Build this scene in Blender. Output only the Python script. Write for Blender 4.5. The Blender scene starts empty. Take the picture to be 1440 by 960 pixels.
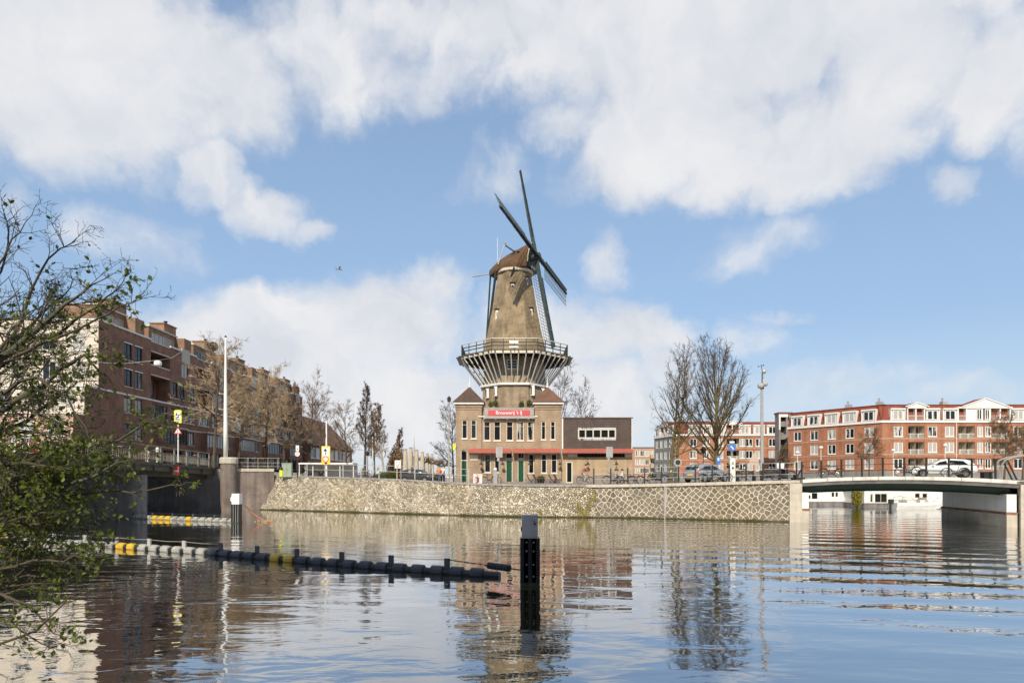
import bpy, bmesh, math, random
from math import sin, cos, pi, radians, sqrt, atan, atan2
from mathutils import Vector, Matrix, Euler

SC = bpy.context.scene
COL = SC.collection
random.seed(7)

# ------------------------------------------------------------------ camera
H = 3.1            # eye height above the water
F = 900.0          # focal length in pixels of the 1440 px wide photograph
HZ = 671.0         # row of the horizon
cam_d = bpy.data.cameras.new('camera')
cam = bpy.data.objects.new('camera', cam_d); COL.objects.link(cam)
cam.location = (0, 0, H); cam.rotation_euler = (radians(90), 0, 0)
cam_d.sensor_fit = 'HORIZONTAL'; cam_d.sensor_width = 36; cam_d.lens = 36 * F / 1440
cam_d.shift_y = (HZ - 480) / 1440
cam_d.clip_start = 0.1; cam_d.clip_end = 8000
SC.camera = cam
SC.render.resolution_x = 1024; SC.render.resolution_y = 682
SC.view_settings.view_transform = 'Standard'; SC.view_settings.look = 'None'
SC.view_settings.exposure = 0.36; SC.view_settings.gamma = 1
SC.view_settings.use_curve_mapping = False
SC.cycles.max_bounces = 6; SC.cycles.transparent_max_bounces = 12
SC.cycles.use_adaptive_sampling = True; SC.cycles.adaptive_threshold = 0.02

# ------------------------------------------------------------------ sun and sky
SUN_AZ, SUN_EL = radians(9), radians(39)       # behind the camera, a little to the left
S = Vector((-sin(SUN_AZ) * cos(SUN_EL), -cos(SUN_AZ) * cos(SUN_EL), sin(SUN_EL)))
sun_d = bpy.data.lights.new('sun', 'SUN'); sun_d.energy = 3.7; sun_d.angle = radians(0.5)
sun_d.color = (1.0, 0.90, 0.76)
sun = bpy.data.objects.new('sun', sun_d); COL.objects.link(sun)
sun.rotation_euler = S.to_track_quat('Z', 'Y').to_euler()

world = bpy.data.worlds.new('World'); SC.world = world; world.use_nodes = True
wn, wl = world.node_tree.nodes, world.node_tree.links
wn.clear()

def build_sky():
    def N(t, **k):
        n = wn.new(t)
        for a, b in k.items(): setattr(n, a, b)
        return n
    def math_(op, a, b=None, c=None):
        n = N('ShaderNodeMath', operation=op)
        for i, x in enumerate((a, b, c)):
            if x is None: continue
            if isinstance(x, (int, float)): n.inputs[i].default_value = x
            else: wl.new(x, n.inputs[i])
        return n.outputs[0]
    def vmath(op, a, b=None):
        n = N('ShaderNodeVectorMath', operation=op)
        for i, x in enumerate((a, b)):
            if x is None: continue
            if isinstance(x, tuple): n.inputs[i].default_value = x
            else: wl.new(x, n.inputs[i])
        return n.outputs['Value'] if op in ('DOT_PRODUCT', 'LENGTH') else n.outputs[0]
    tc = N('ShaderNodeTexCoord')
    sep = N('ShaderNodeSeparateXYZ'); wl.new(tc.outputs['Generated'], sep.inputs[0])
    az = math_('ARCTAN2', sep.outputs[0], sep.outputs[1])
    el = math_('ARCSINE', sep.outputs[2])
    comb = N('ShaderNodeCombineXYZ'); wl.new(az, comb.inputs[0]); wl.new(el, comb.inputs[1])
    p = comb.outputs[0]
    def noise(vec, scale, detail, rough=0.55, dist=0.0):
        n = N('ShaderNodeTexNoise'); n.inputs['Scale'].default_value = scale
        n.inputs['Detail'].default_value = detail; n.inputs['Roughness'].default_value = rough
        n.inputs['Distortion'].default_value = dist
        wl.new(vec, n.inputs['Vector']); return n
    # the edges of the clouds wander
    warp = noise(p, 7.0, 5, 0.6)
    off = vmath('MULTIPLY', vmath('SUBTRACT', warp.outputs['Color'], (0.5, 0.5, 0.5)), (0.16, 0.12, 0.0))
    q = vmath('ADD', p, off)
    def ang(px, py):
        dx, dz = (px - 720) / F, (HZ - py) / F
        return atan(dx), atan(dz / sqrt(1 + dx * dx)), cos(atan(dx))
    blobs = [  # centre and half size, and thickness
        (90, 60, 330, 150, 1.15), (320, 110, 110, 85, .85), (130, 165, 230, 50, .8), (470, 70, 170, 75, .7),
        (290, 245, 75, 38, .75), (370, 285, 70, 36, .75), (435, 318, 42, 24, .62), (215, 340, 100, 45, .46), (150, 330, 60, 40, .36),
        (590, 20, 160, 50, .8), (760, 40, 160, 60, .9), (1050, 20, 460, 100, 1.2), (960, 170, 190, 85, 1.0), (1100, 215, 190, 78, 1.0),
        (1230, 190, 95, 50, .8), (790, 185, 62, 36, .62), (870, 225, 95, 52, .7), (1390, 110, 130, 85, .85),
        (1325, 250, 50, 26, .62), (690, 235, 60, 42, .44), (1060, 350, 105, 40, .46), (1150, 545, 200, 34, .40), (1340, 560, 120, 26, .34), (1080, 480, 60, 40, .34), (1097, 449, 48, 12, .50),
        (265, 490, 130, 66, 1.0), (390, 490, 170, 84, 1.05), (250, 440, 60, 22, .6), (1265, 90, 130, 80, 1.0), (620, 85, 90, 60, .5), (470, 425, 90, 40, .6), (950, 470, 50, 40, .6), (330, 418, 42, 16, .55), (540, 460, 130, 80, .95), (600, 410, 60, 44, .7),
        (500, 570, 260, 80, .9), (760, 480, 130, 75, .8), (870, 470, 100, 52, .95), (850, 365, 42, 50, .50), (800, 560, 180, 80, .85), (930, 520, 70, 60, .7),
        (1090, 560, 90, 40, .34), (-160, 380, 170, 110, .7), (5, 275, 40, 40, .5), (1560, 330, 130, 90, .4), (1330, 620, 300, 40, .3),
        (-300, 40, 420, 160, .9), (1800, 60, 420, 220, .9)]
    field = None
    def add(field, a, e, ra, re, w):
        d = vmath('MULTIPLY', vmath('SUBTRACT', q, (a, e, 0)), (1 / ra, 1 / re, 0))
        v = math_('MULTIPLY_ADD', vmath('DOT_PRODUCT', d, d), -w, w)
        return v if field is None else math_('SMOOTH_MAX', field, v, 0.12)
    for (px, py, rx, ry, w) in blobs:
        a, e, c = ang(px, py)
        field = add(field, a, e, rx / F * c * c * 1.22, ry / F * c * 1.22, w)
    for (a, e, ra, re, w) in [(0, 60, 60, 16, 1.0), (120, 30, 40, 18, .9), (-130, 40, 45, 20, .9), (178, 25, 40, 14, .8), (-80, 20, 22, 10, .8), (85, 55, 35, 14, .9)]:
        field = add(field, radians(a), radians(e), radians(ra), radians(re), w)
    fb = noise(q, 7.0, 10, 0.56, 0.2)
    fb2 = noise(p, 22.0, 6, 0.6)
    f1 = math_('MULTIPLY_ADD', fb.outputs['Fac'], 1.15, -0.575)
    f2 = math_('MULTIPLY_ADD', fb2.outputs['Fac'], 0.26, -0.13)
    dens = math_('ADD', math_('ADD', math_('MAXIMUM', field, -0.25), f1), f2)
    ramp = N('ShaderNodeMapRange', interpolation_type='SMOOTHSTEP'); wl.new(dens, ramp.inputs[0])
    ramp.inputs[1].default_value = 0.10; ramp.inputs[2].default_value = 0.78
    alpha = ramp.outputs[0]
    # light and dark within the cloud
    fbu = noise(vmath('ADD', q, (0.012, 0.045, 0)), 7.0, 4, 0.5, 0.2); fbl = noise(q, 7.0, 4, 0.5, 0.2)
    rel = math_('MULTIPLY', math_('SUBTRACT', fbl.outputs['Fac'], fbu.outputs['Fac']), 0.7)
    sh = noise(q, 5.0, 6, 0.6)
    shade = N('ShaderNodeMapRange'); wl.new(math_('ADD', math_('ADD', math_('MULTIPLY', sh.outputs['Fac'], 0.7), math_('MULTIPLY', fb.outputs['Fac'], 0.5)), math_('ADD', rel, 0.15)), shade.inputs[0])
    shade.inputs[1].default_value = 0.55; shade.inputs[2].default_value = 0.98
    cc = N('ShaderNodeMix', data_type='RGBA'); wl.new(shade.outputs[0], cc.inputs[0])
    cc.inputs[6].default_value = (0.69, 0.715, 0.77, 1); cc.inputs[7].default_value = (0.86, 0.86, 0.87, 1)
    sky = N('ShaderNodeTexSky', sky_type='NISHITA'); sky.sun_disc = False
    sky.sun_elevation = SUN_EL; sky.sun_rotation = pi + SUN_AZ
    sky.air_density = 1.0; sky.dust_density = 0.3; sky.ozone_density = 1.6
    b1 = N('ShaderNodeBackground'); b1.inputs[1].default_value = 0.128
    # moist air: the blue pales towards the horizon
    hz = N('ShaderNodeMapRange'); wl.new(el, hz.inputs[0]); hz.inputs[1].default_value = -0.05; hz.inputs[2].default_value = 0.62; hz.inputs[3].default_value = 0.92; hz.inputs[4].default_value = 0.42
    pale = N('ShaderNodeMix', data_type='RGBA'); wl.new(el, pale.inputs[0]); pale.inputs[0].default_value = 0
    pr_ = N('ShaderNodeMapRange'); wl.new(el, pr_.inputs[0]); pr_.inputs[1].default_value = 0.0; pr_.inputs[2].default_value = 0.22; wl.new(pr_.outputs[0], pale.inputs[0])
    pale.inputs[6].default_value = (3.6, 4.15, 4.75, 1); pale.inputs[7].default_value = (2.1, 3.05, 4.4, 1)
    ms = N('ShaderNodeMix', data_type='RGBA'); wl.new(hz.outputs[0], ms.inputs[0]); wl.new(sky.outputs[0], ms.inputs[6]); wl.new(pale.outputs[2], ms.inputs[7])
    wl.new(ms.outputs[2], b1.inputs[0])
    b2 = N('ShaderNodeBackground'); wl.new(cc.outputs[2], b2.inputs[0]); b2.inputs[1].default_value = 0.79
    mx = N('ShaderNodeMixShader'); wl.new(math_('MULTIPLY', alpha, 0.96), mx.inputs[0])
    wl.new(b1.outputs[0], mx.inputs[1]); wl.new(b2.outputs[0], mx.inputs[2])
    out = N('ShaderNodeOutputWorld'); wl.new(mx.outputs[0], out.inputs[0])
build_sky()

# ------------------------------------------------------------------ helpers
def at(px, py, d):
    """a point of the place, from its direction and its distance"""
    return Vector(((px - 720) / F * d, d, H + (HZ - py) / F * d))
def xat(px, d): return (px - 720) / F * d
def zat(py, d): return H + (HZ - py) / F * d
def dwater(py): return F * H / (py - HZ)

class MB:
    """collects shapes and links them as one mesh object"""
    def __init__(s): s.v, s.f, s.m, s.uv = [], [], [], {}
    def add(s, vs, fs, mi=0):
        o = len(s.v); s.v += [tuple(v) for v in vs]
        for f in fs: s.f.append(tuple(i + o for i in f)); s.m.append(mi)
    def box(s, a, b, mi=0):
        (x0, y0, z0), (x1, y1, z1) = a, b
        s.add([(x0,y0,z0),(x1,y0,z0),(x1,y1,z0),(x0,y1,z0),(x0,y0,z1),(x1,y0,z1),(x1,y1,z1),(x0,y1,z1)],
              [(0,3,2,1),(4,5,6,7),(0,1,5,4),(1,2,6,5),(2,3,7,6),(3,0,4,7)], mi)
    def cbox(s, c, size, rz=0, mi=0, tilt=None):
        hx, hy, hz = [k / 2 for k in size]
        R = Matrix.Rotation(rz, 3, 'Z')
        if tilt is not None: R = R @ tilt
        vs = [Vector(c) + R @ Vector((x*hx, y*hy, z*hz)) for z in (-1,1) for (x,y) in ((-1,-1),(1,-1),(1,1),(-1,1))]
        s.add(vs, [(0,3,2,1),(4,5,6,7),(0,1,5,4),(1,2,6,5),(2,3,7,6),(3,0,4,7)], mi)
    def wb(s, o, u, a0, a1, z0, z1, d0, d1, mi=0):
        """box in wall coordinates: along u, height, outward"""
        n = (u[1], -u[0]); vs = []
        for z in (z0, z1):
            for (a, d) in ((a0,d1),(a1,d1),(a1,d0),(a0,d0)):
                vs.append((o[0]+u[0]*a+n[0]*d, o[1]+u[1]*a+n[1]*d, z))
        s.add(vs, [(0,3,2,1),(4,5,6,7),(0,1,5,4),(1,2,6,5),(2,3,7,6),(3,0,4,7)], mi)
    def wq(s, o, u, a0, a1, z0, z1, d, mi=0):
        n = (u[1], -u[0])
        s.add([(o[0]+u[0]*a+n[0]*d, o[1]+u[1]*a+n[1]*d, z) for (a, z) in ((a0,z0),(a1,z0),(a1,z1),(a0,z1))], [(0,1,2,3)], mi)
    def wall(s, o, u, w, z0, z1, holes=(), depth=0.12, mi=0, mr=None):
        """wall sheet with openings and their reveals"""
        mr = mi if mr is None else mr
        A = sorted({0, w} | {h[i] for h in holes for i in (0, 1)}); A = [a for a in A if -1e-6 <= a <= w + 1e-6]
        Z = sorted({z0, z1} | {h[i] for h in holes for i in (2, 3)}); Z = [z for z in Z if z0 - 1e-6 <= z <= z1 + 1e-6]
        for i in range(len(A)-1):
            for j in range(len(Z)-1):
                am, zm = (A[i]+A[i+1])/2, (Z[j]+Z[j+1])/2
                if any(h[0] < am < h[1] and h[2] < zm < h[3] for h in holes): continue
                s.wq(o, u, A[i], A[i+1], Z[j], Z[j+1], 0, mi)
        n = (u[1], -u[0])
        P = lambda a, z, d: (o[0]+u[0]*a+n[0]*d, o[1]+u[1]*a+n[1]*d, z)
        for (a0, a1, b0, b1) in holes:
            for (p, q) in (((a0,b0),(a1,b0)), ((a1,b0),(a1,b1)), ((a1,b1),(a0,b1)), ((a0,b1),(a0,b0))):
                s.add([P(*p,0), P(*p,-depth), P(*q,-depth), P(*q,0)], [(3,2,1,0)], mr)
    def beam(s, a, b, w, h=None, mi=0, up=(0,0,1)):
        a, b = Vector(a), Vector(b); h = h or w
        d = (b - a).normalized(); up = Vector(up)
        if abs(d.dot(up)) > 0.98: up = Vector((0,1,0))
        x = d.cross(up).normalized(); z = x.cross(d)
        vs = [p + x*i*w/2 + z*j*h/2 for p in (a, b) for (i, j) in ((-1,-1),(1,-1),(1,1),(-1,1))]
        s.add(vs, [(0,1,2,3),(7,6,5,4),(0,4,5,1),(1,5,6,2),(2,6,7,3),(3,7,4,0)], mi)
    def path(s, pts, rads, n=6, mi=0, cap=True, closed=False):
        pts = [Vector(p) for p in pts]
        if isinstance(rads, (int, float)): rads = [rads]*len(pts)
        o = len(s.v); k = len(pts); prev = None
        for i, p in enumerate(pts):
            d = (pts[(i+1) % k] - pts[i-1]) if closed else (pts[min(i+1, k-1)] - pts[max(i-1, 0)])
            d = d.normalized() if d.length > 1e-9 else Vector((0,0,1))
            if prev is None:
                x = d.orthogonal().normalized()
            else:
                x = (prev - d*prev.dot(d)); x = x.normalized() if x.length > 1e-6 else d.orthogonal().normalized()
            prev = x; y = d.cross(x)
            for j in range(n):
                a = 2*pi*j/n
                s.v.append(tuple(p + (x*cos(a) + y*sin(a))*rads[i]))
        for i in range(k if closed else k-1):
            i2 = (i+1) % k
            for j in range(n):
                s.f.append((o+i*n+j, o+i*n+(j+1)%n, o+i2*n+(j+1)%n, o+i2*n+j)); s.m.append(mi)
        if cap and n > 2 and not closed:
            s.f.append(tuple(o+j for j in reversed(range(n)))); s.m.append(mi)
            s.f.append(tuple(o+(k-1)*n+j for j in range(n))); s.m.append(mi)
    def tube(s, a, b, r0, r1=None, n=6, mi=0, cap=True): s.path([a, b], [r0, r0 if r1 is None else r1], n, mi, cap)
    def lathe(s, prof, n=16, c=(0,0,0), mi=0, a0=0.0, cap=True):
        o = len(s.v)
        for (r, z) in prof:
            for j in range(n):
                a = a0 + 2*pi*j/n
                s.v.append((c[0]+r*cos(a), c[1]+r*sin(a), c[2]+z))
        for i in range(len(prof)-1):
            for j in range(n):
                s.f.append((o+i*n+j, o+i*n+(j+1)%n, o+(i+1)*n+(j+1)%n, o+(i+1)*n+j)); s.m.append(mi)
        if cap:
            s.f.append(tuple(o+j for j in reversed(range(n)))); s.m.append(mi)
            s.f.append(tuple(o+(len(prof)-1)*n+j for j in range(n))); s.m.append(mi)
    def prism(s, poly, z0, z1, mi=0):
        k = len(poly)
        s.add([(x,y,z0) for x,y in poly] + [(x,y,z1) for x,y in poly],
              [tuple(reversed(range(k))), tuple(range(k, 2*k))] + [(i,(i+1)%k,k+(i+1)%k,k+i) for i in range(k)], mi)
    def ball(s, c, r, n=10, m=6, mi=0, sc=(1,1,1)):
        o = len(s.v); c = Vector(c)
        for i in range(m+1):
            t = pi*i/m
            for j in range(n):
                a = 2*pi*j/n
                s.v.append((c.x+r*sc[0]*sin(t)*cos(a), c.y+r*sc[1]*sin(t)*sin(a), c.z+r*sc[2]*cos(t)))
        for i in range(m):
            for j in range(n):
                s.f.append((o+i*n+j, o+(i+1)*n+j, o+(i+1)*n+(j+1)%n, o+i*n+(j+1)%n)); s.m.append(mi)
    def xf(s, M):
        s.v = [tuple(M @ Vector(v)) for v in s.v]; return s
    def build(s, name, mats, parent=None, world=False, smooth=False, loc=None):
        if not isinstance(mats, (list, tuple)): mats = [mats]
        me = bpy.data.meshes.new(name)
        vs = s.v
        if parent is not None and world:
            L = parent.location
            q = parent
            off = Vector((0,0,0))
            while q is not None: off += Vector(q.location); q = q.parent
            vs = [(x-off.x, y-off.y, z-off.z) for x, y, z in vs]
        me.from_pydata(vs, [], s.f)
        for m in mats: me.materials.append(m)
        me.polygons.foreach_set('material_index', s.m)
        if smooth: me.polygons.foreach_set('use_smooth', [True]*len(me.polygons))
        me.update()
        o = bpy.data.objects.new(name, me); COL.objects.link(o)
        if parent is not None: o.parent = parent
        if loc is not None: o.location = loc
        return o

def tag(o, label=None, cat=None, group=None, kind=None):
    if label: o['label'] = label
    if cat: o['category'] = cat
    if group: o['group'] = group
    if kind: o['kind'] = kind
    return o
def thing(name, label, cat, loc=(0,0,0), rz=0, group=None):
    o = bpy.data.objects.new(name, None); COL.objects.link(o)
    o.empty_display_size = 0.2
    o.location = loc; o.rotation_euler = (0, 0, rz)
    return tag(o, label, cat, group)
def dup(o, loc, rz=None, label=None, group=None, scale=None):
    def cp(a, parent):
        c = a.copy(); COL.objects.link(c); c.parent = parent
        for ch in list(a.children): cp(ch, c)
        return c
    c = cp(o, None); c.location = loc
    if rz is not None: c.rotation_euler = (0, 0, rz)
    if label: c['label'] = label
    if group: c['group'] = group
    if scale: c.scale = scale if isinstance(scale, tuple) else (scale,)*3
    return c

# ------------------------------------------------------------------ materials
def new_mat(name):
    m = bpy.data.materials.new(name); m.use_nodes = True
    nt = m.node_tree; b = nt.nodes['Principled BSDF']
    return m, nt, b
def lk(nt, a, b): nt.links.new(a, b)
def mat(name, col, rough=0.6, var=0.18, scale=2.0, bump=0.0, bscale=30.0, metal=0.0, spec=0.4, streak=0.0, detail=5, hue=None):
    m, nt, b = new_mat(name); n = nt.nodes
    tc = n.new('ShaderNodeTexCoord')
    no = n.new('ShaderNodeTexNoise'); no.inputs['Scale'].default_value = scale; no.inputs['Detail'].default_value = detail
    no.inputs['Roughness'].default_value = 0.65
    lk(nt, tc.outputs['Object'], no.inputs['Vector'])
    mp = n.new('ShaderNodeMapRange'); mp.inputs[1].default_value = 0.3; mp.inputs[2].default_value = 0.7
    lk(nt, no.outputs['Fac'], mp.inputs[0])
    mx = n.new('ShaderNodeMix'); mx.data_type = 'RGBA'
    c2 = hue or col
    mx.inputs[6].default_value = tuple(max(0, c*(1-var)) for c in col) + (1,)
    mx.inputs[7].default_value = tuple(min(1, c*(1+var)) for c in c2) + (1,)
    lk(nt, mp.outputs[0], mx.inputs[0])
    out = mx.outputs[2]
    if streak:   # rain streaks down the face
        ma = n.new('ShaderNodeMapping'); ma.inputs['Scale'].default_value = (3.0, 3.0, 0.25)
        lk(nt, tc.outputs['Object'], ma.inputs['Vector'])
        n2 = n.new('ShaderNodeTexNoise'); n2.inputs['Scale'].default_value = 1.0; n2.inputs['Detail'].default_value = 6
        lk(nt, ma.outputs[0], n2.inputs['Vector'])
        m2 = n.new('ShaderNodeMapRange'); m2.inputs[1].default_value = 0.45; m2.inputs[2].default_value = 0.8
        m2.inputs[3].default_value = 1.0; m2.inputs[4].default_value = 1.0 - streak
        lk(nt, n2.outputs['Fac'], m2.inputs[0])
        mm = n.new('ShaderNodeVectorMath'); mm.operation = 'SCALE'
        lk(nt, out, mm.inputs[0]); lk(nt, m2.outputs[0], mm.inputs['Scale']); out = mm.outputs[0]
    lk(nt, out, b.inputs['Base Color'])
    b.inputs['Roughness'].default_value = rough; b.inputs['Metallic'].default_value = metal
    b.inputs['Specular IOR Level'].default_value = spec
    if bump:
        nb = n.new('ShaderNodeTexNoise'); nb.inputs['Scale'].default_value = bscale; nb.inputs['Detail'].default_value = 4
        lk(nt, tc.outputs['Object'], nb.inputs['Vector'])
        bp = n.new('ShaderNodeBump'); bp.inputs['Strength'].default_value = bump; bp.inputs['Distance'].default_value = 0.03
        lk(nt, nb.outputs['Fac'], bp.inputs['Height']); lk(nt, bp.outputs[0], b.inputs['Normal'])
    return m

def brick_mat(name, c1, c2, mortar, bw=0.22, bh=0.065, var=0.25, big=0.35, rough=0.85, streak=0.25):
    """brickwork laid along whichever way the wall faces"""
    m, nt, b = new_mat(name); n = nt.nodes
    g = n.new('ShaderNodeNewGeometry')
    sn = n.new('ShaderNodeSeparateXYZ'); lk(nt, g.outputs['True Normal'], sn.inputs[0])
    sp = n.new('ShaderNodeSeparateXYZ'); lk(nt, g.outputs['Position'], sp.inputs[0])
    def M(op, a, bb):
        k = n.new('ShaderNodeMath'); k.operation = op
        for i, x in enumerate((a, bb)):
            if isinstance(x, (int, float)): k.inputs[i].default_value = x
            else: lk(nt, x, k.inputs[i])
        return k.outputs[0]
    u = M('SUBTRACT', M('MULTIPLY', sp.outputs[1], sn.outputs[0]), M('MULTIPLY', sp.outputs[0], sn.outputs[1]))
    cb = n.new('ShaderNodeCombineXYZ'); lk(nt, u, cb.inputs[0]); lk(nt, sp.outputs[2], cb.inputs[1])
    br = n.new('ShaderNodeTexBrick'); lk(nt, cb.outputs[0], br.inputs['Vector'])
    br.inputs['Color1'].default_value = c1 + (1,); br.inputs['Color2'].default_value = c2 + (1,); br.inputs['Mortar'].default_value = mortar + (1,)
    br.inputs['Scale'].default_value = 1; br.inputs['Brick Width'].default_value = bw; br.inputs['Row Height'].default_value = bh
    br.inputs['Mortar Size'].default_value = 0.009; br.inputs['Mortar Smooth'].default_value = 0.2; br.inputs['Bias'].default_value = 0.0
    n1 = n.new('ShaderNodeTexNoise'); n1.inputs['Scale'].default_value = 0.8; n1.inputs['Detail'].default_value = 8; n1.inputs['Roughness'].default_value = 0.7
    lk(nt, g.outputs['Position'], n1.inputs['Vector'])
    ma = n.new('ShaderNodeMapping'); ma.inputs['Scale'].default_value = (1.6, 1.6, 0.12); lk(nt, g.outputs['Position'], ma.inputs['Vector'])
    n2 = n.new('ShaderNodeTexNoise'); n2.inputs['Scale'].default_value = 1; n2.inputs['Detail'].default_value = 5; lk(nt, ma.outputs[0], n2.inputs['Vector'])
    f1 = n.new('ShaderNodeMapRange'); f1.inputs[1].default_value = 0.3; f1.inputs[2].default_value = 0.7
    f1.inputs[3].default_value = 1 - big; f1.inputs[4].default_value = 1 + big*0.7; lk(nt, n1.outputs['Fac'], f1.inputs[0])
    f2 = n.new('ShaderNodeMapRange'); f2.inputs[1].default_value = 0.45; f2.inputs[2].default_value = 0.75
    f2.inputs[3].default_value = 1.0; f2.inputs[4].default_value = 1 - streak; lk(nt, n2.outputs['Fac'], f2.inputs[0])
    sc = n.new('ShaderNodeVectorMath'); sc.operation = 'SCALE'
    lk(nt, br.outputs['Color'], sc.inputs[0]); lk(nt, M('MULTIPLY', f1.outputs[0], f2.outputs[0]), sc.inputs['Scale'])
    lk(nt, sc.outputs[0], b.inputs['Base Color']); b.inputs['Roughness'].default_value = rough
    b.inputs['Specular IOR Level'].default_value = 0.25
    bp = n.new('ShaderNodeBump'); bp.inputs['Strength'].default_value = 0.4; bp.inputs['Distance'].default_value = 0.01; bp.invert = True
    lk(nt, br.outputs['Fac'], bp.inputs['Height']); lk(nt, bp.outputs[0], b.inputs['Normal'])
    return m

def glass_mat(name, dark=(0.012,0.015,0.018), curtain=(0.35,0.34,0.31), share=0.35):
    """window panes: some dark, some with a blind or a curtain behind"""
    m, nt, b = new_mat(name); n = nt.nodes
    oi = n.new('ShaderNodeObjectInfo'); tc = n.new('ShaderNodeTexCoord')
    ma = n.new('ShaderNodeMapping'); ma.inputs['Scale'].default_value = (2.2, 2.2, 0.35); lk(nt, tc.outputs['Object'], ma.inputs['Vector'])
    ad = n.new('ShaderNodeVectorMath'); ad.operation = 'ADD'; lk(nt, ma.outputs[0], ad.inputs[0])
    sc = n.new('ShaderNodeMath'); sc.operation = 'MULTIPLY'; sc.inputs[1].default_value = 57; lk(nt, oi.outputs['Random'], sc.inputs[0]); lk(nt, sc.outputs[0], ad.inputs[1])
    no = n.new('ShaderNodeTexNoise'); no.inputs['Scale'].default_value = 1.2; no.inputs['Detail'].default_value = 3; lk(nt, ad.outputs[0], no.inputs['Vector'])
    su = n.new('ShaderNodeMath'); su.operation = 'ADD'; lk(nt, no.outputs['Fac'], su.inputs[0]); lk(nt, oi.outputs['Random'], su.inputs[1])
    mp = n.new('ShaderNodeMapRange'); mp.inputs[1].default_value = 1.42 - share; mp.inputs[2].default_value = 1.5 - share; lk(nt, su.outputs[0], mp.inputs[0])
    mx = n.new('ShaderNodeMix'); mx.data_type = 'RGBA'; lk(nt, mp.outputs[0], mx.inputs[0])
    mx.inputs[6].default_value = dark + (1,); mx.inputs[7].default_value = curtain + (1,)
    lk(nt, mx.outputs[2], b.inputs['Base Color'])
    b.inputs['Roughness'].default_value = 0.04; b.inputs['IOR'].default_value = 1.5; b.inputs['Specular IOR Level'].default_value = 0.5
    w = n.new('ShaderNodeTexNoise'); w.inputs['Scale'].default_value = 1.5; lk(nt, ad.outputs[0], w.inputs['Vector'])
    bp = n.new('ShaderNodeBump'); bp.inputs['Strength'].default_value = 0.08; bp.inputs['Distance'].default_value = 0.05
    lk(nt, w.outputs['Fac'], bp.inputs['Height']); lk(nt, bp.outputs[0], b.inputs['Normal'])
    return m

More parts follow.
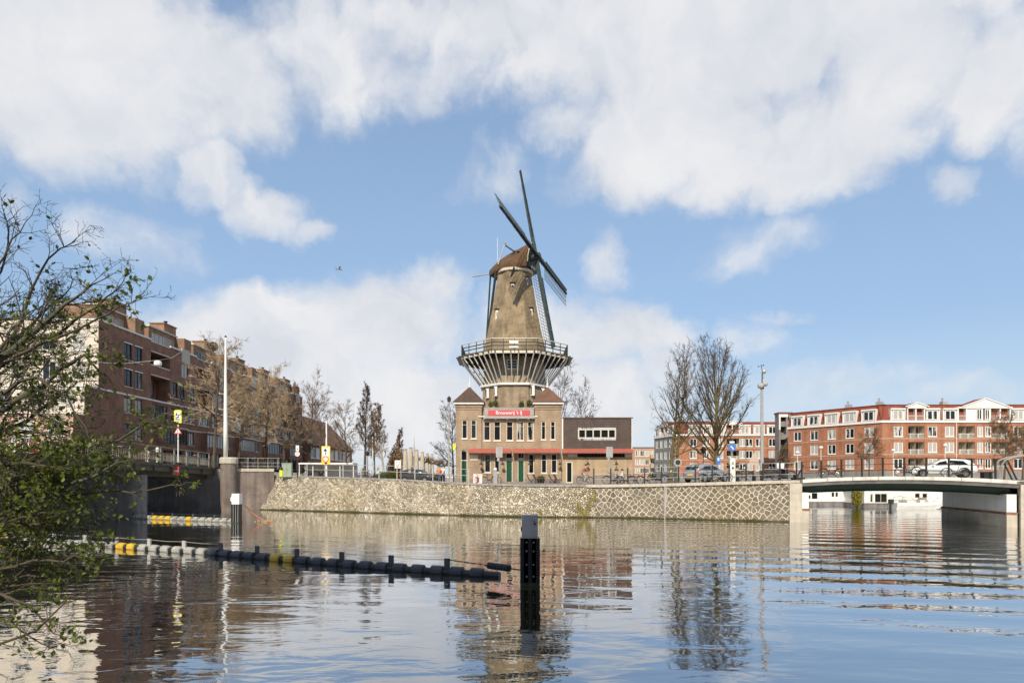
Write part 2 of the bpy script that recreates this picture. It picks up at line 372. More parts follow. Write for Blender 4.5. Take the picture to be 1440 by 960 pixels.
def stone_wall_mat(name, cell, stones, joint, jw, rnd=1.0, bumpd=0.06, big=0.3):
    """random rubble: stones of mixed tints with pale joints, laid in the wall's own plane"""
    m, nt, b = new_mat(name); n = nt.nodes
    uv = n.new('ShaderNodeUVMap'); uv.uv_map = 'UVMap'
    ns = n.new('ShaderNodeTexNoise'); ns.inputs['Scale'].default_value = 0.9/cell; lk(nt, uv.outputs[0], ns.inputs['Vector'])
    of = n.new('ShaderNodeVectorMath'); of.operation = 'MULTIPLY_ADD'; of.inputs[1].default_value = (cell*0.5,)*3
    ro_ = n.new('ShaderNodeMapping'); ro_.inputs['Rotation'].default_value = (0,0,radians(40)); lk(nt, uv.outputs[0], ro_.inputs['Vector'])
    lk(nt, ns.outputs['Color'], of.inputs[0]); lk(nt, ro_.outputs[0], of.inputs[2])
    v1 = n.new('ShaderNodeTexVoronoi'); v1.voronoi_dimensions = '2D'; v1.feature = 'DISTANCE_TO_EDGE'
    v2 = n.new('ShaderNodeTexVoronoi'); v2.voronoi_dimensions = '2D'
    for v in (v1, v2):
        v.inputs['Scale'].default_value = 1/cell; v.inputs['Randomness'].default_value = rnd; lk(nt, of.outputs[0], v.inputs['Vector'])
    sp = n.new('ShaderNodeSeparateColor'); lk(nt, v2.outputs['Color'], sp.inputs[0])
    cr = n.new('ShaderNodeValToRGB'); lk(nt, sp.outputs[0], cr.inputs[0])
    e = cr.color_ramp.elements
    e[0].color = stones[0] + (1,); e[1].color = stones[-1] + (1,); e[1].position = 1
    for i, c in enumerate(stones[1:-1]):
        k = e.new((i+1)/(len(stones)-1)); k.color = c + (1,)
    nj = n.new('ShaderNodeTexNoise'); nj.inputs['Scale'].default_value = 0.5; nj.inputs['Detail'].default_value = 4; lk(nt, uv.outputs[0], nj.inputs['Vector'])
    jm = n.new('ShaderNodeMapRange'); jm.inputs[1].default_value = 0.3; jm.inputs[2].default_value = 0.75
    jm.inputs[3].default_value = jw*0.6; jm.inputs[4].default_value = jw*1.7; lk(nt, nj.outputs['Fac'], jm.inputs[0])
    d = n.new('ShaderNodeMath'); d.operation = 'DIVIDE'; lk(nt, v1.outputs['Distance'], d.inputs[0]); lk(nt, jm.outputs[0], d.inputs[1])
    st = n.new('ShaderNodeMapRange'); st.interpolation_type = 'SMOOTHSTEP'; st.inputs[1].default_value = 0.75; st.inputs[2].default_value = 1.3; lk(nt, d.outputs[0], st.inputs[0])
    mx = n.new('ShaderNodeMix'); mx.data_type = 'RGBA'; lk(nt, st.outputs[0], mx.inputs[0])
    mx.inputs[6].default_value = joint + (1,); lk(nt, cr.outputs[0], mx.inputs[7])
    n1 = n.new('ShaderNodeTexNoise'); n1.inputs['Scale'].default_value = 0.45; n1.inputs['Detail'].default_value = 8; n1.inputs['Roughness'].default_value = 0.7
    lk(nt, uv.outputs[0], n1.inputs['Vector'])
    f1 = n.new('ShaderNodeMapRange'); f1.inputs[1].default_value = 0.3; f1.inputs[2].default_value = 0.7
    f1.inputs[3].default_value = 1-big; f1.inputs[4].default_value = 1+big; lk(nt, n1.outputs['Fac'], f1.inputs[0])
    sc = n.new('ShaderNodeVectorMath'); sc.operation = 'SCALE'; lk(nt, mx.outputs[2], sc.inputs[0]); lk(nt, f1.outputs[0], sc.inputs['Scale'])
    # yellow lichen, and a wet green band along the waterline
    n3 = n.new('ShaderNodeTexNoise'); n3.inputs['Scale'].default_value = 0.16; n3.inputs['Detail'].default_value = 5; lk(nt, uv.outputs[0], n3.inputs['Vector'])
    l3 = n.new('ShaderNodeMapRange'); l3.inputs[1].default_value = 0.5; l3.inputs[2].default_value = 0.72; l3.inputs[4].default_value = 0.38; lk(nt, n3.outputs['Fac'], l3.inputs[0])
    mu = n.new('ShaderNodeMix'); mu.data_type = 'RGBA'; mu.blend_type = 'MULTIPLY'; lk(nt, l3.outputs[0], mu.inputs[0])
    lk(nt, sc.outputs[0], mu.inputs[6]); mu.inputs[7].default_value = (1.0, 0.78, 0.34, 1)
    g = n.new('ShaderNodeNewGeometry'); sz = n.new('ShaderNodeSeparateXYZ'); lk(nt, g.outputs['Position'], sz.inputs[0])
    aw = n.new('ShaderNodeMath'); aw.operation = 'MULTIPLY_ADD'; aw.inputs[1].default_value = -0.35; lk(nt, nj.outputs['Fac'], aw.inputs[0]); lk(nt, sz.outputs[2], aw.inputs[2])
    wet = n.new('ShaderNodeMapRange'); wet.inputs[1].default_value = -0.13; wet.inputs[2].default_value = 0.03; wet.inputs[3].default_value = 1; wet.inputs[4].default_value = 0; lk(nt, aw.outputs[0], wet.inputs[0])
    m3 = n.new('ShaderNodeMix'); m3.data_type = 'RGBA'; lk(nt, wet.outputs[0], m3.inputs[0]); lk(nt, mu.outputs[2], m3.inputs[6]); m3.inputs[7].default_value = (0.055, 0.05, 0.018, 1)
    lk(nt, m3.outputs[2], b.inputs['Base Color']); b.inputs['Roughness'].default_value = 0.85; b.inputs['Specular IOR Level'].default_value = 0.25
    bp = n.new('ShaderNodeBump'); bp.inputs['Strength'].default_value = 0.8; bp.inputs['Distance'].default_value = bumpd
    lk(nt, st.outputs[0], bp.inputs['Height']); lk(nt, bp.outputs[0], b.inputs['Normal'])
    return m

def leaf_mat(name, c1, c2, trans=0.35):
    m, nt, b = new_mat(name); n = nt.nodes
    g = n.new('ShaderNodeNewGeometry')
    cr = n.new('ShaderNodeMix'); cr.data_type = 'RGBA'; lk(nt, g.outputs['Random Per Island'], cr.inputs[0])
    cr.inputs[6].default_value = c1 + (1,); cr.inputs[7].default_value = c2 + (1,)
    lk(nt, cr.outputs[2], b.inputs['Base Color']); b.inputs['Roughness'].default_value = 0.5
    t = n.new('ShaderNodeBsdfTranslucent'); lk(nt, cr.outputs[2], t.inputs[0])
    ms = n.new('ShaderNodeMixShader'); ms.inputs[0].default_value = trans
    lk(nt, b.outputs[0], ms.inputs[1]); lk(nt, t.outputs[0], ms.inputs[2])
    lk(nt, ms.outputs[0], n['Material Output'].inputs[0])
    return m

M = {}
M['white'] = mat('white_paint', (0.78,0.76,0.70), 0.45, 0.06, 1.5, streak=0.12)
M['cream'] = mat('cream_paint', (0.62,0.56,0.44), 0.5, 0.08, 1.5, streak=0.15)
M['stone'] = mat('pale_stone', (0.50,0.45,0.36), 0.8, 0.18, 1.2, bump=0.3, bscale=14, streak=0.25)
M['render'] = mat('cream_render', (0.66,0.58,0.47), 0.8, 0.10, 0.5, streak=0.2)
M['concrete'] = mat('concrete', (0.34,0.32,0.29), 0.85, 0.22, 0.8, bump=0.3, bscale=12, streak=0.35)
M['dark_concrete'] = mat('stained_concrete', (0.20,0.19,0.185), 0.85, 0.4, 0.5, bump=0.3, bscale=8, streak=0.5)
M['paving'] = mat('paving', (0.26,0.23,0.20), 0.9, 0.25, 0.6, bump=0.3, bscale=9)
M['asphalt'] = mat('asphalt', (0.055,0.055,0.058), 0.9, 0.3, 0.7, bump=0.4, bscale=60)
M['brick_brown'] = brick_mat('brown_brick', (0.245,0.108,0.068), (0.33,0.155,0.098), (0.27,0.21,0.165))
M['pier_brick'] = brick_mat('weathered_pier_brick', (0.21,0.165,0.135), (0.27,0.215,0.18), (0.24,0.21,0.185), streak=.5)
M['brick_orange'] = brick_mat('red_orange_brick', (0.36,0.115,0.05), (0.45,0.16,0.07), (0.38,0.27,0.19), big=0.24, streak=0.28)
M['brick_tan'] = brick_mat('tan_brick', (0.325,0.215,0.125), (0.41,0.285,0.175), (0.39,0.33,0.26), big=0.22, streak=0.2)
M['brick_grey'] = brick_mat('grey_brick', (0.21,0.20,0.18), (0.28,0.265,0.24), (0.3,0.28,0.26), big=0.2)
M['brick_mill'] = brick_mat('mill_brick', (0.29,0.205,0.12), (0.40,0.30,0.19), (0.40,0.34,0.26), big=0.45, streak=0.35)
M['brick_pale'] = brick_mat('pale_yellow_brick', (0.50,0.38,0.23), (0.56,0.45,0.29), (0.5,0.45,0.36), big=0.15)
M['roof_red'] = mat('red_roof_tiles', (0.22,0.055,0.03), 0.75, 0.25, 1.0, bump=0.5, bscale=8)
M['roof_brown'] = mat('brown_roof_tiles', (0.085,0.052,0.035), 0.75, 0.3, 1.6, bump=0.6, bscale=9)
M['thatch'] = mat('thatch', (0.265,0.20,0.12), 0.95, 0.48, 0.7, bump=0.7, bscale=16, streak=0.35, detail=9)
M['thatch_dark'] = mat('weathered_thatch', (0.12,0.068,0.033), 0.95, 0.35, 1.1, bump=0.7, bscale=16, streak=0.3)
M['clad'] = mat('brown_cladding', (0.085,0.058,0.046), 0.7, 0.22, 1.5, streak=0.2)
M['teal'] = mat('dark_green_paint', (0.018,0.035,0.032), 0.5, 0.25, 2)
M['door_green'] = mat('green_door_paint', (0.012,0.075,0.04), 0.35, 0.12, 2)
M['iron'] = mat('dark_iron', (0.03,0.03,0.028), 0.5, 0.3, 3)
M['bridge_paint'] = mat('olive_bridge_paint', (0.085,0.078,0.058), 0.6, 0.3, 1.2, streak=0.4)
M['green_steel'] = mat('dark_green_steel', (0.03,0.06,0.04), 0.5, 0.25, 1.2, streak=0.3)
M['galv'] = mat('galvanised_steel', (0.42,0.42,0.40), 0.5, 0.15, 3, metal=0.3)
M['pole_grey'] = mat('grey_pole_paint', (0.36,0.35,0.33), 0.5, 0.12, 2)
M['black_plastic'] = mat('black_plastic', (0.018,0.02,0.024), 0.42, 0.35, 2.5, streak=0.3)
M['dark_and_shaded_plastic'] = mat('dark_plastic_and_shade', (0.06,0.065,0.075), 0.5, 0.3, 2, streak=0.35)  # dark plastic, also the tone painted on boom floats lying in shade
M['grey_plastic'] = mat('grey_plastic', (0.36,0.35,0.31), 0.6, 0.25, 2.2, streak=0.3)
M['yellow_plastic'] = mat('yellow_plastic', (0.60,0.38,0.04), 0.5, 0.2, 2.2, streak=0.25)
M['awning'] = mat('red_awning', (0.38,0.11,0.075), 0.7, 0.15, 2)
M['sign_red'] = mat('sign_red', (0.72,0.06,0.06), 0.45, 0.06, 1)
M['sign_grey'] = mat('sign_grey', (0.36,0.34,0.31), 0.6, 0.15, 3)
M['sign_yellow'] = mat('sign_yellow', (0.86,0.56,0.03), 0.4, 0.04, 1)
M['sign_lime'] = mat('sign_lime', (0.78,0.80,0.05), 0.4, 0.04, 1)
M['sign_blue'] = mat('sign_blue', (0.07,0.20,0.58), 0.4, 0.08, 1)
M['sign_white'] = mat('sign_white', (0.82,0.82,0.80), 0.4, 0.03, 1)
M['sign_black'] = mat('sign_black', (0.02,0.02,0.02), 0.5, 0.1, 1)
M['bark'] = mat('bark', (0.10,0.075,0.05), 0.9, 0.35, 4, bump=0.5, bscale=20)
M['bark_green'] = mat('mossy_bark', (0.125,0.10,0.042), 0.9, 0.35, 2.0, bump=0.5, bscale=20)
M['bark_grey'] = mat('grey_green_bark', (0.10,0.105,0.075), 0.9, 0.4, 4, bump=0.5, bscale=20)
M['twig_dark'] = mat('dark_twigs', (0.085,0.06,0.042), 0.85, 0.25, 0.6)
M['twig_tan'] = mat('tan_twigs', (0.46,0.345,0.21), 0.85, 0.3, 0.5)
M['twig_brown'] = mat('brown_twigs', (0.19,0.12,0.065), 0.85, 0.3, 0.5)
M['twig_near'] = mat('near_twigs', (0.085,0.07,0.048), 0.8, 0.3, 4)
M['leaf'] = leaf_mat('young_leaves', (0.075,0.11,0.014), (0.19,0.24,0.028), 0.45)
M['hedge'] = leaf_mat('hedge_leaves', (0.06,0.075,0.012), (0.12,0.14,0.02), 0.25)
M['bush_yellow'] = leaf_mat('yellow_leaves', (0.22,0.19,0.03), (0.38,0.31,0.05), 0.25)
M['pane'] = glass_mat('window_glass', share=0.30)
M['pane_light'] = glass_mat('window_glass_curtains', curtain=(0.42,0.40,0.36), share=0.55)
M['pane_dark'] = glass_mat('window_glass_dark', share=0.02)
M['rubble'] = stone_wall_mat('rubble_stone', 0.165, [(0.22,0.185,0.13), (0.40,0.345,0.245), (0.51,0.45,0.335), (0.66,0.60,0.48), (0.31,0.26,0.18)], (0.12,0.10,0.065), 0.10, big=0.30)
M['giraffe'] = stone_wall_mat('jointed_basalt', 0.36, [(0.13,0.108,0.078), (0.175,0.15,0.108), (0.21,0.18,0.13), (0.15,0.125,0.095)], (0.62,0.55,0.44), 0.062, rnd=0.55, big=0.24)
M['tyre'] = mat('tyre_rubber', (0.018,0.018,0.018), 0.8, 0.2, 6)
M['chrome'] = mat('bright_metal', (0.6,0.6,0.6), 0.25, 0.1, 4, metal=0.9)
M['skin'] = mat('skin', (0.55,0.36,0.27), 0.6, 0.08, 6)
M['hair'] = mat('brown_hair', (0.05,0.03,0.018), 0.8, 0.2, 20)
def cloth(name, c): return mat(name, c, 0.9, 0.15, 5)
def paint(name, c, metal=0.0):
    m = mat(name, c, 0.25, 0.03, 1, metal=metal)
    m.node_tree.nodes['Principled BSDF'].inputs['Coat Weight'].default_value = 0.6
    m.node_tree.nodes['Principled BSDF'].inputs['Coat Roughness'].default_value = 0.06
    return m

def text_mesh(s, size):
    """flat outlines of a word, centred"""
    c = bpy.data.curves.new('lettering', 'FONT'); c.body = s; c.size = size; c.align_x = 'CENTER'; c.align_y = 'CENTER'; c.extrude = 0.006; c.offset = 0.006*size
    o = bpy.data.objects.new('lettering', c); COL.objects.link(o)
    dg = bpy.context.evaluated_depsgraph_get()
    me = bpy.data.meshes.new_from_object(o.evaluated_get(dg))
    bpy.data.objects.remove(o); me.name = 'lettering'
    return me
def text_on(s, size, parent, loc, rz, m, stretch=1.0, name='lettering'):
    """upright lettering facing -Y when rz is 0"""
    me = text_mesh(s, size); me.materials.clear(); me.materials.append(m)
    me.transform(Matrix.Rotation(rz, 4, 'Z') @ Matrix.Rotation(pi/2, 4, 'X') @ Matrix.Diagonal((stretch, 1, 1, 1)))
    o = bpy.data.objects.new(name, me); COL.objects.link(o); o.parent = parent; o.location = loc
    return o

# ================================================================== water
def water_material():
    m, nt, b = new_mat('canal_water'); n = nt.nodes
    g = n.new('ShaderNodeNewGeometry')
    def noise(sx, sy, scale, detail, dist=0.0, rough=0.5, rot=0.0):
        ma = n.new('ShaderNodeMapping'); ma.inputs['Scale'].default_value = (sx, sy, 1); ma.inputs['Rotation'].default_value = (0,0,rot)
        lk(nt, g.outputs['Position'], ma.inputs['Vector'])
        t = n.new('ShaderNodeTexNoise'); t.noise_dimensions = '2D'; t.inputs['Scale'].default_value = scale; t.inputs['Detail'].default_value = detail
        t.inputs['Distortion'].default_value = dist; t.inputs['Roughness'].default_value = rough
        lk(nt, ma.outputs[0], t.inputs['Vector']); return t.outputs['Fac']
    def math_(op, a, c=None, d=None):
        k = n.new('ShaderNodeMath'); k.operation = op
        for i, x in enumerate((a, c, d)):
            if x is None: continue
            if isinstance(x, (int, float)): k.inputs[i].default_value = x
            else: lk(nt, x, k.inputs[i])
        return k.outputs[0]
    swell = noise(0.35, 1.0, 0.62, 2, 0.4, 0.45, 0.12)
    mid = noise(0.42, 1.0, 2.1, 2, 0.6, 0.5, -0.08)
    fine = noise(0.55, 1.0, 7.5, 3, 0.3, 0.55)
    # patches of breeze: most of it on the open side to the right and far off
    patch = noise(0.6, 1.2, 0.085, 3)
    sp = n.new('ShaderNodeSeparateXYZ'); lk(nt, g.outputs['Position'], sp.inputs[0])
    east = n.new('ShaderNodeMapRange'); east.inputs[1].default_value = 0; east.inputs[2].default_value = 24; east.inputs[3].default_value = -0.12; east.inputs[4].default_value = 0.22
    lk(nt, sp.outputs[0], east.inputs[0])
    pr = n.new('ShaderNodeMapRange'); pr.inputs[1].default_value = 0.38; pr.inputs[2].default_value = 0.72; pr.inputs[3].default_value = 0.15; pr.inputs[4].default_value = 1.5
    lk(nt, math_('ADD', patch, east.outputs[0]), pr.inputs[0])
    lee = n.new('ShaderNodeMapRange'); lee.inputs[1].default_value = 20; lee.inputs[2].default_value = 46; lee.inputs[3].default_value = 1.0; lee.inputs[4].default_value = 0.30
    lk(nt, sp.outputs[1], lee.inputs[0])   # calmer in the lee of the quay
    h = math_('MULTIPLY', math_('MULTIPLY', swell, 0.036), lee.outputs[0])
    h = math_('MULTIPLY_ADD', math_('MULTIPLY', mid, 0.006), lee.outputs[0], h)
    h = math_('MULTIPLY_ADD', math_('MULTIPLY', math_('MULTIPLY', mid, pr.outputs[0]), lee.outputs[0]), 0.006, h)
    h = math_('MULTIPLY_ADD', math_('MULTIPLY', math_('MULTIPLY', fine, pr.outputs[0]), lee.outputs[0]), 0.0034, h)
    # long low waves of a passing boat, on the open side
    ma = n.new('ShaderNodeMapping'); ma.inputs['Rotation'].default_value = (0,0,radians(14)); lk(nt, g.outputs['Position'], ma.inputs['Vector'])
    wv = n.new('ShaderNodeTexWave'); wv.wave_type = 'BANDS'; wv.bands_direction = 'Y'; wv.inputs['Scale'].default_value = 0.16; wv.inputs['Distortion'].default_value = 3.2; wv.inputs['Detail'].default_value = 2.0; wv.inputs['Detail Scale'].default_value = 0.45
    lk(nt, ma.outputs[0], wv.inputs['Vector'])
    ea = n.new('ShaderNodeMapRange'); ea.inputs[1].default_value = 1; ea.inputs[2].default_value = 9; lk(nt, sp.outputs[0], ea.inputs[0])
    h = math_('MULTIPLY_ADD', math_('MULTIPLY', wv.outputs['Fac'], ea.outputs[0]), 0.016, h)
    bp = n.new('ShaderNodeBump'); bp.inputs['Strength'].default_value = 1.0; bp.inputs['Distance'].default_value = 1.0
    lk(nt, h, bp.inputs['Height']); lk(nt, bp.outputs[0], b.inputs['Normal'])
    silt = noise(1, 1, 0.12, 4)
    mx = n.new('ShaderNodeMix'); mx.data_type = 'RGBA'; lk(nt, silt, mx.inputs[0])
    mx.inputs[6].default_value = (0.022, 0.021, 0.008, 1); mx.inputs[7].default_value = (0.042, 0.037, 0.014, 1)
    lk(nt, mx.outputs[2], b.inputs['Base Color'])
    b.inputs['Roughness'].default_value = 0.5; b.inputs['Specular IOR Level'].default_value = 0
    gl = n.new('ShaderNodeBsdfGlossy'); gl.inputs['Roughness'].default_value = 0.015; gl.inputs['Color'].default_value = (0.93, 0.94, 0.95, 1); lk(nt, bp.outputs[0], gl.inputs['Normal'])
    lw = n.new('ShaderNodeLayerWeight'); lw.inputs['Blend'].default_value = 0.5
    fr = n.new('ShaderNodeMapRange'); fr.inputs[1].default_value = 0.5; fr.inputs[2].default_value = 0.95; fr.inputs[3].default_value = 0.30; fr.inputs[4].default_value = 0.94; lk(nt, lw.outputs['Facing'], fr.inputs[0])
    ms = n.new('ShaderNodeMixShader'); lk(nt, fr.outputs[0], ms.inputs[0]); lk(nt, b.outputs[0], ms.inputs[1]); lk(nt, gl.outputs[0], ms.inputs[2]); lk(nt, ms.outputs[0], n['Material Output'].inputs[0])
    return m
wt = MB(); wt.add([(-3000,-40,0),(3000,-40,0),(3000,400,0),(-3000,400,0)], [(0,1,2,3)])
tag(wt.build('water', water_material()), kind='structure')
bed = MB(); bed.add([(-3000,-60,-2.5),(3000,-60,-2.5),(3000,500,-2.5),(-3000,500,-2.5)], [(0,1,2,3)])
tag(bed.build('canal_bed', M['dark_concrete']), kind='structure')

# ================================================================== the mill's quay
# foot of the wall along the waterline, and its top (each: photo column -> distance, top height, batter)
def lerp(t, xs, ys):
    if t <= xs[0]: return ys[0]
    for i in range(len(xs)-1):
        if t <= xs[i+1]:
            k = (t-xs[i])/(xs[i+1]-xs[i]); return ys[i]*(1-k)+ys[i+1]*k
    return ys[-1]
QX = [365, 460, 560, 660, 760, 840, 900, 1000, 1111]
QD = [61.5, 57.9, 54.6, 51.6, 49.8, 49.3, 48.6, 46.5, 44.6]
QT = [3.30, 3.14, 2.93, 2.60, 2.48, 2.50, 2.55, 2.70, 2.86]
QB = [1.5, 1.45, 1.3, 0.9, 0.6, 0.15, 0.12, 0.1, 0.1]
def quay(px):
    d = lerp(px, QX, QD); return Vector((xat(px, d), d, 0)), lerp(px, QX, QT), lerp(px, QX, QB)
def wall_strip(name, px0, px1, step, rows, m, parent, rough, seed):
    """the face of the wall as a fine grid, every stone a little in or out"""
    rnd = random.Random(seed); pts = []; x = px0
    while x < px1: pts.append(x); x += step
    pts.append(px1)
    vs, fs, uvs = [], [], []; s = 0; last = None
    for px in pts:
        f, top, bat = quay(px)
        if last is not None: s += (f - last).length
        last = f
        for r in range(rows+1):
            t = r/rows; z = -0.8 + (top-0.02+0.8)*t
            off = bat*max(0, z)/top
            k = rough if 0 < r < rows else 0
            vs.append((f.x + rnd.uniform(-k,k), f.y + off + rnd.uniform(-k,k), z)); uvs.append((s, z))
    R = rows+1
    for i in range(len(pts)-1):
        for r in range(rows): fs.append((i*R+r, (i+1)*R+r, (i+1)*R+r+1, i*R+r+1))
    me = bpy.data.meshes.new(name); me.from_pydata(vs, [], fs); me.materials.append(m)
    ul = me.uv_layers.new(name='UVMap')
    ul.data.foreach_set('uv', [c for l in me.loops for c in uvs[l.vertex_index]])
    me.update(); o = bpy.data.objects.new(name, me); COL.objects.link(o); o.parent = parent
    return o
qw = thing('quay_wall', 'long quay wall of pale rubble turning into white jointed dark stone below the windmill', 'quay wall')
wall_strip('rubble_face', 365, 838, 1.3, 30, M['rubble'], qw, 0.035, 1)
wall_strip('jointed_stone_face', 838, 1111, 4, 8, M['giraffe'], qw, 0.012, 2)
# coping: thin brown kerb along the rubble, pale blocks along the jointed stone
cp = MB()
x = 372
while x < 824:
    x2 = min(x+9, 824); a, t, b0 = quay(x+.25); c, t2, b2 = quay(x2-.25)
    y0, y1 = a.y+b0, c.y+b2
    cp.add([(a.x,y0-.12,t-.10),(c.x,y1-.12,t2-.10),(c.x,y1+.35,t2-.10),(a.x,y0+.35,t-.10),(a.x,y0-.12,t+.03),(c.x,y1-.12,t2+.03),(c.x,y1+.35,t2+.03),(a.x,y0+.35,t+.03)],
           [(0,3,2,1),(4,5,6,7),(0,1,5,4),(1,2,6,5),(2,3,7,6),(3,0,4,7)])
    x = x2
cp.build('kerb', M['concrete'], qw)
cp = MB(); x = 824
while x < 1126:
    x2 = min(x+21, 1126.5); a, t, b0 = quay(x+.12); c, t2, b2 = quay(x2-.12)
    y0, y1 = a.y+b0, c.y+b2
    cp.add([(a.x,y0-.16,t-.16),(c.x,y1-.16,t2-.16),(c.x,y1+.5,t2-.16),(a.x,y0+.5,t-.16),(a.x,y0-.16,t+.05),(c.x,y1-.16,t2+.05),(c.x,y1+.5,t2+.05),(a.x,y0+.5,t+.05)],
           [(0,3,2,1),(4,5,6,7),(0,1,5,4),(1,2,6,5),(2,3,7,6),(3,0,4,7)])
    x = x2
cp.build('coping', M['stone'], qw)
# stone pilaster and old pale plaster patches
pl = MB()
a, t, b0 = quay(936); pl.cbox((a.x, a.y+.10, t/2-.6), (.22, .16, t+.9), 0.1)
pl.build('drain_pilaster', M['concrete'], qw)
# moss hanging on the wall
rnd = random.Random(5); ms = MB()
for (px, py0, py1, w) in [(813, 706, 724, 5), (817, 712, 726, 5), (829, 701, 716, 6), (822, 716, 725, 8), (836, 690, 704, 4), (760, 716, 722, 2)]:
    for _ in range(130):
        x = px + rnd.gauss(0, w*.4); y = rnd.uniform(py0, py1); a, t, b0 = quay(x); z = zat(y, a.y)
        s_ = rnd.uniform(.03, .09); c = Vector((a.x, a.y + b0*max(0,z)/t - .06, z))
        ms.add([c+Vector((rnd.uniform(-s_,s_), rnd.uniform(-.06,.0), rnd.uniform(-s_,s_))) for _ in range(3)], [(0,1,2)])
tag(ms.build('moss', M['bush_yellow']), 'yellow green moss creeping down the pale quay wall', 'moss', kind='stuff')

# ================================================================== ground
gm = MB()
cols = [(-1500, 56, 4.0), (-300, 56, 4.0), (-41, 56, 4.0), (-40.2, 60.7, 4.0), (-27.3, 60.7, 4.0), (-25.9, 60.9, 4.0)]
cols += [(quay(p)[0].x, quay(p)[0].y + quay(p)[2] + .3, quay(p)[1] - .02) for p in (372, 415, 460, 510, 560, 610, 660, 710, 760, 800, 840, 870, 900, 950, 1000, 1050, 1111)] + [(20.4, 44.7, 2.87)]
rowsY = [66, 74, 84, 100, 140, 220, 500, 5000]
G = []
for (x, y, z) in cols:
    c = [(x, y, z)]
    for Y in rowsY:
        X = x
        if x > 18: X = lerp(Y, [45, 54, 66, 74], [20.4, 23.5, 25.5, 27])
        k = 1 + max(0, (Y-140)/200)
        zf = lerp(X, [-34, -27, -14, 16, 21], [4.0, 3.7, 2.5, 2.5, 2.75])
        c.append((X*k, Y, zf if Y < 200 else 2.6))
    G.append(c)
R = len(rowsY)+1
for c in G: gm.v += c
for i in range(len(G)-1):
    for r in range(R-1): gm.f.append((i*R+r, (i+1)*R+r, (i+1)*R+r+1, i*R+r+1)); gm.m.append(0)
# far bank of the side canal, towards the red houses
gm.add([(27,74,2.5),(160,66,2.5),(160,84,2.7),(27,84,2.5),(160,5000,2.7),(27,140,2.6)], [(0,1,2,3),(3,2,4,5)])
gm.add([(160,66,2.5),(5000,66,2.5),(5000,5000,2.7),(160,5000,2.7)], [(0,1,2,3)])
# land on the near right, beyond the bridge, and the near bank
gm.add([(30.9,39.0,2.86),(60,28,2.8),(400,20,2.8),(400,44,2.8),(60,45,2.8),(32.4,47.5,2.9)], [(0,1,2,3,4,5)])
gm.add([(-4,4.5,1.5),(-7.4,7.5,1.5),(-20,16,2.6),(-27,18,4.3),(-400,18,4.3),(-400,-500,1.5),(400,-500,1.5),(400,4.0,1.5),(12,4.0,1.5)], [tuple(reversed(range(9)))])
tag(gm.build('ground', M['paving']), kind='structure')
# the rest of the banks' walls
bk = thing('embankment', 'plain dark canal embankment along the side arm behind the right bridge', 'embankment')
b = MB()
for line in ([(20.4,44.7),(23.5,54),(25.5,66),(27,74),(160,66)],):
    for p, q in zip(line, line[1:]): b.add([(p[0],p[1],-1),(q[0],q[1],-1),(q[0],q[1],2.6),(p[0],p[1],2.6)], [(3,2,1,0)])
b.build('wall_face', M['dark_concrete'], bk)
b = MB()
for line in ([(12,4.0),(-4,4.5),(-7.4,7.5),(-20,16),(-27,18),(-400,18)],):
    for p, q in zip(line, line[1:]): b.add([(p[0],p[1],-1),(q[0],q[1],-1),(q[0],q[1],1.5 if q[0] > -10 else 4.3),(p[0],p[1],1.5 if p[0] > -10 else 4.3)], [(0,1,2,3)])
tag(b.build('near_bank', M['dark_concrete']), kind='structure')
b = MB(); b.add([(-300,56,-1),(-40.2,56,-1),(-40.2,56,4.0),(-300,56,4.0)], [(0,1,2,3)])
b.add([(-40.2,56,-1),(-40.2,60.7,-1),(-40.2,60.7,4.0),(-40.2,56,4.0)], [(0,1,2,3)])
tag(b.build('quay_edge', M['dark_concrete']), kind='structure')
# street on the left, past the apartments
rd = MB(); rd.add([(-37.6,61.5,4.012),(-29.5,61.5,4.012),(-29.5,140,4.012),(-37.6,140,4.012)], [(0,1,2,3)])
tag(rd.build('road', M['asphalt']), kind='structure')

# ================================================================== left bridge
LB = thing('canal_bridge', 'flat olive painted road bridge with rails and a dark stone pier on the left', 'bridge', (-34, 40, 0))
BX = -28.0
bY = [17, 26, 35, 45, 52, 59, 60.9]; bZ = [4.42, 4.52, 4.54, 4.41, 4.24, 4.04, 4.0]
def bz(Y): return lerp(Y, bY, bZ)
def along(mb, x0, x1, dz0, dz1, mi=0):
    """a bar that follows the deck"""
    for y0, y1 in zip(bY, bY[1:]):
        za, zb = bz(y0), bz(y1)
        mb.add([(x0,y0,za+dz0),(x1,y0,za+dz0),(x1,y1,zb+dz0),(x0,y1,zb+dz0),(x0,y0,za+dz1),(x1,y0,za+dz1),(x1,y1,zb+dz1),(x0,y1,zb+dz1)],
               [(0,3,2,1),(4,5,6,7),(1,2,6,5),(3,0,4,7)] + ([(0,1,5,4)] if y0 == bY[0] else []) + ([(2,3,7,6)] if y1 == bY[-1] else []), mi)
b = MB(); along(b, -40.0, BX, -.22, 0); b.build('deck', M['bridge_paint'], LB, world=True)
b = MB(); along(b, -39.6, BX-2.2, 0.004, .02); b.build('carriageway', M['asphalt'], LB, world=True)
b = MB(); along(b, BX-.38, BX-.12, -.66, -.222); b.build('edge_beam', M['bridge_paint'], LB, world=True)
b = MB()
for x in (-1.0, -3.4, -5.8, -8.2, -10.6): b = MB(); along(b, BX+x-.18, BX+x+.12, -1.06, -.225); b.build('girder', M['bridge_paint'], LB, world=True)
b = MB()
for Y in [19+2.6*i for i in range(16)]: b = MB(); b.cbox((BX-.22, Y, bz(Y)-.44), (.5, .14, .40)); b.build('bracket', M['bridge_paint'], LB, world=True)
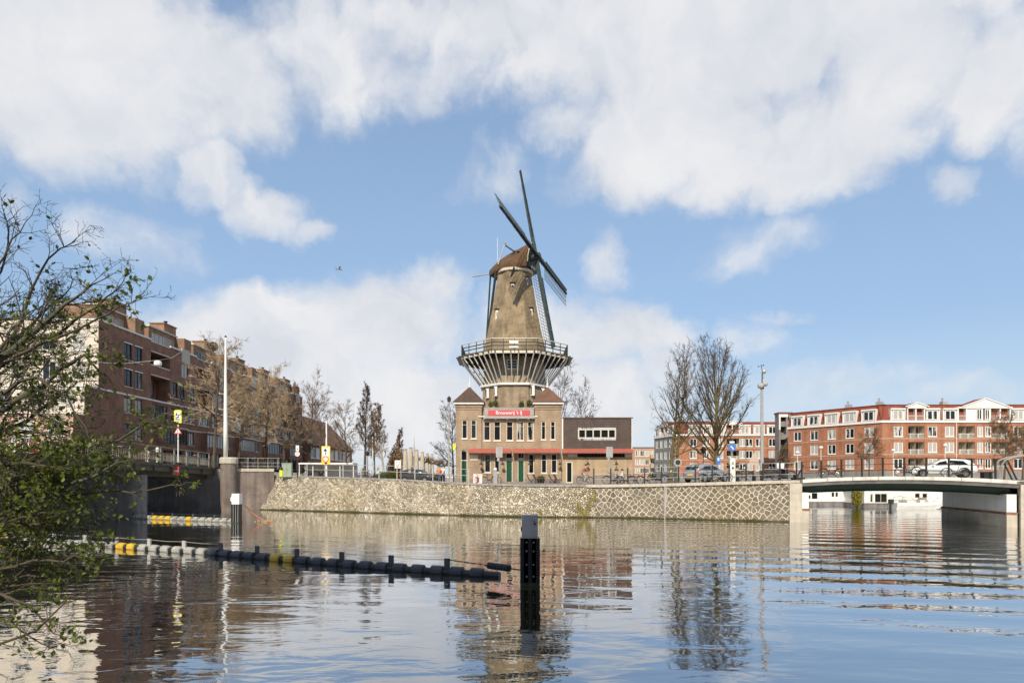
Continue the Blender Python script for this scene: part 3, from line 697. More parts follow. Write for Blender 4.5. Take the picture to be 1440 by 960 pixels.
b = MB(); b.box((-40,48.7,-1), (-28.95,50.1,3.30)); b.box((-40.2,48.55,-1), (-28.8,50.25,.14)); b.lathe([(.7,-1),(.7,3.3)], 12, (-28.95,49.4,0))
b.build('pier', M['dark_concrete'], LB, world=True)
b = MB(); b.box((-40.2,60.6,-1), (-27.3,61.3,3.9)); b.box((-40.2,60.45,-1), (-27.35,60.6,.2))
b.build('abutment', M['dark_concrete'], LB, world=True)
def lrail(x, nm):
    b = MB()
    ys = [18.5 + 2.05*i for i in range(21)]
    for Y in ys: b.box((x-.045,Y-.045,bz(Y)), (x+.045,Y+.045,bz(Y)+1.3))
    for h, w in ((1.3, .05), (.82, .03), (.18, .03)):
        for p, q in zip(ys, ys[1:]): b.beam((x,p,bz(p)+h), (x,q,bz(q)+h), w*1.5, w*1.3)
    Y = 18.5
    while Y < ys[-1]:
        b.box((x-.018,Y-.012,bz(Y)+.18), (x+.018,Y+.012,bz(Y)+.82)); Y += .205
    return b.build('railing', M['cream_rail'], LB, world=True)
M['cream_rail'] = mat('weathered_rail_paint', (0.30,0.27,0.20), 0.6, 0.3, 2)
lrail(BX-.15, 'railing'); lrail(-39.7, 'railing')
# round stone pier with the white mast
pr = thing('round_pier', 'round brick pier with pale stone cap beside the bridge end', 'pier', (-26.65, 60.2, 0))
b = MB(); b.lathe([(.74,-1),(.72,4.35)], 20); b.build('shaft', M['pier_brick'], pr, smooth=False)
b = MB(); b.lathe([(.74,4.35),(.82,4.42),(.82,4.88),(.72,4.98),(.2,5.0)], 20); b.build('cap', M['stone'], pr)
ma_ = thing('white_mast', 'tall white tapering mast standing on the round pier', 'mast', (-26.85, 60.0, 5.0))
b = MB(); b.lathe([(.21,0),(.19,2.5),(.15,6),(.10,9.5),(.06,11.2)], 10); b.build('pole', M['white'], ma_, smooth=True)
b = MB()
for z in (4.45, 5.9): b = MB(); b.box((-.55,-.03,z), (-.1,.03,z+.06)); b.lathe([(.05,0),(.09,.05),(.09,.16),(.03,.2)], 8, (-.55,0,z-.05)); b.build('bracket', M['galv'], ma_)
b = MB(); b.lathe([(.07,11.2),(.10,11.25),(.10,11.32),(.02,11.4)], 8); b.build('cap', M['iron'], ma_)
# wing wall to the rubble quay
wg = thing('wing_wall', 'dark brick wing wall with stone coping between bridge and rubble quay', 'wall', (-25, 61.5, 0))
b = MB(); b.wb((-26.1,60.75), (.9285,.3714), 0, 3.3, -1, 3.66, -.5, 0); b.build('brick_face', M['pier_brick'], wg, world=True)
b = MB()
for i in range(3): b.wb((-26.1,60.75), (.9285,.3714), i*1.1+.01, (i+1)*1.1-.01, 3.66, 3.95, -.55, .08)
b.build('coping', M['stone'], wg, world=True)
b = MB()
for i in range(5): b.wb((-26.1,60.75), (.9285,.3714), i*.9+.02, i*.9+.07, 3.95, 5.0, -.3, -.25)
for z in (4.95, 4.5, 4.15): b.wb((-26.1,60.75), (.9285,.3714), 0, 3.8, z, z+.045, -.295, -.255)
b.build('railing', M['cream_rail'], wg, world=True)
# no-entry board under the deck edge
ne = thing('no_entry_board', 'red white red no entry board hanging on the bridge beam', 'sign', at(247.2, 662, 53.2))
b = MB(); b.cbox((0,0,0), (.58,.03,.70)); b.build('board', M['sign_red'], ne)
b = MB(); b.cbox((0,-.017,0), (.46,.012,.16)); b.build('white_bar', M['sign_white'], ne)
for x in (-.2,.2): b = MB(); b.cbox((x,.14,.25), (.04,.28,.04)); b.build('bracket', M['iron'], ne)

# ================================================================== right bridge
RB = thing('arched_bridge', 'low arched bridge with white edge and green girder on the right', 'bridge', (25, 42, 0))
P0 = Vector((20.05, 44.2)); P1 = Vector((31.15, 39.25)); E = (P1-P0).normalized(); LR = (P1-P0).length; MM = Vector((.17, .985))
def rz(t): k = t/LR; return 2.93*(1-k) + 2.88*k + .24*4*k*(1-k)
def rp(t, dep, z): p = P0 + E*t + MM*dep; return (p.x, p.y, z)
def span(mb, d0, d1, z0, z1, mi=0, t0=0.0, t1=None, n=14, d0b=None):
    t1 = LR if t1 is None else t1; d0b = d0 if d0b is None else d0b
    for i in range(n):
        a, c = t0+(t1-t0)*i/n, t0+(t1-t0)*(i+1)/n; A, C = rz(a), rz(c)
        mb.add([rp(a,d0b,A+z0),rp(c,d0b,C+z0),rp(c,d1,C+z0),rp(a,d1,A+z0),rp(a,d0,A+z1),rp(c,d0,C+z1),rp(c,d1,C+z1),rp(a,d1,A+z1)],
               [(0,3,2,1),(4,5,6,7),(0,1,5,4),(2,3,7,6)] + ([(3,0,4,7)] if i == 0 else []) + ([(1,2,6,5)] if i == n-1 else []), mi)
M['edge_white'] = mat('weathered_white', (0.74,0.70,0.62), .6, .14, 1.2, streak=.4, bump=.2, bscale=20)
for i in range(8): b = MB(); span(b, -.12, .5, -.20, .02, t0=LR*i/8+.012, t1=LR*(i+1)/8-.012, n=3); b.build('edge_band', M['edge_white'], RB, world=True)
b = MB(); span(b, -.08, .5, -.44, -.202, d0b=.12); b.build('fascia', M['concrete'], RB, world=True)
b = MB(); span(b, .5, 8.6, -.42, 0); b.build('deck', M['concrete'], RB, world=True)
b = MB()
for d in (1.0, 2.8, 4.6, 6.4, 8.0):
    b = MB(); span(b, d, d+.35, -.92, -.442); b.build('girder', M['green_steel'], RB, world=True)
b = MB(); span(b, .62, 1.36, -.95, -.922); b.build('girder_flange', M['green_steel'], RB, world=True)
def ab(t0, t1, name):
    b = MB()
    def blk(ta, tb, da, db, z0, z1):
        b.add([rp(ta,da,z0),rp(tb,da,z0),rp(tb,db,z0),rp(ta,db,z0),rp(ta,da,z1),rp(tb,da,z1),rp(tb,db,z1),rp(ta,db,z1)],
              [(0,3,2,1),(4,5,6,7),(0,1,5,4),(1,2,6,5),(2,3,7,6),(3,0,4,7)])
    blk(t0, t1, .30, 8.4, .95, 2.05); b.build('bearing_wall', M['white'], RB, world=True)
    b.__init__(); blk(t0-.06, t1+.06, .22, 8.5, .80, .95); b.build('ledge', M['brick_brown'], RB, world=True)
    b.__init__(); blk(t0-.02, t1+.02, .25, 8.5, -1, .80); b.build('abutment', M['stone'], RB, world=True)
ab(.0, .48, 'a'); ab(LR-.52, LR-.02, 'b')
def pillar(p, w, top, nm):
    b = MB(); z = -1
    for z0, z1 in ((-1,.55),(.57,1.03),(1.05,1.51),(1.53,1.99),(2.01,top)): b.wb(p, (E.x,E.y), 0, w, z0, z1, -.6, .06)
    b.wb(p, (E.x,E.y), .02, w-.02, -1, top, -.6, .045)
    return b
wq_, t_, _b = quay(1110.4)
pillar((wq_.x, wq_.y), .80, 2.68, 'p').build('stone_pillar', M['stone'], RB, world=True)
pillar((P1.x+.02, P1.y-.02), 2.2, 2.7, 'p').build('stone_pillar', M['stone'], RB, world=True)
b = MB(); b.wb((P1.x+.02,P1.y-.02), (E.x,E.y), -.05, 2.3, 2.72, 2.92, -.7, .14); b.build('coping', M['stone'], RB, world=True)
rw = MB(); rw.add([(33.2,38.3,-1),(60,28,-1),(60,28,2.8),(33.2,38.3,2.8)], [(0,1,2,3)]); rw.add([(32.4,47.5,-1),(32.4,47.4,2.8),(60,45,2.8),(60,45,-1)], [(0,1,2,3)])
rw.build('retaining_wall', M['stone'], RB, world=True)
# bridge railing: a thing of its own, continuing along the quay
def post_rail(name, label, pts, h=1.25, levels=(1.22, .82, .42), pw=.09, rw=.035, m='iron', mr='galv', cat='railing', top_m=None):
    t = thing(name, label, cat, pts[0])
    for p in pts:
        b = MB(); b.box((p[0]-pw/2,p[1]-pw/2,p[2]), (p[0]+pw/2,p[1]+pw/2,p[2]+h)); b.build('post', M[m], t, world=True)
    for l in levels:
        b = MB()
        for p, q in zip(pts, pts[1:]): b.beam((p[0],p[1],p[2]+l), (q[0],q[1],q[2]+l), rw)
        b.build('rail', M[mr], t, world=True)
    return t
pts = [rp(t, .12, rz(t)+.02) for t in [i*1.22 for i in range(10)]]
post_rail('bridge_railing', 'dark railing along the white edge of the arched bridge', pts, m='iron', mr='iron')
pts = [(quay(p)[0].x, quay(p)[0].y+.4, quay(p)[1]+.05) for p in range(836, 1125, 24)]
post_rail('quay_railing', 'dark posts and thin rails on the pale coping above the jointed wall', pts, m='iron', mr='galv', rw=.03)
pts = [(quay(p)[0].x, quay(p)[0].y+quay(p)[2]+.15, quay(p)[1]+.03) for p in range(424, 660, 26)]
post_rail('galvanised_railing', 'pale galvanised railing along the top of the rubble slope', pts, h=1.15, levels=(1.13, .62), m='galv', mr='galv', pw=.07, rw=.045)

# ================================================================== windows and doors
def window(parent, o, u, a0, a1, z0, z1, nx=1, nz=1, fm='white', ft=.07, inset=.10, sill=True, pm='pane', sm=None, bars=.04, zbars=None, name='window', proud=0.0):
    """frame with its glass; placed in an opening of the wall"""
    b = MB(); d0, d1 = -inset-.05+proud, -inset+.03+proud
    b.wb(o,u,a0,a0+ft,z0,z1,d0,d1); b.wb(o,u,a1-ft,a1,z0,z1,d0,d1)
    b.wb(o,u,a0+ft,a1-ft,z1-ft,z1,d0,d1); b.wb(o,u,a0+ft,a1-ft,z0,z0+ft,d0,d1)
    for i in range(1, nx):
        a = a0+(a1-a0)*i/nx; b.wb(o,u,a-bars/2,a+bars/2,z0+ft,z1-ft,d0,d1-.01)
    for z in (zbars or [z0+(z1-z0)*i/nz for i in range(1, nz)]):
        b.wb(o,u,a0+ft,a1-ft,z-bars/2,z+bars/2,d0,d1-.012)
    mats = [M[fm]]
    if sill:
        b.wb(o,u,a0-.06,a1+.06,z0-.09,z0-.002,-inset-.02,.07, 1); mats.append(M[sm or fm])
    w = b.build(name, mats, parent, world=True)
    p = MB(); p.wq(o,u,a0+ft*.5,a1-ft*.5,z0+ft*.5,z1-ft*.5,-inset-.02+proud)
    g = p.build('pane', M[pm], w)
    off = parent.location; g.location = (-off.x, -off.y, -off.z)
    return w

# ================================================================== brewery building
D0 = 68.0
BW = thing('brick_brewery', 'two storey tan brick brewery with pyramid roofed end turrets below the windmill', 'building', (-.3, 71, 2.5))
U = (1.0, 0.0)
def ax(px, o): return xat(px, D0) - o[0]
def zz(py): return zat(py, D0)
# three bays of the front: left turret, middle (set back a little), right turret
bays = [('L', xat(641, D0), xat(677.2, D0), D0, 10.85), ('M', xat(677.2, D0), xat(752, D0), D0+.22, 9.45), ('R', xat(752, D0), xat(789.6, D0), D0, 10.85)]
wins = {'L': [(649.3,657.3,590,616.5), (662,670,590,616.5)],
        'M': [(679.8,689.4,592,619), (694.2,704,592,619), (711.8,721.6,592,619), (726.6,736.6,592,619), (741.6,751,592,619)],
        'R': [(761,767.6,592,618), (774,781,592,618)]}
lows = {'L': [], 'M': [(681,690,638,664), (695,702.5,638,664), (747.5,751.6,638,665)],
        'R': [(754.0,756.2,637.6,665), (761,769,637.6,665), (775,783.4,637.6,665)]}
lows['M'] = lows['M'][:2]; lows['R'] = [(753.2,756.0,637.6,665)] and [(761,769,637.6,665), (775,783.4,637.6,665)]
doors = {'L': [(647.8,657.2,633.5,677)], 'M': [(711,720.8,636,677), (728,737.4,636,677)], 'R': []}
wb_ = MB()
for nm, X0, X1, Y, top in bays:
    o = (X0, Y); holes = []
    for (p, q, r, s_) in wins[nm]+lows[nm]+doors[nm]: holes.append((ax(p,o), ax(q,o), zz(s_), zz(r)))
    if nm == 'M': holes.append((ax(743.2,o), ax(751.2,o), zz(665), zz(637.6)))
    wb_.wall(o, U, X1-X0, 2.45, top, holes, .14)
    for (p, q, r, s_) in wins[nm]: window(BW, o, U, ax(p,o), ax(q,o), zz(s_), zz(r), 1, 1, 'cream', .09, .10, True, 'pane_dark', 'white', zbars=[zz(r+7)])
    for (p, q, r, s_) in lows[nm]+([(743.2,751.2,637.6,665)] if nm == 'M' else []): window(BW, o, U, ax(p,o), ax(q,o), zz(s_), zz(r), 1, 1, 'cream', .09, .10, True, 'pane_dark', 'white', zbars=[zz(r+9)])
    for (p, q, r, s_) in doors[nm]:
        a0, a1, z0, z1 = ax(p,o), ax(q,o), zz(s_), zz(r); zt = zz(647)
        fr = MB()
        for (x0_,x1_,y0_,y1_) in ((a0,a0+.08,z0,z1),(a1-.08,a1,z0,z1),(a0+.08,a1-.08,z1-.08,z1),(a0+.08,a1-.08,zt-.05,zt+.05)): fr.wb(o,U,x0_,x1_,y0_,y1_,-.16,-.05)
        if nm == 'M': fr.wb(o,U,a0+.1,a1-.1,zt+.12,zt+.26,-.12,-.05)
        d = MB(); d.wb(o,U,a0+.085,a1-.085,z0+.02,zt-.055,-.15,-.10)
        for (s0,s1) in ((.08,.42),(.5,.92)): d.wb(o,U,a0+.2,a1-.2,z0+.02+(zt-z0)*s0,z0+(zt-z0)*s1,-.10,-.085)
        dd = d.build('door', M['door_green'], BW, world=True)
        L_ = BW.location
        f_ = fr.build('door_frame', M['cream'], dd); f_.location = -L_
        h = MB(); h.wb(o,U,a1-.2,a1-.14,z0+1.0,z0+1.15,-.10,-.05); h.build('handle', M['chrome'], dd).location = -L_
        g = MB(); g.wq(o,U,a0+.08,a1-.08,zt+.05,z1-.08,-.13); g.build('transom_pane', M['pane_dark'], dd).location = -L_
# sides, back and returns
XL, XR = bays[0][1], bays[2][2]
wb_.wall((XR, D0), (0,1), 6.5, 2.45, 9.45); wb_.wall((XL, D0+6.5), (0,-1), 6.5, 2.45, 9.45); wb_.wall((XR, D0+6.5), (-1,0), XR-XL, 2.45, 9.45)
wb_.build('wall', M['brick_tan'], BW, world=True)
rf = MB(); rf.box((XL+.05,D0+.3,9.2), (XR-.05,D0+6.45,9.42)); rf.build('flat_roof', M['asphalt'], BW, world=True)
# turrets above the eaves, their cornices and roofs
for (X0, X1, rm) in ((bays[0][1], bays[0][2], 'roof_brown'), (bays[2][1], bays[2][2], 'roof_red2')):
    t = MB(); t.wall((X1,D0), (0,1), 2.9, 9.40, 10.85); t.wall((X0,D0+2.9), (0,-1), 2.9, 9.40, 10.85); t.wall((X1,D0+2.9), (-1,0), X1-X0, 9.40, 10.85)
    t.build('turret_wall', M['brick_tan'], BW, world=True)
    c = MB(); c.box((X0-.10,D0-.10,10.55), (X1+.10,D0+3.0,10.70)); c.box((X0-.06,D0-.06,10.30), (X1+.06,D0+2.96,10.40)); c.build('string_course', M['brick_tan'], BW, world=True)
    c = MB(); c.box((X0-.22,D0-.24,10.87), (X1+.22,D0+3.1,11.08)); c.build('cornice', M['white'], BW, world=True)
    r = MB(); x0, x1, y0, y1 = X0-.32, X1+.32, D0-.34, D0+3.2; cx, cy = (x0+x1)/2, (y0+y1)/2; zt = 12.85
    r.add([(x0,y0,11.085),(x1,y0,11.085),(x1,y1,11.085),(x0,y1,11.085),(cx-.09,cy-.09,zt),(cx+.09,cy-.09,zt),(cx+.09,cy+.09,zt),(cx-.09,cy+.09,zt)],
          [(3,2,1,0),(0,1,5,4),(1,2,6,5),(2,3,7,6),(3,0,4,7),(4,5,6,7)])
    M.setdefault('roof_red2', mat('reddish_roof_tiles', (0.15,0.075,0.045), 0.75, 0.3, 1.6, bump=0.6, bscale=9))
    r.build('turret_roof', M[rm], BW, world=True)
    f = MB(); f.lathe([(.16,0),(.20,.10),(.07,.22),(.10,.36),(.05,.5),(.012,1.15)], 8, (cx,cy,zt-.02)); f.build('finial', M['white'], BW, world=True)
# stone details of the middle bay
c = MB(); c.wb((bays[1][1],D0+.22), U, .0, bays[1][2]-bays[1][1], 9.46, 9.60, -.35, .08); c.build('parapet_coping', M['stone'], BW, world=True)
for px in (681, 697, 713, 728, 743):
    c = MB(); c.cbox((xat(px,D0), D0+.10, zz(588.6)), (.2,.24,.18)); c.build('console', M['white'], BW, world=True)
for (p, q) in ((672.5,682), (746,756)):
    c = MB(); c.box((xat(p,D0),D0-.12,zz(586.2)), (xat(q,D0),D0+.1,zz(584.8))); c.build('stone_ledge', M['white'], BW, world=True)
c = MB()
for nm, X0, X1, Y, top in bays:
    c.wb((X0,Y), U, 0, X1-X0, 2.45, 2.95, -.02, .035)
M['plinth'] = mat('grey_plinth', (0.26,0.22,0.19), 0.85, 0.25, 1.5, bump=.3, bscale=12)
for nm, X0, X1, Y, top in bays:
    dd = sorted([(ax(p,(X0,Y)), ax(q,(X0,Y))) for (p,q,_,_) in doors[nm]]); e = 0.0
    for a0, a1 in dd + [(X1-X0, X1-X0)]:
        if a0-e > .05: k = MB(); k.wb((X0,Y), U, e, a0, 2.45, 2.95, -.02, .03); k.build('plinth', M['plinth'], BW, world=True)
        e = a1
# awnings
def awning(parent, x0, x1, y, z, out=.75, drop=.32):
    b = MB()
    b.add([(x0,y,z),(x1,y,z),(x1,y-out,z-drop),(x0,y-out,z-drop),(x0,y,z-.05),(x1,y,z-.05),(x1,y-out,z-drop-.05),(x0,y-out,z-drop-.05)],
          [(3,2,1,0),(4,5,6,7),(0,1,5,4),(1,2,6,5),(2,3,7,6),(3,0,4,7)])
    n = int((x1-x0)/.25)   # scalloped valance
    for i in range(n):
        a, c = x0+(x1-x0)*i/n, x0+(x1-x0)*(i+1)/n; m_ = (a+c)/2
        b.add([(a,y-out-.004,z-drop-.05),(c,y-out-.004,z-drop-.05),(c,y-out-.004,z-drop-.16),(m_,y-out-.004,z-drop-.20),(a,y-out-.004,z-drop-.16)], [(4,3,2,1,0)])
    a = b.build('awning', M['awning'], parent, world=True)
    k = MB()
    for x in (x0+.05, x1-.05): k.tube((x,y,z-.55), (x,y-out+.03,z-drop-.06), .02, n=5)
    k.build('awning_arm', M['iron'], a).location = -parent.location
    return a
awning(BW, xat(659,D0), xat(719,D0), D0-.02, zz(630.5)); awning(BW, xat(721,D0), xat(787.5,D0), D0-.02, zz(630.5))
def wall_lamp(parent, px, py, y=D0):
    b = MB(); X, Z = xat(px,D0), zat(py,D0)
    b.path([(X-.25,y,Z+.62),(X-.18,y-.35,Z+.72),(X,y-.55,Z+.45),(X,y-.58,Z+.2)], .025, 5)
    b.lathe([(.22,-.12),(.20,-.05),(.10,.06),(.05,.18),(.03,.22)], 10, (X,y-.58,Z)); b.build('wall_lamp', M['iron'], parent, world=True)
for px in (677, 707, 745, 787): wall_lamp(BW, px, 652)
for (px, py, w, h) in ((666.5, 643, 11, 8),):
    k = MB(); k.box((xat(px-w/2,D0),D0-.04,zz(py+h/2)), (xat(px+w/2,D0),D0+.02,zz(py-h/2))); k.build('menu_board', M['cream'], BW, world=True)
# the sign over the middle bay
sg = thing('brewery_sign', 'long red brewery sign with white lettering and grey scroll ends', 'sign', (xat(716,D0), D0-.16, zz(580.5)))
s = MB(); hw = 2.62
s.box((-hw,-.04,-.5), (hw,.06,.46)); s.box((-hw-.05,-.08,.46), (hw+.05,.10,.56)); s.box((-hw-.1,-.10,-.6), (hw+.1,.10,-.5)); s.build('board', M['sign_grey'], sg)
s = MB(); s.box((-2.22,-.075,-.29), (2.22,-.042,.29)); s.build('red_panel', M.setdefault('banner_red0', mat('faded_sign_red', (0.56,0.075,0.075), .5, .1, 2)), sg)
for sx in (-1, 1):
    s = MB()
    for (r0, r1) in ((.20,.13),):
        n = 16
        vs = [(sx*2.42+r*cos(2*pi*j/n)*.85, yy, .0+r*sin(2*pi*j/n)) for yy in (-.045,-.09) for r in (r0,r1) for j in range(n)]
        fs = []
        for j in range(n):
            k = (j+1) % n; fs += [(2*n+j,2*n+k,3*n+k,3*n+j),(j,k,2*n+k,2*n+j),(n+k,n+j,3*n+j,3*n+k)]
        s.add(vs, fs)
    s.build('rosette', M['stone'], sg)
text_on("Brouwerij 't IJ", .50, sg, (-.02, -.082, .0), 0, M['sign_white'], 1.0)

# ================================================================== annex
AX = thing('dark_clad_annex', 'low annex with dark brown boarding above a tan wall and red awning', 'building', (9, 71, 2.5))
x0, x1 = xat(790.4,D0), xat(889.5,D0); oA = (x0, D0+.12); zt, zm = zz(588.2), zz(631)
hole = (xat(812.8,D0)-x0, xat(866.5,D0)-x0, zz(616.4), zz(602.6))
n = 17; b = MB()
for i in range(n):
    za, zb = zm+(zt-zm)*i/n, zm+(zt-zm)*(i+1)/n
    segs = [(0, x1-x0)]
    if zb > hole[2]+.02 and za < hole[3]-.02: segs = [(0, hole[0]), (hole[1], x1-x0)]
    for a, c in segs:
        b.add([(x0+a,oA[1]-.045,za),(x0+c,oA[1]-.045,za),(x0+c,oA[1]-.008,zb),(x0+a,oA[1]-.008,zb),(x0+a,oA[1]+.06,za),(x0+c,oA[1]+.06,za),(x0+c,oA[1]+.06,zb),(x0+a,oA[1]+.06,zb)],
              [(0,1,2,3),(1,0,4,5),(1,5,6,2),(3,2,6,7),(0,3,7,4)])
b.wall((x1,oA[1]), (0,1), 6, zm, zt); b.wall((x0,oA[1]+6), (0,-1), 6, zm, zt)
b.build('boarding', M['clad'], AX, world=True)
b = MB(); b.box((x0-.02,oA[1]-.08,zt), (x1+.06,oA[1]+6,zt+.13)); b.build('roof', M['clad'], AX, world=True)
fr = MB(); a0, a1, b0, b1 = hole
window(AX, oA, U, a0, a1, b0, b1, 5, 1, 'cream', .14, -.03, False, 'pane', bars=.13)
dh = (xat(796,D0)-x0, xat(805.5,D0)-x0, 2.5, zz(648.5)); sh = (xat(812,D0)-x0, xat(879,D0)-x0, zz(642.5), zz(637.2))
b = MB(); b.wall(oA, U, x1-x0, 2.45, zm, [dh, sh], .12); b.wall((x1,oA[1]), (0,1), 6, 2.45, zm)
b.build('lower_wall', M['tan_boards'] if 'tan_boards' in M else M.setdefault('tan_boards', mat('tan_board_wall', (0.42,0.31,0.19), 0.8, 0.12, 1.2, streak=.25)), AX, world=True)
b = MB(); b.wb(oA, U, dh[1]+.02, x1-x0, 2.45, zz(668), -.02, .04); b.build('plinth', M['plinth'], AX, world=True)
window(AX, oA, U, *sh, 14, 1, 'clad', .05, .08, False, 'pane_dark')
d = window(AX, oA, U, *dh, 1, 1, 'cream', .13, .06, False, 'pane_dark', name='glass_door')
for (p, q) in ((807, 812), (879, 889)):
    k = MB(); k.wb(oA, U, xat(p-8 if p < 820 else p,D0)-x0, xat(q,D0)-x0, zz(642.5), zz(637.5), 0, .05); k.build('cream_panel', M['cream'], AX, world=True)
awning(AX, xat(790,D0), xat(889,D0), D0+.05, zz(630.5))
for px in (826, 866): wall_lamp(AX, px, 652, D0+.1)
for (px, p0, p1) in ((791.0, 588, 631), (888.6, 588, 631)):
    k = MB(); k.tube((xat(px,D0), D0-.02, zz(p1)), (xat(px,D0), D0-.02, zz(p0)), .09 if px < 800 else .05, n=8); k.build('drainpipe', M['white'], AX, world=True)

# ================================================================== windmill
MC = Vector((.30, 77.0, 0)); K8 = 1/cos(radians(22.5)); A8 = radians(22.5)
WM = thing('windmill', 'tall thatched octagonal windmill with wide gallery and four lattice sails', 'windmill', (MC.x, MC.y, 2.5))
def oct_(prof): return [(r*K8, z) for r, z in prof]
c0 = (MC.x, MC.y, 0)
b = MB(); b.lathe(oct_([(4.15,2.4),(3.95,8),(3.72,13.7),(3.45,17.2)]), 8, c0, a0=A8); b.build('brick_tower', M['brick_mill'], WM, world=True)
b = MB(); b.lathe(oct_([(3.72,13.66),(4.02,13.68),(4.04,13.92),(3.72,13.94)]), 8, c0, a0=A8, cap=False); b.build('ring_beam', M['white'], WM, world=True)
# thatched body in fine rings, with a little unevenness
prof = [(3.85,17.3),(3.55,18.6),(3.24,19.95),(2.92,21.6),(2.67,22.9),(2.28,25.4),(1.88,27.65)]
rnd = random.Random(3); b = MB(); vs = []; RN, SG = 46, 5
for i in range(RN+1):
    z = 17.3 + (27.65-17.3)*i/RN; r = lerp(z, [p[1] for p in prof], [p[0] for p in prof])*K8
    for k in range(8):
        a, c = A8+pi/4*k, A8+pi/4*(k+1)
        for j in range(SG):
            t = j/SG; x = r*(cos(a)*(1-t)+cos(c)*t); y = r*(sin(a)*(1-t)+sin(c)*t); q = 1+rnd.uniform(-.006,.006)
            vs.append((MC.x+x*q, MC.y+y*q, z))
W_ = 8*SG
b.add(vs, [(i*W_+j, i*W_+(j+1)%W_, (i+1)*W_+(j+1)%W_, (i+1)*W_+j) for i in range(RN) for j in range(W_)]); b.build('thatched_body', M['thatch'], WM, world=True)
b = MB(); b.lathe(oct_([(1.9,27.35),(2.08,27.4),(2.10,27.68),(1.9,27.72)]), 24, c0, cap=False); b.build('curb_ring', M['cream'], WM, world=True)
# openings in the body: little white framed lights standing out of the thatch
for (px, py, w, h, dd) in ((720.8, 405, .42, 1.15, 74.65), (699.0, 443, .42, 1.3, 74.95), (746.3, 441, .45, 1.3, 74.95), (741.2, 396, .3, 1.0, 75.3)):
    p = at(px, py, dd+.14); b = MB(); b.cbox((p.x, p.y+.12, p.z), (w*.85, .35, h*.9)); b.cbox((p.x, p.y+.05, p.z+h/2+.06), (w*1.5,.55,.09), mi=1); b.cbox((p.x,p.y-.062,p.z+.1),(w*.5,.02,h*.42), mi=2)
    b.build('dormer_light', [M['white'], M['thatch_dark'], M['pane_dark']], WM, world=True)
for (px, py, w, h, dd) in ((685.3, 553, .36, 1.1, 74.6), (697, 550, .36, 1.1, 73.4), (749.2, 549, .42, 1.15, 73.5), (763.5, 552, .4, 1.0, 74.7)):
    p = at(px, py, dd); b = MB(); b.cbox((p.x,p.y,p.z), (w,.3,h)); b.cbox((p.x-.14,p.y-.155,p.z), (.10,.02,h*.8), mi=1); b.build('slit_window', [M['white'], M['pane_dark']], WM, world=True)
yw = MC.y-3.62; window(WM, (xat(712.5,yw), yw), U, 0, xat(728,yw)-xat(712.5,yw), zat(519,yw), zat(505.5,yw), 2, 3, 'cream', .12, 0, True, 'pane_dark', proud=.06)
# gallery: floor, joists, struts, rail
GZ = 17.28
b = MB(); ri, ro = 3.4*K8, 6.2*K8
vs = []; fs = []
for k in range(8):
    a = A8+pi/4*k
    for (r, z) in ((ri,GZ-.12),(ro,GZ-.12),(ro,GZ),(ri,GZ)): vs.append((MC.x+r*cos(a), MC.y+r*sin(a), z))
for k in range(8):
    p, q = k*4, ((k+1) % 8)*4
    for j in range(4): fs.append((p+j, q+j, q+(j+1)%4, p+(j+1)%4))
b.add(vs, [tuple(reversed(f)) for f in fs]); b.build('gallery_floor', M['gallery_wood'] if 'gallery_wood' in M else M.setdefault('gallery_wood', mat('gallery_wood', (0.055,0.047,0.037), 0.85, .3, 3)), WM, world=True)
b = MB(); b.lathe(oct_([(5.98,GZ-.42),(6.19,GZ-.42),(6.19,GZ-.13),(5.98,GZ-.13)]), 8, c0, a0=A8, cap=False); b.build('rim_beam', M['cream'], WM, world=True)
def octp(r, s, z):
    k = int(s) % 8; t = s-int(s); a, c = A8+pi/4*k, A8+pi/4*(k+1); R_ = r*K8
    return Vector((MC.x+R_*(cos(a)*(1-t)+cos(c)*t), MC.y+R_*(sin(a)*(1-t)+sin(c)*t), z))
NS = 48
for i in range(NS):
    s_ = (i+.5)*8/NS
    b = MB(); b.beam(octp(3.95, s_, 13.93), octp(6.16, s_, GZ-.42), .09, .12); b.build('strut', M['white'], WM, world=True)
    b = MB(); b.beam(octp(3.5, s_, GZ-.26), octp(6.42 if 4.6 < s_ < 6.4 else 6.8, s_, GZ-.26), .10, .16); b.build('joist', M['gallery_wood'], WM, world=True)
b = MB()
for i in range(32):
    p = octp(6.15, i/4, GZ); b.beam(p-Vector((0,0,.35)), p+Vector((0,0,1.22)), .10, .10)
for h, w in ((.78,.06), (.42,.06)):
    for k in range(8): b.beam(octp(6.15,k,GZ+h), octp(6.15,k+.9999,GZ+h), w, .10)
b.build('gallery_railing', M['teal'], WM, world=True)
b = MB()
for k in range(8): b.beam(octp(6.15,k,GZ+1.22), octp(6.15,k+.9999,GZ+1.22), .12, .08)
b.build('gallery_handrail', M['cream'], WM, world=True)
p = octp(6.22, 5.5, GZ+.8); b = MB(); b.cbox((p.x-.1,p.y,p.z), (1.0,.05,.30)); b.cbox((p.x-.1,p.y,p.z-.55),(1.0,.05,.16)); b.build('gallery_board', M['sign_white'], WM, world=True)
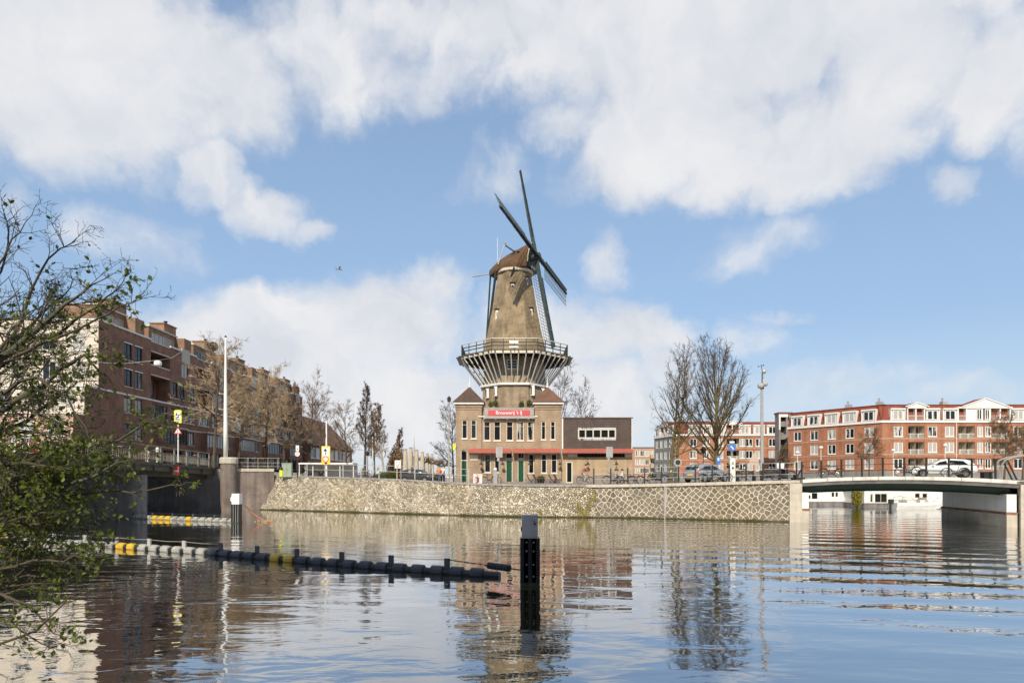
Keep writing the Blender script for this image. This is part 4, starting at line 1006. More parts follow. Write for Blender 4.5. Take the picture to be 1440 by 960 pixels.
# the cap, turned with the sails towards the right
a_ = Vector((.938, -.347, 0)); h_ = Vector((-.347, -.938, 0)); up = Vector((0,0,1))
def capp(t, w, z): return MC*1 + a_*t - h_*w + Vector((0,0,z))
st = [(-3.25,.12,27.75,28.35), (-2.7,1.05,27.35,28.75), (-1.9,1.75,27.45,29.25), (-.8,2.15,27.68,29.85), (.6,2.2,27.72,30.45), (1.6,1.95,27.72,30.85), (2.15,1.75,27.75,31.05)]
b = MB(); sec = [(-1,0),(-1.02,.14),(-.93,.36),(-.72,.62),(-.40,.86),(-.12,.98),(0,1),(.12,.98),(.40,.86),(.72,.62),(.93,.36),(1.02,.14),(1,0)]
for (t, w, zb, ztp) in st:
    for (p, q) in sec: b.v.append(tuple(capp(t, w*p, zb+(ztp-zb)*q)))
ns = len(sec)
for i in range(len(st)-1):
    for j in range(ns-1): b.f.append((i*ns+j, i*ns+j+1, (i+1)*ns+j+1, (i+1)*ns+j)); b.m.append(0)
    b.f.append((i*ns+ns-1, i*ns, (i+1)*ns, (i+1)*ns+ns-1)); b.m.append(0)
b.f.append(tuple(range(ns))); b.m.append(0)
b.build('cap', M['thatch_dark'], WM, world=True)
b = MB(); o_ = [capp(2.17, 1.72*p, 27.78+3.2*q) for p, q in sec]; o2 = [x+a_*.10 for x in o_]
b.add(o_+o2, [tuple(range(ns,2*ns))]+[(j,(j+1)%ns,ns+(j+1)%ns,ns+j) for j in range(ns)]); b.build('cap_front', M['teal'], WM, world=True)
b = MB(); b.path([capp(2.25,1.72*p,27.8+3.2*q) for p, q in sec[1:-1]], .055, 5); b.build('cap_edge_board', M['cream'], WM, world=True)
b = MB()
b.beam(capp(2.3,-.55,28.0), capp(2.3,.55,28.0), .3,.3); b.tube(capp(1.5,0,28.9), capp(2.4,0,29.2), .32, n=10)
b.build('breast_beam', M['cream'], WM, world=True)
# tail: pole and braces down to the gallery, winch at the foot
foot = capp(-3.75, 0, GZ+.9)
for (p, q, r) in ((capp(-3.1,0,28.1), foot, .11), (capp(-1.7,1.7,27.7), foot+Vector((0,.15,0)), .13), (capp(-1.7,-1.7,27.7), foot-Vector((0,.15,0)), .16), (capp(.8,-2.3,27.6), foot+Vector((.05,-.1,.3)), .10)):
    b = MB(); b.tube(p, q, r, n=6); b.build('tail_brace', M['teal'], WM, world=True)
b = MB(); b.cbox((foot.x,foot.y,foot.z-.35), (.5,.5,.9)); b.tube(foot+Vector((0,-.5,-.2)), foot+Vector((0,.5,-.2)), .45, n=12); b.build('winch', M['teal'], WM, world=True)
b = MB(); b.tube(capp(-2.9,.2,27.98), capp(-5.0,.2,27.93), .06, n=6); b.tube(capp(-4.3,.2,27.95), capp(-5.6,.2,27.9), .085, n=6, mi=1); b.build('tail_spar', [M['pole_grey'], M['sign_grey']], WM, world=True)
b = MB(); p = capp(-2.2,0,28.9); b.tube(p, p+Vector((0,0,3.3)), .028, n=5); b.build('lightning_rod', M['white'], WM, world=True)
b = MB(); b.tube(capp(-1.35,-2.0,28.2), capp(-.75,-1.2,30.9), .075, n=6); b.ball(capp(-.75,-1.2,30.95), .15); b.build('roof_rod', M['pole_grey'], WM, world=True)
b = MB(); p = capp(-.55,-1.6,30.5); b.beam(p, p+Vector((1.2,-.5,-1.0)), .16,.16); b.cbox(p+Vector((1.25,-.5,-1.3)), (.22,.25,.8)); b.cbox(p+Vector((1.25,-.5,-.85)), (.8,.3,.14)); b.build('roof_bracket', M['iron'], WM, world=True)
# sails
tl, th = radians(12.5), radians(7.1)
nv = (a_*cos(tl) + up*sin(tl)).normalized(); vv = (-a_*sin(tl) + up*cos(tl)).normalized()
Adir = vv*cos(th) - h_*sin(th); Bdir = vv*sin(th) + h_*cos(th)
HUB = at(755, 360.5, 76.0)
b = MB(); b.tube(HUB-nv*.9, HUB+nv*.45, .42, .36, n=10); b.build('windshaft_head', M['iron'], WM, world=True)
LS = 11.6
for k, (D, W) in enumerate(((Adir,-Bdir), (Bdir,Adir), (-Adir,Bdir), (-Bdir,-Adir))):
    oz = nv*(.12 if k % 2 else -.12)
    Wp = (W*cos(radians(13)) - nv*sin(radians(13))).normalized(); Lp = -Wp
    C = HUB + oz
    b = MB(); n_ = 6
    for i in range(n_):
        r0, r1 = LS*i/n_, LS*(i+1)/n_; w = .40-.2*i/n_
        b.beam(C+D*r0, C+D*r1, w, w*1.05, up=nv)
    sl = b.build('sail', M['teal'], WM, world=True)
    L_ = -WM.location
    b = MB(); nb = 22
    for i in range(nb+1):
        r = 2.6 + (LS-.1-2.6)*i/nb; b.beam(C+D*r-Wp*.06, C+D*r+Wp*1.75, .032, .04, up=nv)
    for w in (.60, 1.17, 1.73): b.beam(C+D*2.6+Wp*w+nv*.045, C+D*(LS-.1)+Wp*w+nv*.045, .038, .034, up=nv)
    b.build('lattice', M['sail_lath'] if 'sail_lath' in M else M.setdefault('sail_lath', mat('weathered_laths', (0.10,0.105,0.10), .7, .25, 3)), sl).location = L_
    b = MB()
    for i in range(4):
        r0, r1 = 2.6+(LS-2.7)*i/4+.02, 2.6+(LS-2.7)*(i+1)/4-.02
        b.add([C+D*r0+Lp*.08, C+D*r1+Lp*.08, C+D*r1+Lp*.5+nv*.12, C+D*r0+Lp*.5+nv*.12], [(0,1,2,3)]); b.add([C+D*r0+Lp*.08-nv*.03, C+D*r1+Lp*.08-nv*.03, C+D*r1+Lp*.5+nv*.09, C+D*r0+Lp*.5+nv*.09], [(3,2,1,0)])
    b.build('leading_board', M['teal'], sl).location = L_

# ================================================================== brown brick apartments on the left
AB = thing('brown_apartment_block', 'long brown brick apartment block in shade with balconies, chimneys and a sunlit cream end wall', 'building', (-46, 85, 4.0))
M['blue_frame'] = mat('dark_blue_frames', (0.035,0.05,0.075), 0.5, .15, 2)
M['beige_panel'] = mat('beige_panel', (0.50,0.45,0.38), .6, .08, 1)
FX = -40.0; UV_ = (0.0, 1.0); ZP = 18.3; ZS = 11.6
rows_ = [(4.75,6.3),(7.1,8.7),(9.85,11.4),(12.55,14.3),(15.35,17.0)]
rnd = random.Random(11)
wallm = MB(); bandm = []
def wband(o, a0, a1, z, h=.24, d=.09, nm='white_band', m='white'):
    k = MB(); k.wb(o, UV_, a0, a1, z, z+h, -.05, d); return k.build(nm, M[m], AB, world=True)
# first block, flush: two narrow windows per floor near its far end
o = (FX, 61.9); L0 = 9.0; holes = []
for (z0, z1) in rows_[1:]:
    for (a0, a1) in ((4.1,5.5),(6.0,7.35)): holes.append((a0,a1,z0,z1))
wallm.wall(o, UV_, L0, 4, ZP, holes, .14)
for h in holes: window(AB, o, UV_, *h, 2, 1, 'blue_frame', .07, .11, True, 'pane_light', 'cream')
for (a0,a1,z0,z1) in holes:
    if z1 > 12: wband(o, a0-.05, a1+.05, z1+.02, .10, .04, 'lintel')
wband(o, 0, L0, ZP, .18); wband(o, -2.0, L0, ZS, .18)
wallm.wall((FX, 59.9), UV_, 2.0, 4, ZS+.1); wallm.wall((FX, 58.4), UV_, 1.5, 4, 8.9)
# the repeated bays
NB = 5
for k in range(NB):
    Y0 = 70.9+10.25*k; o = (FX, Y0); far = k >= 3
    oR = (FX-1.7, Y0)
    # recess with balconies, above the white band
    wallm.wall(oR, UV_, 4.0, ZS, ZP-.9, [] if far else [(.6,1.9,12.5,14.6),(2.4,3.6,12.5,14.6),(.6,3.4,15.4,17.2)], .12)
    if not far:
        for h in [(.6,1.9,12.5,14.6),(2.4,3.6,12.5,14.6),(.6,3.4,15.4,17.2)]: window(AB, oR, UV_, *h, 2, 1, 'blue_frame', .07, .08, False, 'pane')
    wallm.wall((FX-1.7, Y0), (1,0), 1.7, ZS, ZP)       # near return (faces the sun)
    wallm.wall((FX, Y0+4.0), (-1,0), 1.7, ZS, ZP) if False else None
    wallm.add([(FX-1.7,Y0+4.0,ZS),(FX,Y0+4.0,ZS),(FX,Y0+4.0,ZP),(FX-1.7,Y0+4.0,ZP)], [(0,1,2,3)])
    for z in (14.55, 17.15):
        b = MB(); b.box((FX-1.7,Y0+.01,z-.1), (FX-.02,Y0+3.98,z+.1)); b.wb(o, UV_, .01, 3.98, z+.1, z+1.0, -.16, -.03)
        bb = b.build('balcony', M['brick_brown'], AB, world=True)
        c = MB(); c.wb(o, UV_, .01, 3.98, z+1.0, z+1.12, -.2, .02); c.wb(o, UV_, .01, 3.98, z-.1, z+.02, -.1, .03)
        c.build('balcony_coping', M['cream'], bb).location = -AB.location
    wallm.add([(FX-1.7,Y0,ZS),(FX,Y0,ZS),(FX,Y0+4,ZS),(FX-1.7,Y0+4,ZS)], [(0,1,2,3)])
    # projecting block
    ob = (FX, Y0+4.0); hb = []
    for a0, a1 in ((.3,1.7),(2.0,3.3),(4.2,5.9)): hb.append((a0,a1,12.5,14.35))
    hb.append((2.6,4.2,15.3,16.9))
    wallm.wall(ob, UV_, 6.25, ZS, ZP, hb, .14)
    for h in hb: window(AB, ob, UV_, *h, 2, 1, 'blue_frame' if rnd.random() < .6 else 'cream', .07, .11, True, 'pane_light', 'cream')
    c = MB(); c.wb(ob, UV_, 2.5, 4.4, 17.0, 18.7, .0, .12); c.build('beige_panel', M['beige_panel'], AB, world=True)
    wband(ob, 0, 6.25, ZP, .18)
    # lower floors: strips of windows, and a bay under the second band
    hl = [(.3,3.4,9.75,11.3),(4.2,6.0,9.75,11.3),(6.8,9.7,9.75,11.3)]
    bay0, bay1 = (1.2, 6.6)
    hg = [(7.3,9.6,7.1,8.65)]
    wallm.wall(o, UV_, 10.25, 4, ZS, hl+hg+[(.8,3.0,4.6,6.3),(4.0,6.6,4.6,6.3),(7.4,9.4,4.2,6.4)], .14)
    for h in hl+hg: window(AB, o, UV_, *h, 4 if h[1]-h[0] > 2 else 2, 1, 'cream' if rnd.random() < .5 else 'blue_frame', .07, .11, True, 'pane_light', 'cream')
    for h in [(.8,3.0,4.6,6.3),(4.0,6.6,4.6,6.3),(7.4,9.4,4.2,6.4)]: window(AB, o, UV_, *h, 3, 1, 'blue_frame', .07, .11, False, 'pane_dark')
    b = MB(); oB = (FX+.75, Y0)
    b.wall(oB, UV_, bay1, 6.3, 8.8, [(bay0+.2,bay1-.2,7.0,8.65)], .1)
    b.f = [f for f in b.f]; b.__init__()
    b.wb(o, UV_, bay0, bay1, 6.2, 6.95, 0, .75); b.wb(o, UV_, bay0, bay1, 8.66, 8.8, 0, .75); b.wb(o, UV_, bay0, bay0+.15, 6.95, 8.66, 0, .75); b.wb(o, UV_, bay1-.15, bay1, 6.95, 8.66, 0, .75)
    by = b.build('bay', M['brick_brown'], AB, world=True)
    window(AB, (FX+.75, Y0), UV_, bay0+.15, bay1-.15, 6.95, 8.66, 7, 1, 'blue_frame', .07, .05, False, 'pane')
    for (a0, a1, d_) in ((0,bay0,.06),(bay0,bay1,.84),(bay1,10.25,.06)):
        c = MB(); c.wb(o, UV_, a0, a1, 8.81, 8.97, 0, d_); c.build('white_band', M['cream'], AB, world=True)
wband((FX, 70.9), 0, 10.25*NB, ZS, .18)
YE = 70.9+10.25*NB
# end walls and back
wallm.wall((FX, YE), (-1,0), 14, 4, ZP); wallm.wall((FX-14, YE), (0,-1), YE-61.9, 4, ZP)
wallm.build('wall', M['brick_brown'], AB, world=True)
rf = MB(); rf.box((FX-13.9,61.95,ZP-.3), (FX-1.75,YE,ZP-.1)); rf.box((FX-1.75,61.95,ZP-.3),(FX-.1,70.8,ZP-.1)); rf.build('roof', M['asphalt'], AB, world=True)
# penthouses and chimneys
for k in range(-1, NB):
    Y0 = 70.9+10.25*k
    a0, a1 = (64.0-Y0, 8.2) if k < 0 else (2.2, 8.2)
    oP = (FX-1.5, Y0); z0, z1 = ZP-.1, 20.35
    b = MB(); hs = [(a0+.7, a1-.5, 18.75, 19.9)]
    b.wall(oP, UV_, a1-0, z0, z1, hs, .12) if False else None
    o2 = (FX-1.5, Y0+a0); h2 = [(.6, a1-a0-.4, 18.75, 19.85)]
    b.wall(o2, UV_, a1-a0, z0, z1, h2, .12); b.wall((FX-5.5, Y0+a0), (1,0), 4.0, z0, z1); b.wall((FX-1.5, Y0+a1), (-1,0), 4, z0, z1)
    b.build('penthouse_wall', M['brick_warm'] if 'brick_warm' in M else M.setdefault('brick_warm', brick_mat('warm_brown_brick', (0.27,0.14,0.08), (0.34,0.19,0.115), (0.28,0.22,0.17))), AB, world=True)
    c = MB(); c.box((FX-5.6,Y0+a0-.12,z1), (FX-1.35,Y0+a1+.1,z1+.16)); c.build('penthouse_coping', M['cream'], AB, world=True)
    window(AB, o2, UV_, *h2[0], 6, 1, 'cream', .07, .08, True, 'pane_light')
    ch = MB(); ch.box((FX-3.6,Y0+6.2,ZP), (FX-1.9,Y0+8.9,21.6 if k <= 1 else 21.2)); ch.box((FX-3.7,Y0+6.1,21.6 if k <= 1 else 21.2), (FX-1.8,Y0+9.0,21.75 if k <= 1 else 21.35))
    cc = ch.build('chimney', M['brick_warm'], AB, world=True)
    p = MB(); p.lathe([(.16,0),(.16,.5),(.24,.52),(.24,.62)], 8, (FX-2.7,Y0+8.0,21.7 if k <= 1 else 21.3)); p.build('chimney_pot', M['iron'], cc).location = -AB.location
    c2 = MB(); c2.box((FX-1.85,Y0+7.9,ZP-.1), (FX-.35,Y0+9.6,20.2)); c2.build('chimney', M['brick_warm'], AB, world=True)
# sunlit end wall, in three steps, cream render with pinkish brick below
def endwall(Y, X0, X1, z0, z1, wins, m):
    o = (X0, Y); b = MB(); hs = [(x-X0, x2-X0, a, c) for (x, x2, a, c) in wins]
    b.wall(o, U, X1-X0, z0, z1, hs, .14); b.build('end_wall', m, AB, world=True)
    for h in hs: window(AB, o, U, *h, 2 if h[1]-h[0] > 1 else 1, 1, 'white', .09, .1, True, 'pane_light')
    c = MB(); c.wb(o, U, 0, X1-X0, z1, z1+.14, -.3, .08); c.build('end_coping', M['white'], AB, world=True)
endwall(61.9, -54, FX, ZS, ZP, [(-42.6,-41.2,15.4,17.0),(-42.6,-41.2,12.6,14.3),(-45.5,-44.1,15.4,17),(-45.5,-44.1,12.6,14.3),(-48.6,-47,15.4,17),(-48.6,-47,12.6,14.3),(-52,-50.6,15.4,17),(-52,-50.6,12.6,14.3)], M['render'])
endwall(59.9, -54, FX-.02, 8.9, ZS, [(-42.4,-41.0,9.8,11.3),(-45.3,-43.7,9.8,11.3),(-48.4,-46.8,9.8,11.3),(-52,-50.4,9.8,11.3)], M['render'])
M['pink_render'] = mat('pinkish_render', (0.55,0.36,0.28), .85, .12, .6, streak=.2)
endwall(58.4, -54, FX-.04, 4.0, 8.9, [(-42.4,-40.8,6.9,8.5),(-45.3,-43.7,6.9,8.5),(-48.4,-46.8,6.9,8.5),(-52,-50.4,6.9,8.5),(-42.4,-41,4.3,6.2),(-46,-44,4.3,6.2)], M['pink_render'])
b = MB(); b.box((-54,59.9,ZS-.02),(FX-.02,61.95,ZS+.06)); b.box((-54,58.4,8.86),(FX-.04,59.95,8.96)); b.build('terrace', M['concrete'], AB, world=True)
# brown roofed house further along the same street
BR = thing('brown_roofed_house', 'low brick house with a large steep brown roof beyond the apartment block', 'house', (-38, 128, 4))
b = MB(); YA = 123.0; o = (FX+1.0, YA); hs = [(1.0+3.4*i, 3.8+3.4*i, 6.9, 9.0) for i in range(9)]
b.wall(o, UV_, 33, 3.5, 9.6, hs, .12); b.wall((FX-11, YA), (1,0), 12, 3.5, 9.6)
b.add([(FX+1,YA,9.6),(FX-11,YA,9.6),(FX-5,YA,16.2)], [(2,1,0)]); b.build('wall', M['brick_brown'], BR, world=True)
for h in hs: window(BR, o, UV_, *h, 4, 1, 'white', .1, .08, True, 'pane_light')
b = MB(); b.add([(FX+1.4,YA-.3,9.5),(FX+1.4,YA+33,9.5),(FX-5,YA+33,16.3),(FX-5,YA-.3,16.3),(FX-11.4,YA-.3,9.5),(FX-11.4,YA+33,9.5),
                 (FX+1.4,YA-.3,9.3),(FX+1.4,YA+33,9.3),(FX-5,YA+33,16.1),(FX-5,YA-.3,16.1)], [(0,1,2,3),(3,2,5,4),(7,6,9,8),(0,3,9,6),(1,0,6,7)]); b.build('roof', M['roof_red2'], BR, world=True)

# ================================================================== red brick houses on the right
def px_on(P, u, px):
    k = (px-720)/F; return (k*P[1]-P[0])/(u[0]-k*u[1])
def red_house(T, P, u, L, dormers, cols, loggias, base=2.9, zc=13.1, zr=16.4, brick='brick_orange', plinth=None, peds=(), narrow=(), pipes=(), wide=()):
    rowz = [(4.7,6.55),(7.65,9.55),(10.55,12.45)]
    hs = []; lg = []
    for a in cols:
        for z in rowz: hs.append((a-.85,a+.85,z[0],z[1]))
    for a in narrow:
        for z in rowz: hs.append((a-.55,a+.55,z[0],z[1]))
    for a in loggias:
        for z in rowz: lg.append((a-.75,a+.75,z[0]-.25,z[1]+.05))
    b = MB(); b.wall(P, u, L, base, zc, hs, .13); b.__init__()
    b.wall(P, u, L, base, zc, hs+lg, .13)
    n = (u[1], -u[0])
    for (a0,a1,z0,z1) in lg:   # open loggias behind the wall face
        Q = lambda a, d: (P[0]+u[0]*a+n[0]*d, P[1]+u[1]*a+n[1]*d)
        D = -1.6; A0, A1, B1, B0 = Q(a0,-.13), Q(a1,-.13), Q(a1,D), Q(a0,D)
        for (p, q) in ((B0,B1),(A0,B0),(B1,A1)): b.add([(p[0],p[1],z0),(q[0],q[1],z0),(q[0],q[1],z1),(p[0],p[1],z1)], [(0,1,2,3)], 1)
        b.add([(*A0,z0),(*A1,z0),(*B1,z0),(*B0,z0)], [(0,1,2,3)], 1); b.add([(*A0,z1),(*A1,z1),(*B1,z1),(*B0,z1)], [(3,2,1,0)], 1)
    b.build('wall', [M[brick], M['cream']], T, world=True)
    for (a0,a1,z0,z1) in lg:
        w = MB(); w.wb(P,u,a0+.02,a1-.02,z0+.75,z0+.82,-.10,-.05)
        x = a0+.05
        while x < a1: w.wb(P,u,x,x+.025,z0,z0+.75,-.09,-.06); x += .14
        w.build('balustrade', M['white'], T, world=True)
        g = MB(); g.wq(P,u,a0+.25,a1-.2,z0,z1-.15,-1.57); g.build('balcony_door', M['pane_dark'], T, world=True)
    for h in hs: window(T, P, u, *h, 2, 1, 'white', .13, .09, True, 'pane_light', bars=.14)
    for z in (7.25, 10.15):
        k = MB(); k.wb(P,u,0,L,z,z+.10,-.02,.03); k.build('string_course', M['stone'], T, world=True)
    k = MB(); k.wb(P,u,-.1,L+.1,zc,zc+.42,-.2,.22); k.build('cornice', M['white'], T, world=True)
    if plinth: k = MB(); k.wb(P,u,0,L,base,base+1.35,-.02,.04); k.build('plinth', M['brick_grey'], T, world=True)
    # mansard
    r = MB(); Q = lambda a, d, z: (P[0]+u[0]*a+n[0]*d, P[1]+u[1]*a+n[1]*d, z)
    r.add([Q(-.1,.05,zc+.42),Q(L+.1,.05,zc+.42),Q(L+.1,-.9,zr),Q(-.1,-.9,zr),Q(L+.1,-9,zr+.3),Q(-.1,-9,zr+.3)], [(0,1,2,3),(3,2,4,5)])
    r.add([Q(-.1,.05,zc+.42),Q(-.1,-.9,zr),Q(-.1,-9,zr+.3),Q(-.1,-9,zc)], [(0,1,2,3)])
    r.build('roof', M['roof_red'], T, world=True)
    k = MB(); k.wb(P,u,-.15,L+.15,zr,zr+.12,-1.0,-.75); k.build('roof_edge', M['roof_red'], T, world=True)
    def dormer(a0, a1, z0, z1, ped=False, openp=False):
        d = MB(); d.wb(P,u,a0,a1,z1,z1+.28,-1.2,.32); d.wb(P,u,a0,a0+.16,z0,z1,-1.1,.2); d.wb(P,u,a1-.16,a1,z0,z1,-1.1,.2)
        if not openp: d.wb(P,u,a0+.16,a1-.16,z0,z1,-1.1,.02)
        if ped:
            m_ = (a0+a1)/2; hw_ = min((a1-a0)/2+.35, 4.2); pk = z1+.285+hw_*.36
            d.add([Q(m_-hw_,.34,z1+.285),Q(m_+hw_,.34,z1+.285),Q(m_,.34,pk)], [(0,1,2)])
            d.add([Q(m_-hw_-.12,.45,z1+.27),Q(m_+hw_+.12,.45,z1+.27),Q(m_,.45,pk+.07),Q(m_-hw_-.12,-2.6,z1+.27),Q(m_+hw_+.12,-2.6,z1+.27),Q(m_,-2.6,pk+.07)], [(2,1,4,5),(0,2,5,3)], 1)
            for (pa, pb) in ((m_-hw_-.1, m_), (m_+hw_+.1, m_)): d.beam(Q(pa,.42,z1+.30), Q(pb,.42,pk+.02), .12, .16)
        return d.build('dormer', [M['white'], M['roof_red']], T, world=True)
    for a in dormers:
        dm = dormer(a-1.35, a+1.35, zc+.43, zc+2.35)
        window(T, P, u, a-.95, a+.95, zc+.5, zc+2.25, 2, 1, 'white', .14, -.14, False, 'pane_light', bars=.16)
    for (a0, a1, opens) in peds:
        dm = dormer(a0, a1, zc+.43, zc+2.6, True, True)
        k = MB(); m_ = len(opens)
        for (o0, o1, kind) in opens:
            if kind == 'open':
                g = MB(); g.wq(P,u,o0,o1,zc+.5,zc+2.55,-1.0); g.build('balcony_door', M['pane_dark'], T, world=True)
                w = MB(); w.wb(P,u,o0,o1,zc+1.25,zc+1.32,.05,.1)
                x = o0
                while x < o1: w.wb(P,u,x,x+.025,zc+.5,zc+1.25,.06,.09); x += .14
                w.build('balustrade', M['white'], T, world=True)
            elif kind == 'panel':
                w = MB(); w.wb(P,u,o0,o1,zc+.45,zc+2.58,-1,.1); w.build('dormer_panel', M['white'], T, world=True)
            else: window(T, P, u, o0, o1, zc+.5, zc+2.5, 2, 1, 'white', .14, -.14, False, 'pane_light', bars=.14)
            w = MB(); w.wb(P,u,o1,o1+.22,zc+.44,zc+2.58,-1,.16); w.build('dormer_post', M['white'], T, world=True)
    for a in pipes: k = MB(); k.tube(Q(a,.09,base), Q(a,.09,zc), .06, n=6); k.build('drainpipe', M['white'], T, world=True)
    for a in wide:
        k = MB(); k.wb(P,u,a,a+1.0,zr+.1,zr+1.0,-4.5,-3.5); k.wb(P,u,a+.2,a+.5,zr+1,zr+1.7,-4.2,-3.9); k.build('roof_vent', M['galv'], T, world=True)

RH = thing('red_brick_housing', 'long red brick housing block with white dormers and cornice beyond the right bridge', 'building', (70, 120, 3))
PA, PB = (57.4,133.0), (67.6,117.0); LA = sqrt((PB[0]-PA[0])**2+(PB[1]-PA[1])**2); uA = ((PB[0]-PA[0])/LA, (PB[1]-PA[1])/LA)
cA = [px_on(PA, uA, p) for p in (1121.5, 1144.9, 1169.6, 1195, 1222)]
red_house(RH, PA, uA, LA, cA, cA, [], plinth=True, wide=(10.0, 16.0))
def xb(p): return xat(p, 117.0)-PB[0]
red_house(RH, PB, (1,0), 34.0, [xb(1262), xb(1310.5), xb(1335.5), xb(1431)], [xb(1263.5), xb(1311.5), xb(1335.5), xb(1432)],
          [xb(1283), xb(1294), xb(1353.5), xb(1365), xb(1401), xb(1412)], plinth=True, narrow=[xb(1378.5), xb(1389.5)], pipes=[xb(1344.5)], wide=(xb(1344),),
          peds=[(xb(1275),xb(1301.5),[(xb(1277),xb(1286.5),'open'),(xb(1289),xb(1298.5),'open')]),
                (xb(1346),xb(1422),[(xb(1348),xb(1357.5),'open'),(xb(1359.5),xb(1370.5),'panel'),(xb(1372.5),xb(1380),'win'),(xb(1384),xb(1391),'win'),(xb(1394),xb(1405),'open'),(xb(1408),xb(1419),'open')])])
MH = thing('corner_brick_housing', 'red brick housing block with a grey brick corner behind the two bare trees', 'building', (50, 155, 3))
PM = (39.2,154.0)
def xm(p): return xat(p, 154.0)-PM[0]
red_house(MH, PM, (1,0), 25.5, [xm(975), xm(994), xm(1012), xm(1047.5), xm(1067), xm(1086)], [xm(975), xm(993.5), xm(1012.3), xm(1044.5), xm(1053.5), xm(1067.5), xm(1086)],
          [xm(1026.5), xm(1035.5)], plinth=True, peds=[(xm(1020),xm(1041),[(xm(1021.5),xm(1029),'open'),(xm(1031.5),xm(1039),'open')])], wide=(xm(1022),))
PC = (36.9,166.0); LC = sqrt((PM[0]-PC[0])**2+(PM[1]-PC[1])**2); uC = ((PM[0]-PC[0])/LC, (PM[1]-PC[1])/LC)
red_house(MH, PC, uC, LC, [2.2, 10.2], [1.8, 4.4, 7.0, 9.8], [], brick='brick_grey', peds=[(4.0,8.6,[(4.3,6.1,'open'),(6.5,8.3,'open')])])
GT = thing('grey_balcony_tower', 'narrow grey brick balcony tower joining the two red housing blocks', 'building', (59, 140, 3))
b = MB(); gx0, gx1 = xat(1095.5,140), xat(1107.5,140)
b.box((gx0+.02,141.4,2.8),(gx1+1,142.2,17.0)); b.box((gx0,140,2.8),(gx0+.35,142.2,17.0)); b.box((gx1-.3,140,2.8),(gx1+.05,142.2,17.0)); b.build('wall', M['brick_grey'], GT, world=True)
for z in (5.6, 8.6, 11.6, 14.4):
    b = MB(); b.box((gx0+.35,139.95,z-.2),(gx1-.3,142.2,z)); b.box((gx0+.35,139.95,z),(gx1-.3,140.1,z+.95)); b.build('balcony', M['brick_grey'], GT, world=True)
b = MB(); b.box((gx0-.15,139.8,17.0),(gx1+1.1,142.4,17.35)); b.build('roof', M['roof_red'], GT, world=True)
b = MB(); b.box((gx0-.05,139.9,16.3),(gx1+.1,140.0,17.0)); b.box((gx0-.05,139.88,13.5),(gx0+.3,139.98,16.3)); b.build('white_surround', M['white'], GT, world=True)
PK = thing('pink_brick_flats', 'small far pinkish brick flats with white windows between annex and bare trees', 'building', (37, 180, 3))
PP = (xat(888,180),180.0); hs = []
for px in (896.5, 903, 910, 918):
    for (z0, z1) in ((9.0,10.7),(6.6,8.2),(4.2,5.8)): hs.append((xat(px,180)-PP[0]-.6, xat(px,180)-PP[0]+.6, z0, z1))
M['brick_pink'] = brick_mat('pink_brick', (0.44,0.24,0.14), (0.50,0.30,0.19), (0.45,0.36,0.28), big=.12)
b = MB(); b.wall(PP, U, 8.2, 2.6, 11.4, hs, .12); b.wall((PP[0],190), (0,-1), 10, 2.6, 11.4); b.build('wall', M['brick_pink'], PK, world=True)
for h in hs: window(PK, PP, U, *h, 2, 1, 'white', .15, .08, False, 'pane_light', bars=.12)
b = MB(); b.box((PP[0]-.1,179.9,11.4),(PP[0]+8.3,190,11.6)); b.build('roof', M['asphalt'], PK, world=True)
for x in (PP[0]+5.2,):
    for z in (8.6, 6.0, 3.6): b = MB(); b.box((x,178.6,z-.15),(x+2.6,180,z+.9)); b.build('balcony', M['brick_pale'], PK, world=True)

# ================================================================== bare trees
def limb(mb, p, d, L, r, rnd, nseg=5, jit=.12, upb=.06, r1=.35, n=5):
    """a tapering crooked limb; returns its points"""
    pts, rads, dirs = [Vector(p)], [r], [d.normalized()]
    for i in range(nseg):
        d = (d + Vector((rnd.gauss(0,jit), rnd.gauss(0,jit), rnd.gauss(0,jit)+upb))).normalized()
        pts.append(pts[-1] + d*L/nseg); rads.append(r*(1-(1-r1)*(i+1)/nseg)); dirs.append(d)
    mb.path(pts, rads, n, cap=False)
    return pts, rads, dirs
def side(d, ang, rnd):
    x = d.orthogonal().normalized(); x.rotate(Matrix.Rotation(rnd.uniform(0, 2*pi), 3, d))
    return (d*cos(ang) + x*sin(ang)).normalized()
STY = {  # clear stem, number of limbs, their angle low and high, length low and high, bias upwards, counts further out
    'vase':   dict(bh=.19, top=.80, n1=44, a=(.98,.22), l=(.60,.34), up=.085, n2=9, n3=5, n4=2, lean=1, l2=.34, a2=.36),
    'twin':   dict(bh=.22, top=.95, n1=22, a=(1.05,.35), l=(.40,.18), up=.08, n2=7, n3=4, n4=2, lean=1, l2=.42, a2=.6),
    'narrow': dict(bh=.24, top=.97, n1=42, a=(.80,.50), l=(.22,.08), up=.12, n2=8, n3=5, n4=3, lean=1, l2=.45, a2=.55),
    'haze':   dict(bh=.40, top=.88, n1=26, a=(1.25,.5), l=(.36,.24), up=.03, n2=9, n3=7, n4=3, lean=1, l2=.46, a2=.75),
    'round':  dict(bh=.22, top=.85, n1=20, a=(1.15,.4), l=(.36,.28), up=.06, n2=8, n3=6, n4=3, lean=1, l2=.46, a2=.65)}
